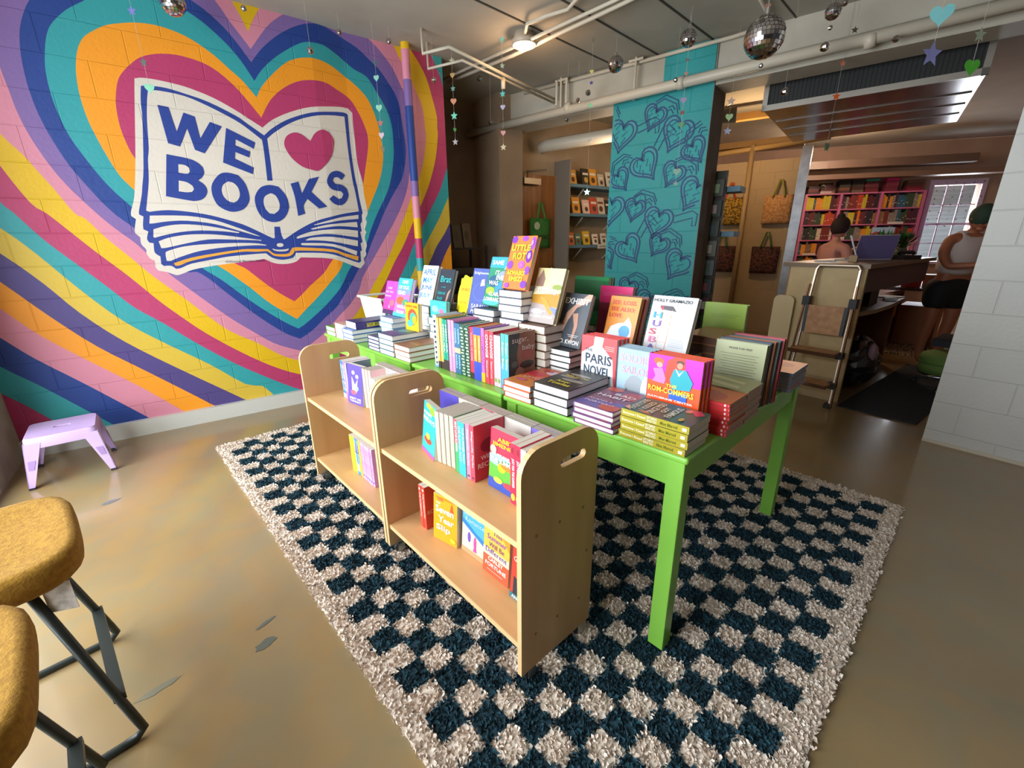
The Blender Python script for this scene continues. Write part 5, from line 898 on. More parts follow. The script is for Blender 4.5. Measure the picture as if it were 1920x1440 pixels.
sur = pb('4aa4dc', '3a8ac0', [('p', [(0, 0), (1, 0), (1, .42), (.6, .5), (.3, .62), (0, .7)], 'e8d8b8'), ('p', [(0, .60), (.3, .52), (.7, .42), (1, .34), (1, .46), (.6, .52), (.3, .62), (0, .7)], '2a7ab8'), ('e', .32, .36, .07, .11, '6a4ab0'), ('e', .58, .30, .06, .14, 'd8489a'), ('p', [(.5, .12), (.66, .12), (.6, .34)], 'd8489a'), ('r', 0, 1, 0, .1, 'e89a70'), ('t', 'Summer', .08, .86, .80, .09, 'bfe4f6', 0), ('t', 'Romance', .16, .96, .68, .09, 'bfe4f6', 0)], t_=.025, h_=.208)
face(T1L, 'sur', .150, .362, sur, 'sky blue paperback with a beach scene facing out on the lower shelf', 2, 5)
tsw = pb('f0b44a', 'd8703a', [('r', 0, 1, 0, .36, 'e2583a'), ('r', 0, 1, .36, .5, 'f0d8b0'), ('p', [(.5, 1), (1, 1), (1, .66)], 'e89030'), ('t', 'This', .36, .70, .80, .08, '5a3a8c', 0), ('t', 'Summer', .14, .88, .68, .10, '7a4ab0', 0), ('t', 'Will Be', .22, .80, .55, .09, '6a4a7c', 0), ('t', 'Different', .10, .92, .42, .10, '5a3a9c', 0), ('t', 'CARLEY', .22, .80, .28, .075, 'fbf0e6'), ('t', 'FORTUNE', .12, .92, .17, .075, 'fbf0e6'), ('r', .2, .8, .10, .106, 'fbf0e6')], t_=.027, h_=.213, w_=.142)
face(T1L, 'tsw', .135, .212, tsw, 'yellow to red paperback with purple script facing out on the lower shelf', 0, 5)
face(T1L, 'tsb', .165, .210, pb('a8584a', '8a4a40', t_=.024, h_=.213, w_=.142), 'paperback directly behind the yellow to red one', 0, 5)
htg = pb('d8402f', 'c03828', [('e', .42, .44, .14, .09, 'e8a88a'), ('e', .42, .55, .15, .06, '1c2430'), ('p', [(.1, .42), (.4, .36), (.6, 0), (.1, .05)], '232c36'), ('p', [(.6, .36), (.95, .4), (1, 0), (.5, 0)], '2f6f7c'), ('e', .82, .40, .11, .10, 'eec4a4'), ('r', 0, 1, 0, .10, '2f6f7c'), ('t', 'How You', .2, .92, .82, .09, 'fbece4', 0), ('t', 'Get The Girl', .08, .98, .71, .09, 'fbece4', 0), ('t', 'ANITA KELLY', .08, .92, .02, .06, 'fbf6f0')], t_=.025, h_=.208)
face(T1L, 'htg', .120, .048, htg, 'red paperback with an embracing couple facing out by the near end panel', 0, 6)
# far trolley, upper shelf
row(T2, [('mng', pb('7a8a96', 'c9a0b0', [('r', 0, 1, .5, 1, '8a98a8'), ('e', .45, .55, .24, .12, 'c88070'), ('e', .4, .66, .24, .07, '3a2a24'), ('p', [(.1, .44), (.75, .44), (.8, 0), (.1, 0)], '3a8aa8'), ('e', .25, .2, .2, .12, '6a9a5a')], [('t', 'THE PAIRING', .2, .9, .25, .75, 'f4e4f0')], t_=.022, h_=.208), 'paperback with a dark-haired man on its cover on the far trolley'), ('vp1', pb('a060c0', 'b070cc', [], [('t', 'LOVE AND OTHER', .2, .9, .25, .75, 'f0dcf4')], t_=.021), 'violet spine on the far upper trolley shelf'), ('bl1', pb('2f6ad0', '3a78dc', [], [('t', 'ISLAND BLUE', .2, .9, .25, .75, 'e0ecf8'), ('r', 0, .12, 0, 1, 'd8c0c8')], t_=.021), 'royal blue spine on the far upper trolley shelf, right-hand copy'), ('bl1', pb('2f6ad0', '3a78dc', [], [('t', 'ISLAND BLUE', .2, .9, .25, .75, 'e0ecf8'), ('r', 0, .12, 0, 1, 'd8c0c8')], t_=.021), 'royal blue spine on the far upper trolley shelf, left-hand copy')], .158, .628, 0, 'spines on the far upper trolley shelf')
face(T2, 'vio', .165, .482, pb('5a48c0', '4a3aa8', [('e', .4, .8, .1, .05, 'f0e0f0'), ('e', .65, .72, .1, .05, 'f0e0f0'), ('p', [(.3, .7), (.5, .5), (.7, .66), (.6, .3), (.3, .36)], 'e8d4f0'), ('e', .4, .3, .18, .06, 'e85a6a'), ('e', .65, .42, .10, .06, '8ad0c0'), ('t', 'MEET ME', .12, .88, .12, .05, 'e8e0f8'), ('t', 'TONIGHT', .12, .88, .05, .05, 'e8e0f8')], t_=.026, h_=.212), 'violet-blue paperback with white figures facing out on the far trolley', 8, 5)
for i in range(3): book('frib', T2 @ Matrix.Translation((.175+.004*i, .470-.0255*i, .001)) @ BK, 'paperback with page edges outward on the far trolley, %s from the violet cover' % ('nearest', 'second', 'third')[i], 'page-side-out paperbacks on the far trolley', **pb('d8d0c4', 'b8a890', t_=.0245, page=grey_pg))
row(T2, [('rtb', pb('e06a5a', 'e07868', [], [('t', 'FUNNY STORY', .2, .9, .25, .75, 'f6e0d0')], t_=.0235), 'coral spine nearest the middle panels on the far upper shelf'), ('yg', pb('e8d45a', '9ad0c8', [], [('r', 0, .4, 0, 1, 'f0d84a'), ('r', .4, .6, 0, 1, 'e88a5a')], t_=.0235), 'yellow and mint spine on the far upper trolley shelf'), ('pps', pb('f0b0cc', 'f0b8d0', [], [], t_=.0235), 'baby pink spine on the far upper trolley shelf')], .13, .21, 0, 'spines at the near end of the far upper shelf')
rank(T2, .09, (('d8c8cc', 'blush'), ('f0b0cc', 'pink'), ('c8c0b4', 'buff')), 'rear rank of the far upper trolley shelf', 'far upper trolley shelf')
# far trolley, lower shelf
pps = [('pk', pb('d8a0e0', 'dca8e4', [], [('t', 'PRETTY PRETTY', .2, .9, .25, .75, '8a5ab0'), ('e', .1, .03, .5, .3, '5a4ac0')], t_=.0225), 'lilac spine on the far lower trolley shelf, %s from its red neighbour' % s_) for s_ in ('sixth', 'fifth', 'fourth', 'third', 'second', 'nearest')]
be = pb('d8452c', 'e8c83a', [('r', 0, 1, .62, 1, 'b8581c'), ('e', .6, .46, .22, .10, '8a98c0'), ('e', .6, .46, .26, .13, '8a98c0'), ('t', 'BIG', .3, .92, .80, .10, 'f0dcc0'), ('t', 'BEEF', .12, .92, .22, .10, 'f0d0c0'), ('t', 'novel', .2, .7, .08, .04, 'f0a890')], [], t_=.024)
byl = pb('3a6ac0', '4a90d8', [], [('r', .6, .85, 0, 1, '4a50c0'), ('r', .1, .3, 0, 1, 'c8e0a0'), ('t', 'HAPPY PLACE', .3, .95, .25, .7, 'e8f4f8')], t_=.020)
yel = pb('e8e03a', 'e8e43a', [], [('t', 'GOLDEN DAYS', .2, .9, .3, .7, '8aa03a')], t_=.0195)
row(T2L, pps+[('be', be, 'red-orange paperback with an oval on its cover on the far lower shelf'), ('byl', byl, 'blue and lime spine on the far lower trolley shelf, right-hand copy'), ('byl', byl, 'blue and lime spine on the far lower trolley shelf, left-hand copy'), ('yel', yel, 'lemon yellow spine, third from the left on the far lower shelf'), ('yel', yel, 'lemon yellow spine, second from the left on the far lower shelf'), ('yel', yel, 'lemon yellow spine, outermost on the far lower shelf')], .100, .300, 0, 'spines on the far lower trolley shelf')
face(T2L, 'pkb', .266, .43, pb('e86a9a', 'e05a8a', t_=.024, h_=.225), 'hot pink paperback standing behind the lemon yellow spines', 0, 0)

# ---------------------------------------------------------------- hanging ornaments
mir = bpy.data.materials.new('mirror_tiles'); mir.use_nodes = True; N_, L_ = nodes(mir); pb_ = N_['Principled BSDF']
pb_.inputs['Metallic'].default_value = 1; pb_.inputs['Roughness'].default_value = .12; pb_.inputs['Base Color'].default_value = (.78, .74, .76, 1)
grout = mat('4a3c40', .6)
thread = mat('b9b4a8', .6)
def disco(x, y, z, r, lab, n=18):
    t = thing('disco_ball', lab, 'disco ball', (x, y, z), 0, 'mirrored balls hanging from the ceiling')
    b = MB(); b.ball((0, 0, 0), r*.975, grout, n=14); b.build('core', t, True)
    b = MB(); rows = n//2+1; random.seed(int(x*1000))
    for i in range(rows):
        la = math.pi*(i+.5)/rows-math.pi/2; k = max(3, int(n*math.cos(la)+.5))
        for j in range(k):
            lo = 2*math.pi*j/k; d = Vector((math.cos(la)*math.cos(lo), math.cos(la)*math.sin(lo), math.sin(la)))
            e = Vector((-math.sin(lo), math.cos(lo), 0)); u_ = d.cross(e)
            h1 = r*math.pi/rows*.44; h2 = r*math.cos(la)*2*math.pi/k*.44
            d2 = (d+Vector((random.gauss(0, .05), random.gauss(0, .05), random.gauss(0, .05)))).normalized(); e2 = d2.cross(Vector((0, 0, 1))).normalized() if abs(d2.z) < .98 else e; u2 = d2.cross(e2)
            c = d*r; b.quad(*[tuple(c+e2*a*h2+u2*q*h1) for a, q in ((-1, -1), (1, -1), (1, 1), (-1, 1))], mir)
    b.build('mirror_tiles', t)
    b = MB(); b.lathe([(.001, r+.018*r/.05), (r*.14, r+.016*r/.05), (r*.14, r*.96), (.001, r*.95)], mat('b8b4b0', .3, .9), n=10); cp_ = b.build('cap', t)
    b = MB(); b.tube([(0, 0, r), (0, 0, CH-z)], .0009, thread, n=4); b.build('thread', t)
disco(2.799, 1.44, 2.40, .100, 'largest mirrored ball, near the front right of the ceiling', 30)
disco(3.424, 2.336, 2.80, .060, 'small mirrored ball in front of the teal pillar top', 22)
disco(3.277, 2.907, 2.76, .062, 'small mirrored ball left of the teal pillar', 22)
disco(.302, 3.791, 2.75, .068, 'mirrored ball at the top of the painted wall, cut by the frame', 24)
disco(3.716, 1.487, 2.75, .046, 'small mirrored ball beside the beam, right of the largest ball', 22)
def bead(x, y, z, r, lab):
    t = thing('bead_ball', lab, 'ornament', (x, y, z), 0, 'tiny mirrored beads on threads')
    b = MB(); b.ball((0, 0, 0), r, mat('cfc8c8', .1, 1.0), n=8); b.build('bead', t)
    b = MB(); b.tube([(0, 0, r), (0, 0, CH-z)], .0007, thread, n=4); b.build('thread', t)
def iri(key): return mat(key, .18, .55, coat=.6)
def star(b, c, s, rot, mt, M=None, five=True):
    pts = []
    for i in range(10):
        a = math.pi/2+math.pi*i/5; r = s if i % 2 == 0 else s*.45; pts.append((r*math.cos(a), r*math.sin(a)))
    T = Matrix.Translation(c) @ Matrix.Rotation(rot, 4, 'Z') @ Matrix.Rotation(R(90), 4, 'X')
    b.prism([pts], lambda x, y, tt: (x, y, tt), -.0006, .0006, mt, T)
def hrt(b, c, s, rot, mt, flip=1):
    pts = [(s*p[0], flip*s*p[1]) for p in heart(0, 0, 1.0)]
    T = Matrix.Translation(c) @ Matrix.Rotation(rot, 4, 'Z') @ Matrix.Rotation(R(90), 4, 'X')
    b.prism([pts], lambda x, y, tt: (x, y, tt), -.0006, .0006, mt, T)
NM = {'s': 'star', 'h': 'heart'}
def garland(px, z_list, lab, side=-53):
    """px: (x, y) of the string; z_list: (kind, z, size, colour, extra turn)"""
    t = thing('garland', lab, 'garland', (px[0], px[1], CH), 0, 'strings of iridescent stars and hearts')
    b = MB(); b.tube([(0, 0, 0), (0, 0, min(z[1] for z in z_list)-CH)], .0008, thread, n=4); b.build('thread', t)
    for k, z, s, col, tw in z_list:
        b = MB(); c = (0, 0, z-CH)
        (star if k == 's' else hrt)(b, c, s, R(side+tw), iri(col)); b.build('star' if k == 's' else 'heart', t)
garland((0.096, 3.850), [('s', 2.68, 0.0265, '8a90e8', 20), ('s', 2.422, 0.027, '7f8f86', 10), ('h', 2.287, 0.0306, '9fe8c8', 30)], 'string of stars and hearts, three pieces, before the top left of the painted wall')
garland((1.566, 3.850), [('s', 2.699, 0.0218, '4fb0b8', 70), ('h', 2.598, 0.0264, 'a0e8d8', 0), ('h', 2.392, 0.0314, 'a8f0d8', 0), ('s', 2.286, 0.0271, 'f08a7a', 0), ('h', 2.198, 0.0273, 'f6e0f0', 0), ('s', 2.1, 0.0275, 'd8c8a0', 60)], 'string of stars and hearts, six-piece string ending in front of the orange band')
garland((2.257, 3.850), [('s', 2.846, 0.0289, 'f0ecc8', 0), ('h', 2.74, 0.0243, 'f0c88a', 0), ('s', 2.64, 0.0245, '7fb8b0', 0), ('h', 2.543, 0.0296, 'f0a888', 10), ('s', 2.431, 0.0348, '7fe8c8', 0), ('h', 2.322, 0.0201, '6ad07a', 60), ('s', 2.224, 0.0303, 'c8c0c8', 0)], 'string of stars and hearts, seven-piece string at the right end of the painted wall')
garland((2.484, 3.425), [('s', 2.92, 0.0272, '8fe0cc', 0), ('s', 2.74, 0.023, 'b8d8cc', 30), ('s', 2.646, 0.0186, 'e0c070', 75), ('s', 2.539, 0.0281, '6ad8cc', 0), ('h', 2.442, 0.0236, 'c8c0e0', 0), ('h', 2.25, 0.024, 'e8a8a8', 10), ('s', 2.14, 0.0291, 'd8c8a8', 0)], 'string of stars and hearts, seven-piece string in front of the dark alcove')
garland((3.096, 3.002), [('s', 2.92, 0.032, 'e0dcd4', 80), ('h', 2.7, 0.0186, 'e8e08a', 0), ('s', 2.62, 0.0187, '5a50a8', 0), ('s', 2.457, 0.0237, '8fe8b0', 0), ('h', 2.195, 0.0242, 'c8c0b0', 0), ('s', 1.778, 0.0301, 'a8e8c0', 0)], 'string of stars and hearts, long string in front of the blue shelves')
garland((3.509, 2.384), [('s', 2.694, 0.0174, 'a07a78', 0), ('h', 2.601, 0.0175, 'f0b0a0', 0), ('h', 2.421, 0.0267, 'c8b8e8', 0), ('s', 2.335, 0.0224, 'b85a50', 0), ('h', 2.248, 0.0271, '7fc890', 0)], 'string of stars and hearts, short string in front of the teal pillar top')
garland((3.371, 2.289), [('h', 1.882, 0.0314, 'c8f0d8', 0), ('s', 1.795, 0.0226, 'd0e8e0', 0)], 'string of stars and hearts, two pieces, low before the teal pillar')
garland((3.937, 2.226), [('s', 2.443, 0.0369, 'f8d8c8', 0), ('h', 2.33, 0.0325, 'c8e8b0', 180), ('s', 2.227, 0.0328, 'c0c8f0', 0)], 'string of stars and hearts, three-piece string at the right edge of the teal pillar')
garland((4.248, 1.572), [('s', 2.697, 0.0205, 'e89a8a', 0), ('s', 2.594, 0.0248, 'd87a60', 0), ('s', 2.38, 0.0293, 'ff6a1c', 0), ('h', 2.259, 0.0169, '3a7a6c', 60), ('s', 2.157, 0.017, '8a7a78', 40), ('h', 2.046, 0.0299, '8fb8a0', 40), ('s', 2.028, 0.0214, '3f7a5a', 0)], 'string of stars and hearts, string with a bright orange star below the air unit')
garland((2.881, 0.718), [('h', 2.282, 0.0462, '8fe0e8', -15), ('s', 2.136, 0.0518, 'a8a8f0', 25)], 'string of stars and hearts, large heart and star string at the top right')
garland((3.315, 0.658), [('s', 2.285, 0.0323, 'b8c8b0', 20), ('h', 2.154, 0.0407, '6ad84a', 15)], 'string of stars and hearts, large star and green heart string by the right wall')
garland((3.127, 1.613), [('h', 2.677, 0.02, 'c89080', 0)], 'string of stars and hearts, single pink heart above the largest mirrored ball')
garland((3.919, 1.415), [('s', 2.675, 0.0223, '6a5a50', 0)], 'string of stars and hearts, single dark star in front of the beam')
bead(0.699, 3.850, 2.840, 0.0175, 'tiny mirrored bead on a thread, top left of the painted wall, below the yellow point')
bead(1.089, 3.850, 2.683, 0.0230, 'tiny mirrored bead on a thread, in front of the blue heart band')
bead(1.312, 3.850, 2.844, 0.0197, 'tiny mirrored bead on a thread, top of the purple band')
bead(1.696, 3.850, 2.869, 0.0209, 'tiny mirrored bead on a thread, near the painted pipe top')
bead(2.072, 3.850, 2.672, 0.0226, 'tiny mirrored bead on a thread, in front of the painted wall end')
bead(2.780, 4.219, 2.900, 0.0264, 'tiny mirrored bead on a thread, left of the ceiling crossing pipes')
bead(2.899, 4.214, 2.529, 0.0220, 'tiny mirrored bead on a thread, in front of the alcove corner')
bead(3.376, 3.584, 2.500, 0.0210, 'tiny mirrored bead on a thread, far left of the thick pipe')
bead(3.419, 3.481, 2.648, 0.0205, 'tiny mirrored bead on a thread, upper left of the thick pipe')
bead(3.511, 3.440, 2.715, 0.0256, 'tiny mirrored bead on a thread, above the thick pipe, left of the teal pillar')
bead(3.606, 2.542, 2.615, 0.0176, 'tiny mirrored bead on a thread, in front of the teal pillar top')
bead(3.725, 1.911, 2.569, 0.0156, 'tiny mirrored bead on a thread, under the largest mirrored ball')
bead(3.826, 1.761, 2.386, 0.0273, 'tiny mirrored bead on a thread, in front of the air unit slot')
bead(3.923, 1.569, 2.736, 0.0146, 'tiny mirrored bead on a thread, just below the ball beside the beam')
bead(4.126, 1.238, 2.616, 0.0212, 'tiny mirrored bead on a thread, in front of the air unit top edge')
bead(3.865, 1.561, 2.611, 0.0293, 'tiny mirrored bead on a thread, in front of the beam by the air unit')
bead(3.497, 1.344, 2.694, 0.0190, 'tiny mirrored bead on a thread, beside the ball near the beam')
bead(7.341, 2.668, 2.026, 0.0366, 'tiny mirrored bead on a thread, in front of the far bookcase wall')


# ---------------------------------------------------------------- ceiling air unit over the passage
t = thing('air_conditioner', 'dark ceiling air unit with a long black slot hanging over the passage', 'air conditioner', M=BM @ Matrix.Translation((2.56, .45, .03)))
cas = mat('43362f', .22, .45); fr = mat('a8a29a', .3, .7)
b = MB(); b.box(0, 1.42, 0, 1.75, 2.44, 2.70, cas); b.build('casing', t)
b = MB(); b.box(-.01, 1.43, -.02, .0, 2.43, 2.475, fr); b.box(-.01, 1.43, -.02, 0, 2.645, 2.70, fr); b.box(-.01, .03, -.02, 0, 2.43, 2.70, fr); b.box(1.39, 1.43, -.02, 0, 2.43, 2.70, fr); b.build('slot_frame', t)
b = MB(); b.box(.03, 1.39, -.006, -.002, 2.475, 2.645, mat('0c0d0d', .6))
for i in range(46): b.box(.04+i*.0295, .044+i*.0295, -.012, -.006, 2.48, 2.64, mat('101111', .6))
b.build('grille', t)
for y in (.5, .9, 1.3): b = MB(); b.box(.02, 1.40, y, y+.012, 2.432, 2.44, mat('54463f', .3, .5)); b.build('seam_strip', t)

# ---------------------------------------------------------------- bag wall and back room shell
bagp = noise_mat('warm_block', 'a08560', 'ae926a', scale=2, rough=.7)
GM = Matrix.Translation((7.0, 3.2, 0)) @ Matrix.Rotation(math.atan2(-.94, .34), 4, 'Z')   # +x runs right, +y into the wall
b = MB(); b.box(-1.6, .30, 0, .12, 0, 2.42, block_mat('b39a78', 'xz', .6)); o = struct(b.build('wall_bags')); o.matrix_world = GM
b = MB(); b.box(.30, .42, -.03, .14, 0, 2.55, noise_mat('steel_post', '7f7f84', '98989c', scale=8, rough=.3, metal=.7)); o = struct(b.build('trim_24')); o.matrix_world = GM
b = MB(); b.tube([(-.30, -.06, 0), (-.30, -.06, 2.62)], .035, mat('a88e6a', .5), n=12); o = b.build('wall_pipe', smooth=True); o.matrix_world = GM; tag(o, 'tan vertical pipe between the two columns of hanging bags', 'pipe')
b = MB(); b.tube([(-1.6, -.05, 2.50), (.6, -.05, 2.62)], .035, mat('b0905c', .5), n=12); o = b.build('ceiling_pipe', smooth=True); o.matrix_world = GM; tag(o, 'tan horizontal pipe crossing above the hanging bags', 'pipe')
b = MB(); b.box(-1.6, .3, .02, .5, 2.62, 2.70, mat('8a6a3c', .6)); b.box(-1.6, .5, -.9, -.8, 2.78, 2.86, mat('a47a42', .6)); o = struct(b.build('trim_25')); o.matrix_world = GM
for x, z, lab, c1, c2, hd in ((-.50, 1.95, 'yellow patterned bag with red straps, upper left of four on the block wall', 'b08a2a', '5a4318', 'b8442a'), (.12, 1.95, 'pale peach patterned bag with olive straps, upper right of the four on the block wall', 'c89a6c', 'b07c4a', '8a8a3a'), (-.52, 1.27, 'dark maroon speckled bag with green straps, lower left of the four on the block wall', '32201c', '6a3a30', '3f5f2a'), (.06, 1.26, 'dark maroon speckled bag with green straps, lower right of the four on the block wall', '32201c', '6a3a30', '3f5f2a')):
    bag('shopping_bag', lab, GM @ Matrix.Translation((x, -.04, z)), .36, .38, c1, c2, hd, group='bags hanging on the block wall')
nbk = math.atan2(-.82, .57)
KM = Matrix.Translation((10.2, 3.6, 0)) @ Matrix.Rotation(nbk, 4, 'Z')        # back wall: +x right, +y out of the room
backp = noise_mat('back_wall_paint', '9c8272', 'ab9080', scale=2, rough=.8)
WX0, WX1, WZ0, WZ1 = 1.60, 2.27, .94, 2.24
b = MB(); b.box(-4, WX0, 0, .15, 0, CH, backp); b.box(WX1, 6, 0, .15, 0, CH, backp); b.box(WX0, WX1, 0, .15, 0, WZ0, backp); b.box(WX0, WX1, 0, .15, WZ1, CH, backp)
o = struct(b.build('wall_far')); o.matrix_world = KM
lf = mat('c9b4d0', .45)
b = MB(); b.box(WX0-.07, WX1+.07, -.03, .0, WZ1, WZ1+.09, lf); b.box(WX0-.07, WX0, -.03, 0, WZ0, WZ1, lf); b.box(WX1, WX1+.07, -.03, 0, WZ0, WZ1, lf); b.box(WX0-.09, WX1+.09, -.06, .02, WZ0-.04, WZ0, lf)
b.box(WX0, WX1, .03, .07, (WZ0+WZ1)/2-.02, (WZ0+WZ1)/2+.02, lf)
for i in (1, 2): x = WX0+(WX1-WX0)*i/3; b.box(x-.008, x+.008, .04, .06, WZ0, WZ1, lf)
for z in (WZ0+.325, WZ0+.975): b.box(WX0, WX1, .04, .06, z-.008, z+.008, lf)
w2 = struct(b.build('window_2')); w2.matrix_world = KM
b = MB(); b.quad((WX0, .05, WZ0), (WX1, .05, WZ0), (WX1, .05, WZ1), (WX0, .05, WZ1), gl); b.build('glass', w2)
def kmat(nm, key, st):
    m_ = bpy.data.materials.new(nm); m_.use_nodes = True; N_, L_ = nodes(m_); p = N_['Principled BSDF']; p.inputs['Base Color'].default_value = (*hexc(key), 1); p.inputs['Roughness'].default_value = .8
    return m_
# neighbouring house seen through the far window
t = thing('neighbour_house', 'pale blue-grey house wall with a purple door beyond the far window', 'house', M=KM @ Matrix.Translation((1.2, 2.2, 0)))
b = MB(); b.box(-1.2, 2.1, 0, .1, -1.0, 2.6, noise_mat('clapboard', 'a9bcc8', 'bccdd6', scale=2, rough=.7, stretch=(.4, 1, 9), lo=.45, hi=.55)); b.build('siding', t)
b = MB(); b.box(2.1, 2.6, 0, .1, -1.0, 2.6, mat('9a8ad0', .6)); b.build('door', t)
b = MB(); b.box(-1.2, 2.6, -.3, .1, 2.6, 2.75, mat('dfe7ea', .6)); b.build('eave', t)
area('outdoor_skylight', tuple(KM @ Vector((1.9, 1.6, 4.6))), tuple(KM @ Vector((1.9, 2.2, 1.2))), 3, 1.5, 330, (.9, .96, 1))
# scattered paper stars stuck round the window
random.seed(5)
t = thing('window_garland', 'strings of small dark and clear stars hung across the far window', 'garland', M=KM)
for s_ in range(6):
    x = WX0+.03+.13*s_; b = MB(); b.tube([(x, -.05, WZ1+.12), (x, -.05, WZ1-.75)], .0012, thread, n=4); b.build('thread', t)
    for i in range(7):
        b = MB(); star(b, (x+random.uniform(-.02, .02), -.052, WZ1+.05-.115*i-random.uniform(0, .05)), .016, R(random.uniform(-40, 40)), mat(random.choice(('3a3040', '4a4058', '6a6078')), .4)); b.build('star', t)
# pink bookcase
pk = mat('c46c98', .5)
t = thing('bookcase', 'tall pink bookcase of three bays against the far wall', 'bookcase', M=KM @ Matrix.Translation((-.42, -.30, 0)))
BW = 1.80; zs = (.20, .53, .80, 1.07, 1.34, 1.61, 1.88, 2.15); xs = (0, .56, 1.18, BW)
for x in xs: b = MB(); b.box(x-.02, x+.02, -.005, .28, 0, 2.15, pk); b.build('upright', t)
for z in zs: b = MB(); b.box(0, BW, 0, .28, z-.022, z, pk); b.build('shelf_board', t)
b = MB(); b.box(0, BW, .27, .285, 0, 2.15, mat('4a1830', .8)); b.build('back_panel', t)
b = MB(); b.box(1.35, 1.58, -.012, -.006, 1.60, 1.64, mat('ddd2d0', .6)); b.box(.10, .32, -.012, -.006, 1.06, 1.10, mat('ddd2d0', .6)); b.build('shelf_label', t)
pal = [('5a1f28', 'maroon'), ('7a2c2c', 'brick'), ('2c2a30', 'charcoal'), ('d8cbb8', 'cream'), ('b8452c', 'rust'), ('e0922a', 'amber'), ('c8b82a', 'mustard'), ('3a4a3a', 'olive'), ('2f5f7a', 'blue'), ('8a6a4a', 'tan'), ('8c8078', 'grey'), ('4a2438', 'plum'), ('e07a2a', 'orange'), ('6a2a30', 'wine')]
bayn = ('left', 'middle', 'right'); cnt = {}
_sm = {}
def simple_book(key, t_, h_):
    k = (key, int(t_*1000), int(h_*200))
    if k not in _sm:
        b = MB(); b.box(0, t_, 0, .16, 0, h_, mat(key, .55)); b.box(.003, t_-.003, .004, .162, h_-.006, h_+.0005, mat('cfc4b2', .8))
        if int(h_*200) % 2: b.box(0.25*t_, .75*t_, -.001, 0, h_*(.3+.1*(int(t_*1000) % 4)), h_*(.36+.1*(int(t_*1000) % 4)), mat('c8bdab' if key != 'd8cbb8' else '5a3030', .6))
        o = b.build('spine'); _sm[k] = o.data; bpy.data.objects.remove(o)
    return _sm[k]
BKM = KM @ Matrix.Translation((-.42, -.30, 0))
random.seed(21)
shelfn = {1.88: 'top', 1.61: 'second', 1.34: 'third', 1.07: 'fourth', .80: 'fifth'}
for z, sn in shelfn.items():
    for k in range(3):
        x = xs[k]+.025; run = 0; cc = random.choice(pal)
        while x < xs[k+1]-.05:
            if run <= 0: cc = random.choice(pal); run = random.choice((1, 1, 2, 3))
            run -= 1; t_ = random.choice((.030, .036, .044)); h_ = random.choice((.185, .205, .22, .235))
            o = bpy.data.objects.new('shelved_book', simple_book(cc[0], t_, h_)); C.objects.link(o); o.matrix_world = BKM @ Matrix.Translation((x, .03, z+.0005))
            g = '%s-spined books on the %s shelf, %s bay of the pink bookcase' % (cc[1], sn, bayn[k])
            tag(o, '%s-spined book on the %s shelf of the pink bookcase, %s bay' % (cc[1], sn, bayn[k]), 'book', g); x += t_+.002
# stacks lying on top of the bookcase
for i, (x, n, cols_, w_, nm) in enumerate(((.02, 3, ('4a2028', '6a3038', '30262c'), .17, 'leftmost'), (.22, 4, ('b8a8a8', '5a2430', '4a2028', '3a2a2a'), .18, 'second'), (.50, 4, ('4a2a30', '7a4a38', '3a3a30', '28201e'), .17, 'third'), (.70, 4, ('6a5a4a', '4a2028', '3a3028', '262422'), .18, 'fourth'), (.90, 5, ('7a2430', '5a2428', '6a3038', '5a2028', '2f9a80'), .20, 'fifth'), (1.20, 5, ('7a2838', '6a2030', '7a3040', '8a2848', 'd0246a'), .19, 'sixth'), (1.52, 4, ('8a2030', '5a2028', '3a2420', '6a4a3a'), .22, 'rightmost'))):
    z = 2.1505
    for k, c_ in enumerate(cols_):
        b = MB(); h_ = .045 if (c_ not in ('2f9a80', 'd0246a', '262422', '28201e')) else .085; b.box(0, w_, 0, .20, 0, h_, mat(c_, .6)); b.box(.004, w_-.004, -.001, .0, .008, h_-.008, mat(c_, .5)); o = b.build('stacked_book'); o.matrix_world = BKM @ Matrix.Translation((x+random.uniform(-.008, .008), .02, z)); z += h_+.0005
        tag(o, 'book lying in the %s pile on the pink bookcase, %s' % (nm, ordname(k, n if n > k else n, 'lowest of the pile', 'uppermost of the pile', ' from below')), 'book', 'piles lying on top of the pink bookcase')

# ---------------------------------------------------------------- sales counter, step ladder, desk
pw = noise_mat('birch_ply', 'b99f70', 'cbb284', scale=5, rough=.55, lo=.3, hi=.7)
t = thing('sales_counter', 'plywood sales counter with the step ladder leaning on its end', 'counter', (4.40, 1.17, 0))
b = MB(); b.box(0, .03, 0, .56, 0, 1.13, pw); b.build('end_panel', t)
b = MB(); b.box(-.02, 2.05, -.02, .62, 1.13, 1.165, noise_mat('counter_wood', '6a5238', '7c6244', scale=4, rough=.4)); b.build('countertop', t)
b = MB(); b.box(.03, 2.0, .02, .05, .93, 1.13, mat('6e5a5e', .7)); b.build('side_panel', t)
b = MB(); b.box(.03, 2.0, .56, .585, 0, 1.13, mat('8d6f4c', .6)); b.build('rear_panel', t)
t = thing('ply_board', 'tall pale board with a rounded corner leaning between the column and the counter', 'board', (4.36, 1.60, 0))
b = MB(); b.prism([rr(0, .17, .0, .88, .05, corners=(0, 0, 1, 1))], lambda a, c, tt: (tt, .17-a+.04, c), 0, .02, mat('c9b58a', .6)); b.build('board_panel', t)
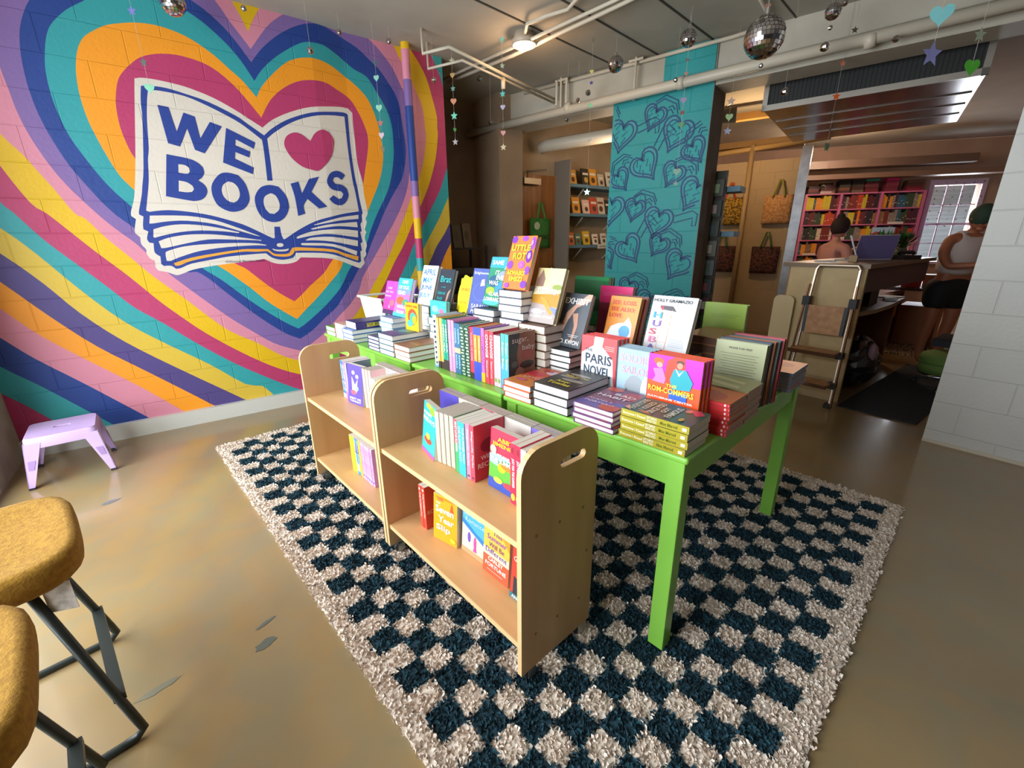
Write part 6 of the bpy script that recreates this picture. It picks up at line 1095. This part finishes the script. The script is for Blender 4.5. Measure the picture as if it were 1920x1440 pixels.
# ladder
t = thing('step_ladder', 'folding step ladder with wooden treads and bronze rails leaning on the counter end', 'ladder', (4.155, 1.17, 0), 0)
brz = mat('5c3a26', .3, .7); alu = mat('b9a894', .3, .8); blkp = mat('1c1e22', .5); tread = noise_mat('tread_wood', 'a87850', 'bd9066', scale=3, rough=.5, stretch=(1, 7, 7))
def LX(z): return .06+.13*z/1.15
for y0, y1 in ((.0, .03), (.36, .335)):
    b = MB(); b.tube([(LX(0), y0, .01), (LX(1.12), y1, 1.12)], .013, alu, n=6); r_ = b.build('rail', t)
    b = MB(); b.tube([(LX(0)-.03, y0-.02 if y0 < .1 else y0+.02, .01), (LX(1.0)-.03, y1-.018 if y0 < .1 else y1+.018, 1.0)], .009, brz, n=6); b.build('bronze_edge', r_)
b = MB(); b.tube([(LX(1.12), .03, 1.12), (LX(1.15), .05, 1.15), (LX(1.15), .315, 1.15), (LX(1.12), .335, 1.12)], .014, alu, n=8); b.build('top_handle', t)
for z in (.20, .46): b = MB(); b.box(LX(z)-.16, LX(z)+.02, .015, .35, z-.012, z+.012, tread); b.box(LX(z)-.165, LX(z)-.16, .01, .355, z-.016, z+.014, brz); b.build('tread', t)
b = MB(); b.box(LX(.6)-.03, LX(.6)-.008, .055, .31, .60, .83, tread); b.box(LX(.6)-.031, LX(.6)-.007, .03, .055, .60, .83, mat('3a4048', .5)); b.box(LX(.6)-.031, LX(.6)-.007, .31, .335, .60, .83, mat('3a4048', .5)); b.build('folded_tread', t)
for y in (.0, .335):
    for z, hh in ((.86, .075), (.44, .05), (.19, .05)): b = MB(); b.box(LX(z)-.045, LX(z)+.022, y-.012, y+.04, z-hh/2, z+hh/2, blkp); b.build('hinge_block', t)
    b = MB(); b.box(LX(0)-.045, LX(0)+.02, y-.015, y+.03, 0, .035, blkp); b.build('rubber_foot', t)
# desk wing below the counter
t = thing('work_desk', 'low curved desk wing beside the counter with papers and boxes on it', 'desk', (4.45, 1.24, 0))
b = MB(); pts = [(0, .0), (.5, -.05), (1.0, -.04), (1.7, .02), (1.85, .08), (1.85, .50), (0, .50)]
b.prism([pts], lambda a, c, tt: (a, c, tt), .72, .755, noise_mat('desk_top', '7c6a48', '8e7c56', scale=4, rough=.35)); b.build('desktop', t)
b = MB(); b.box(1.75, 1.80, .1, .45, 0, .72, mat('7a4a26', .6)); b.build('side_panel', t)
def boxthing(name, lab, cat, x, y, z, sx, sy, sz, col, top=None, rz=0, group=None):
    b = MB(); b.box(-sx/2, sx/2, -sy/2, sy/2, 0, sz, mat(col, .5))
    if top: b.box(-sx/2+.01, sx/2-.01, -sy/2+.01, sy/2-.01, sz, sz+.004, mat(top, .5))
    o = b.build(name); o.location = (x, y, z); o.rotation_euler = (0, 0, R(rz)); return tag(o, lab, cat, group)
boxthing('fabric_bin', 'dusty blue fabric bin at the near end of the desk', 'bin', 4.72, 1.36, .756, .26, .18, .15, '3f5a6c', '2a3a46', 4)
boxthing('clutter_box', 'brown box sitting on top of the dusty blue bin', 'box', 4.78, 1.36, .911, .18, .12, .07, '6a5238', '4a3a28', -8)
boxthing('receipt_printer', 'black receipt printer on the desk behind the blue bin', 'printer', 5.25, 1.42, .756, .30, .24, .14, '16171a', '232529', 3)
boxthing('paper_stack', 'grey paper sheet lying on the black printer', 'paper', 5.25, 1.42, .902, .34, .22, .006, '8f8898', None, 6)
boxthing('paper_stack', 'bright white papers at the far tip of the desk', 'paper', 6.10, 1.38, .756, .24, .18, .01, 'dfe6ee', None, -12)
boxthing('paper_stack', 'small bright white card on the far part of the desk', 'paper', 5.80, 1.30, .756, .12, .10, .02, 'e4ecf2', None, 20)
boxthing('storage_box', 'yellow green box with a pale handle standing on the desk under the counter', 'box', 5.75, 1.55, .756, .26, .18, .26, '6f7a1e', None, 0)
boxthing('storage_box', 'red books bundle standing on the desk near the window side', 'box', 7.45, 1.50, .769, .16, .16, .26, 'b02a2a', '8a1e1e', 0)
boxthing('tan_carton', 'tan carton beside the red bundle by the far window', 'box', 7.75, 1.35, .769, .24, .2, .14, 'a8845c', '8d6c48', 10)
boxthing('cardboard_box', 'large tan cardboard box on the floor under the far desk', 'box', 7.9, 1.42, .0125, .5, .4, .5, '9a6234', '845228', 5)
t = thing('far_desk', 'dark desk by the far window with the red bundle on it', 'desk', (7.3, 1.15, .0125))
b = MB(); b.box(0, 1.2, 0, .55, .72, .755, mat('4a3222', .5)); b.build('desktop', t)
for x in (.02, 1.14): b = MB(); b.box(x, x+.04, .02, .06, 0, .72, mat('1c2426', .5)); b.build('leg', t)
# counter top things
def on_counter(x, y): return (x, y, 1.166)
t = thing('laptop', 'open silver laptop with a purple screen back on the counter', 'laptop', on_counter(5.35, 1.45), R(-52))
b = MB(); b.box(-.15, .15, -.10, .10, 0, .014, mat('bfc0c6', .3, .7)); b.build('keyboard_base', t)
b = MB(); M = Matrix.Translation((0, -.10, .014)) @ Matrix.Rotation(R(14), 4, 'X'); b.box(-.15, .15, -.006, 0, 0, .21, mat('5a5078', .35), M); b.box(-.155, .155, -.002, .003, 0, .215, mat('c9ccd4', .3, .6), M); b.build('screen', t)
t = thing('laptop_stand', 'white angled laptop stand left of the purple laptop', 'stand', on_counter(5.02, 1.52), R(-40))
b = MB(); b.tube([(-.10, 0, .006), (.10, 0, .006), (.0, .0, .22)], .008, mat('d8d8dc', .4), n=6); b.build('stand_frame', t)
t = thing('desk_phone', 'black desk phone on the counter in front of the plants', 'phone', on_counter(5.6, 1.22), R(-30))
b = MB(); b.box(-.09, .09, -.07, .07, 0, .04, mat('14161a', .4)); b.build('phone_body', t); b = MB(); b.tube([(-.08, 0, .05), (-.06, 0, .065), (.06, 0, .065), (.08, 0, .05)], .018, mat('1c1f24', .3), n=8); b.build('handset', t)
boxthing('tablet', 'white tablet edge lying at the near corner of the counter', 'tablet', 4.62, 1.55, 1.166, .20, .15, .008, 'dcdde2', '2a2a2e', 25)
boxthing('card_box', 'small wooden card box on the counter left of the laptop', 'box', 4.80, 1.40, 1.166, .08, .06, .05, '9a7a4c', '7d6038', 12)
t = thing('acrylic_sign', 'clear acrylic sign holder among the plants on the counter', 'sign holder', on_counter(5.9, 1.52), R(-50))
b = MB(); b.box(-.10, .10, -.004, .004, .12, .30, mat('c4ccd6', .08, coat=1)); b.build('acrylic_panel', t); b = MB(); b.box(-.10, .10, -.03, .03, 0, .12, mat('3a3c40', .3)); b.build('sign_base', t)
def plant(lab, x, y, z, s, gkey, fl, seed):
    random.seed(seed); t = thing('potted_plant', lab, 'plant', (x, y, z))
    b = MB(); b.lathe([(.001, 0), (.045, 0), (.055, .09), (.048, .09), (.001, .085)], mat('7a8a86', .25), n=14); b.build('vase', t, True)
    b = MB(); g1, g2 = mat(gkey, .6), mat('2c5a26', .6)
    for k in range(90):
        a = random.uniform(0, 6.28); el = random.uniform(.1, 1.45); L = s*random.uniform(.5, 1); d = Vector((math.cos(a)*math.cos(el), math.sin(a)*math.cos(el), math.sin(el))); base_ = Vector((0, 0, .09))
        tip = base_+d*L; sd = d.cross(Vector((0, 0, 1))).normalized()*random.uniform(.012, .024); md = base_+d*L*.72
        b.quad(tuple(base_+d*L*.45), tuple(md+sd), tuple(tip), tuple(md-sd), random.choice((g1, g2)))
        if k % 3 == 0: b.tube([tuple(base_), tuple(md)], .002, g2, n=4)
    b.build('leaves', t)
    for k in range(fl):
        a = random.uniform(0, 6.28); b = MB(); c = (math.cos(a)*s*.5, math.sin(a)*s*.5, .09+s*random.uniform(.4, .8))
        b.ball(c, .022, mat(random.choice(('a0403a', 'b8483c', 'c88a6a')), .6), n=6, sq=(1, 1, .6)); b.build('flower', t, True)
plant('leafy bouquet with red flowers in a vase on the counter, next to the laptop', 5.62, 1.42, 1.166, .20, '3f7a34', 7, 1)
plant('dense dark green potted plant on the counter, right of the bouquet', 6.25, 1.42, 1.166, .21, '2f6a30', 0, 2)
# floor items of the back room
b = MB(); b.box(4.30, 6.4, .62, 1.14, .0, .012, noise_mat('mat_rubber', '1c1f24', '2a2d33', scale=60, rough=.85, bump=.3, bscale=120))
tag(b.build('floor_mat'), 'black rubber mat on the floor past the white block wall', 'mat')
b = MB(); b.box(0, 2.2, 0, 1.5, 0, .012, noise_mat('woven_rug', '3a2c26', 'b8a68c', scale=26, rough=.9, stretch=(1, 3.2, 1), lo=.47, hi=.53, detail=2)); o = b.build('woven_rug'); o.location = (7.05, .35, 0); o.rotation_euler = (0, 0, R(8)); tag(o, 'brown and cream patterned rug on the floor of the back room', 'rug')
t = thing('ottoman', 'soft green cushioned footstool by the patterned rug', 'footstool', (6.22, .78, .0))
b = MB(); M = Matrix.Translation((0, 0, .24)); 
pr = [(.001, .24), (.18, .235), (.235, .21), (.25, .17), (.235, .13), (.25, .09), (.235, .02), (.001, .0)]
b.lathe([(r_, z) for r_, z in reversed(pr)], mat('7c9a4c', .8), n=28); b.build('cushion', t, True)
b = MB(); b.tube([(.245*math.cos(a), .245*math.sin(a), .13) for a in [i*math.pi/14 for i in range(28)]], .006, mat('62803a', .8), closed=True, n=6); b.build('piping', t, True)
t = thing('office_chair', 'chrome five-star chair base with black casters by the white wall', 'chair', (5.62, .62, 0))
for i in range(5):
    a = R(72*i+20); b = MB(); b.tube([(0, 0, .11), (.30*math.cos(a), .30*math.sin(a), .07)], [.02, .013], mat('9a9ca2', .2, .9), n=8); lg = b.build('leg', t, True)
    c = MB(); c.ball((.30*math.cos(a), .30*math.sin(a), .03), .03, blkp, n=8, sq=(1, .7, 1)); c.build('caster', lg, True)
b = MB(); b.tube([(0, 0, .09), (0, 0, .42)], .025, mat('22242a', .4), n=10); b.build('column', t)
b = MB(); b.box(-.22, .22, -.22, .22, .42, .48, mat('1a1b20', .8)); b.build('seat', t)
t = thing('trash_bag', 'crumpled black and clear plastic bag bulging under the desk', 'bag', (5.05, 1.28, 0))
random.seed(9); b = MB(); b.ball((0, 0, .24), .24, mat('26252a', .25, coat=.6), n=14, sq=(1, .8, 1)); b.v = [(x*(1+random.uniform(-.09, .09)), y*(1+random.uniform(-.09, .09)), max(.0, z*(1+random.uniform(-.05, .05)))) for x, y, z in b.v]; b.build('bag_body', t)
b = MB(); b.ball((-.10, -.14, .36), .07, mat('9a7a88', .3), n=8, sq=(.6, .5, 1.3)); b.build('torn_wrap', t)
t = thing('low_bookshelf', 'wooden low shelf of books under the far desk', 'bookshelf', (6.92, 1.60, .0125))
b = MB(); 
for z in (.05, .36, .68): b.box(0, .8, 0, .25, z-.02, z, mat('7a4a26', .6))
for x in (0, .4, .78): b.box(x, x+.02, 0, .25, 0, .68, mat('7a4a26', .6))
b.build('frame', t)
random.seed(31)
for z in (.051, .361):
    for k in range(2):
        x = .03+.4*k
        while x < .36+.4*k:
            cc = random.choice(pal); t_ = random.choice((.030, .036, .044)); h_ = random.choice((.185, .205, .22, .235)); o = bpy.data.objects.new('shelved_book', simple_book(cc[0], t_, h_)); C.objects.link(o); o.location = (6.92+x, 1.62, z+.013)
            tag(o, '%s-spined book in the low wooden shelf under the far desk' % cc[1], 'book', '%s-spined books in the low wooden shelf' % cc[1]); x += t_+.003
# cords on the floor under the ladder
b = MB(); b.tube([(4.0+.12*math.cos(a)*1.6, 1.62+.10*math.sin(a), .006) for a in [i*.35 for i in range(14)]]+[(4.25, 1.8, .006), (4.7, 2.0, .006)], .004, blkp, n=6); tag(b.build('power_cord', smooth=True), 'black cord looping on the floor behind the ladder feet', 'cord')
# merchandise column beside the teal pillar, and blue side shelves
t = thing('display_spinner', 'narrow card display rack squeezed behind the teal pillar edge', 'display rack', M=BM @ Matrix.Translation((2.33, .45, 0)))
b = MB(); b.box(-.16, .0, -.02, .02, 0, 2.0, mat('4a423c', .6)); b.build('back_board', t)
random.seed(4)
for i in range(9):
    b = MB(); z = .25+.19*i; b.box(-.15, -.01, -.05, -.02, z, z+.15, mat(('2f3a2f', '3a5a2a', '5a2a3a', '3a4a4a', '6a7076', '7a766e', '3f4a40', '3a443a', '5a5a50')[i], .5)); b.box(-.12, -.05, -.052, -.05, z+.03, z+.11, mat(('8a4a4a', '3a3a3a', 'd8d0c4', 'a04a5a', '5a6a5a', 'c0b8ac', '4a5a6a', 'c8a0a8', 'a8b890')[i], .5)); b.build('card_pocket', t)
for k, z in enumerate((1.86, 1.44)):
    b = MB(); b.box(0, .17, -.12, .12, z-.05, z, slate); o = b.build('side_shelf'); o.matrix_world = BM @ Matrix.Translation((2.28, .60, 0)); tag(o, 'short blue shelf end sticking out beside the card rack, %s one' % ('upper', 'lower')[k], 'shelf')
# back room left side wall closing the view and back ceiling soffit
b = MB(); b.box(5.9, 9.6, 5.2, 5.3, 0, CH, backp); struct(b.build('wall_north'))
b = MB(); b.box(4.22, 13.2, -.35, -.25, 0, CH, backp); struct(b.build('wall_passage'))
b = MB(); b.box(-1.3, -1.05, 4.33, 5.3, 0, CH, backp); b.box(-1.3, 2.135, 5.2, 5.3, 0, CH, backp); struct(b.build('wall_rear'))
b = MB(); b.box(-1.5, 1.7, -.9, -.6, 2.50, 2.62, mat('5d4a40', .5)); b.box(-.8, 2.6, -.6, -.35, 2.36, 2.44, mat('7a5f50', .5)); o = struct(b.build('trim_26')); o.matrix_world = KM

# ---------------------------------------------------------------- people
def limb_body(name, joints, edges, parent, mt, sub=2):
    """joints: list of (xyz, radius) ; skinned into one continuous surface"""
    me = bpy.data.meshes.new(name); me.from_pydata([j[0] for j in joints], edges, []); o = bpy.data.objects.new(name, me); C.objects.link(o); o.parent = parent
    sk = o.modifiers.new('skin', 'SKIN'); sk.use_smooth_shade = True
    for i, j in enumerate(joints):
        r = j[1]; me.skin_vertices[0].data[i].radius = (r, r) if not isinstance(r, tuple) else r
    me.skin_vertices[0].data[0].use_root = True
    ss = o.modifiers.new('subdivision', 'SUBSURF'); ss.levels = sub; ss.render_levels = sub
    me.materials.append(mt); return o
skin = mat('9c5f42', .55); skin2 = mat('c08a78', .55)
def head(parent, c, r, tilt, turn, sk, hairm, hair_fn):
    M = Matrix.Translation(c) @ Matrix.Rotation(turn, 4, 'Z') @ Matrix.Rotation(tilt, 4, 'X')   # face toward -y
    b = MB(); b.ball((0, 0, 0), r, sk, n=16, M=M, sq=(.84, .98, 1.16)); b.ball((0, -r*.98, -r*.12), r*.17, sk, n=8, M=M, sq=(.8, 1, 1.3)); b.ball((0, -r*.62, -r*.72), r*.42, sk, n=8, M=M, sq=(1, .9, .7))
    for s_ in (-1, 1): b.ball((s_*r*.86, r*.06, -r*.05), r*.22, sk, n=8, M=M, sq=(.4, .8, 1.2)); b.ball((s_*r*.32, -r*.86, r*.08), r*.11, mat('2a1c18', .3), n=6, M=M)
    b.ball((0, -r*.90, -r*.52), r*.2, mat('8a4038', .5), n=6, M=M, sq=(1.2, .4, .35)); b.build('head', parent, True)
    b = MB(); hair_fn(b, M, r); b.build('hair', parent, True)
def hand(parent_list, wrist, dirv, palmn, s=1.0, curl=.5):
    """five separate fingers rooted in a palm: returns joints/edges to be added"""
    d = Vector(dirv).normalized(); n_ = Vector(palmn).normalized(); sd = d.cross(n_).normalized(); J, E = [], []
    J.append((tuple(Vector(wrist)), .022*s)); J.append((tuple(Vector(wrist)+d*.045*s), (.034*s, .016*s))); J.append((tuple(Vector(wrist)+d*.08*s), (.034*s, .014*s))); E += [(0, 1), (1, 2)]
    for k, L in enumerate((.065, .074, .07, .055)):
        p = Vector(wrist)+d*.085*s+sd*(.030-.020*k)*s; i = len(J); dd = d
        J.append((tuple(p), .009*s)); E.append((2, i))
        for q in (1, 2): dd = (dd+n_*curl*.8).normalized(); p = p+dd*L*.5*s; J.append((tuple(p), .0085*s)); E.append((i+q-1, i+q))
    p = Vector(wrist)+d*.03*s+sd*.034*s; i = len(J); J.append((tuple(p), .011*s)); E.append((1, i)); p = p+(d+sd*.7+n_*.4).normalized()*.035*s; J.append((tuple(p), .010*s)); E.append((i, i+1)); p = p+(d*1.2+n_*.5).normalized()*.028*s; J.append((tuple(p), .009*s)); E.append((i+1, i+2))
    return J, E
# the person reading at the far desk: back of a dark cropped head in a green cap, white sleeveless top, black shorts
PX = thing('person', 'person in a white sleeveless top and black shorts bending over the far desk', 'person', (6.62, 1.02, .0), R(-42))
J = [((0, 0, .93), (.155, .12)), ((0, -.01, 1.07), (.125, .10)), ((0, -.03, 1.22), (.150, .105)), ((0, -.06, 1.34), (.13, .085)), ((0, -.085, 1.40), .05), ((0, -.11, 1.45), .045)]
E_ = [(0, 1), (1, 2), (2, 3), (3, 4), (4, 5)]
for s_ in (-1, 1):
    i = len(J); J += [((s_*.17, -.06, 1.345), .055), ((s_*.235, -.10, 1.20), .044), ((s_*.235, -.20, 1.08), .038), ((s_*.12, -.36, 1.10), .028)]; E_ += [(3, i), (i, i+1), (i+1, i+2), (i+2, i+3)]
    hj, he = hand(None, (s_*.10, -.385, 1.105), (-s_*.5, -.8, .05), (0, 0, -1), 1.0, .35); k = len(J); J += hj; E_ += [(a+k, c+k) for a, c in he]+[(i+3, k)]
    i = len(J); J += [((s_*.095, 0, .86), .095), ((s_*.10, -.01, .50), .062), ((s_*.10, .03, .28), .055), ((s_*.10, .02, .09), .036), ((s_*.105, -.07, .04), .036), ((s_*.11, -.14, .032), .028)]; E_ += [(0, i)]+[(i+q, i+q+1) for q in range(5)]
limb_body('body', J, E_, PX, skin)
b_ = limb_body('shirt', [((0, 0, .97), (.19, .16)), ((0, -.01, 1.08), (.175, .15)), ((0, -.03, 1.20), (.19, .155)), ((0, -.055, 1.31), (.17, .13)), ((0, -.07, 1.385), (.10, .075)), ((-.09, -.065, 1.375), .055), ((.09, -.065, 1.375), .055)], [(0, 1), (1, 2), (2, 3), (3, 4), (4, 5), (4, 6)], PX, mat('c4b4ae', .8))
limb_body('shorts', [((0, 0, .99), (.185, .155)), ((0, 0, .88), (.205, .175)), ((-.10, 0, .76), .125), ((-.105, -.005, .60), .112), ((.10, 0, .76), .125), ((.105, -.005, .60), .112)], [(0, 1), (1, 2), (2, 3), (1, 4), (4, 5)], PX, mat('101114', .8))
def cap_hair(b, M, r):
    b.ball((0, r*.10, r*.16), r*1.06, mat('24382c', .8), n=14, M=M, sq=(.92, 1.04, 1.08)); b.ball((0, -r*.75, r*.5), r*.7, mat('24382c', .7), n=10, M=M, sq=(.9, .9, .14)); b.ball((r*.3, r*.98, r*.3), r*.22, mat('8a8a86', .7), n=8, M=M, sq=(1, .3, 1))
head(PX, (0, -.155, 1.545), .10, R(38), 0, skin, None, cap_hair)
# the person seated behind the counter
PY = thing('person', 'person in a peach top with dark hair tied up, seated behind the counter', 'person', (6.72, 2.22, 0), R(60))
J = [((0, 0, .62), (.15, .12)), ((0, -.01, .86), (.12, .095)), ((0, -.03, 1.10), (.145, .10)), ((0, -.04, 1.26), (.12, .08)), ((0, -.05, 1.33), .046), ((0, -.06, 1.39), .042)]
E_ = [(0, 1), (1, 2), (2, 3), (3, 4), (4, 5)]
for s_ in (-1, 1):
    i = len(J); J += [((s_*.165, -.04, 1.25), .052), ((s_*.21, -.08, 1.02), .042), ((s_*.16, -.26, 1.10), .034), ((s_*.08, -.40, 1.22), .027)]; E_ += [(3, i), (i, i+1), (i+1, i+2), (i+2, i+3)]
    hj, he = hand(None, (s_*.07, -.42, 1.235), (-s_*.3, -.8, .3), (0, 0, -1), 1.0, .5); k = len(J); J += hj; E_ += [(a+k, c+k) for a, c in he]+[(i+3, k)]
    i = len(J); J += [((s_*.10, -.06, .60), .09), ((s_*.11, -.42, .60), .065), ((s_*.11, -.44, .30), .05), ((s_*.11, -.42, .09), .036), ((s_*.115, -.52, .04), .032)]; E_ += [(0, i)]+[(i+q, i+q+1) for q in range(4)]
limb_body('body', J, E_, PY, skin2)
limb_body('shirt', [((0, 0, .66), (.160, .13)), ((0, -.01, .86), (.132, .107)), ((0, -.03, 1.10), (.160, .115)), ((0, -.04, 1.255), (.13, .09)), ((-.18, -.045, 1.235), .062), ((-.215, -.075, 1.10), .056), ((.18, -.045, 1.235), .062), ((.215, -.075, 1.10), .056)], [(0, 1), (1, 2), (2, 3), (3, 4), (4, 5), (3, 6), (6, 7)], PY, mat('c88a7c', .8))
def bun_hair(b, M, r):
    b.ball((0, r*.12, r*.16), r*1.08, mat('2a1512', .8), n=14, M=M, sq=(.92, 1.0, 1.12)); b.ball((0, r*.5, r*1.25), r*.45, mat('2a1512', .8), n=8, M=M); b.ball((r*.5, -r*.2, r*.75), r*.4, mat('2a1512', .8), n=8, M=M)
head(PY, (0, -.075, 1.49), .098, R(12), 0, skin2, None, bun_hair)
t = thing('backless_stool', 'dark backless stool under the person in the peach top', 'stool', (6.72, 2.22, 0), R(60))
b = MB(); b.lathe([(.001, .44), (.17, .44), (.18, .47), (.17, .50), (.001, .505)], mat('2a2422', .7), n=18); b.build('seat', t, True)
for s_ in (-1, 1):
    for q in (-1, 1): b = MB(); b.tube([(s_*.10, q*.10, .44), (s_*.16, q*.16, 0)], .013, blkp, n=6); b.build('leg', t)
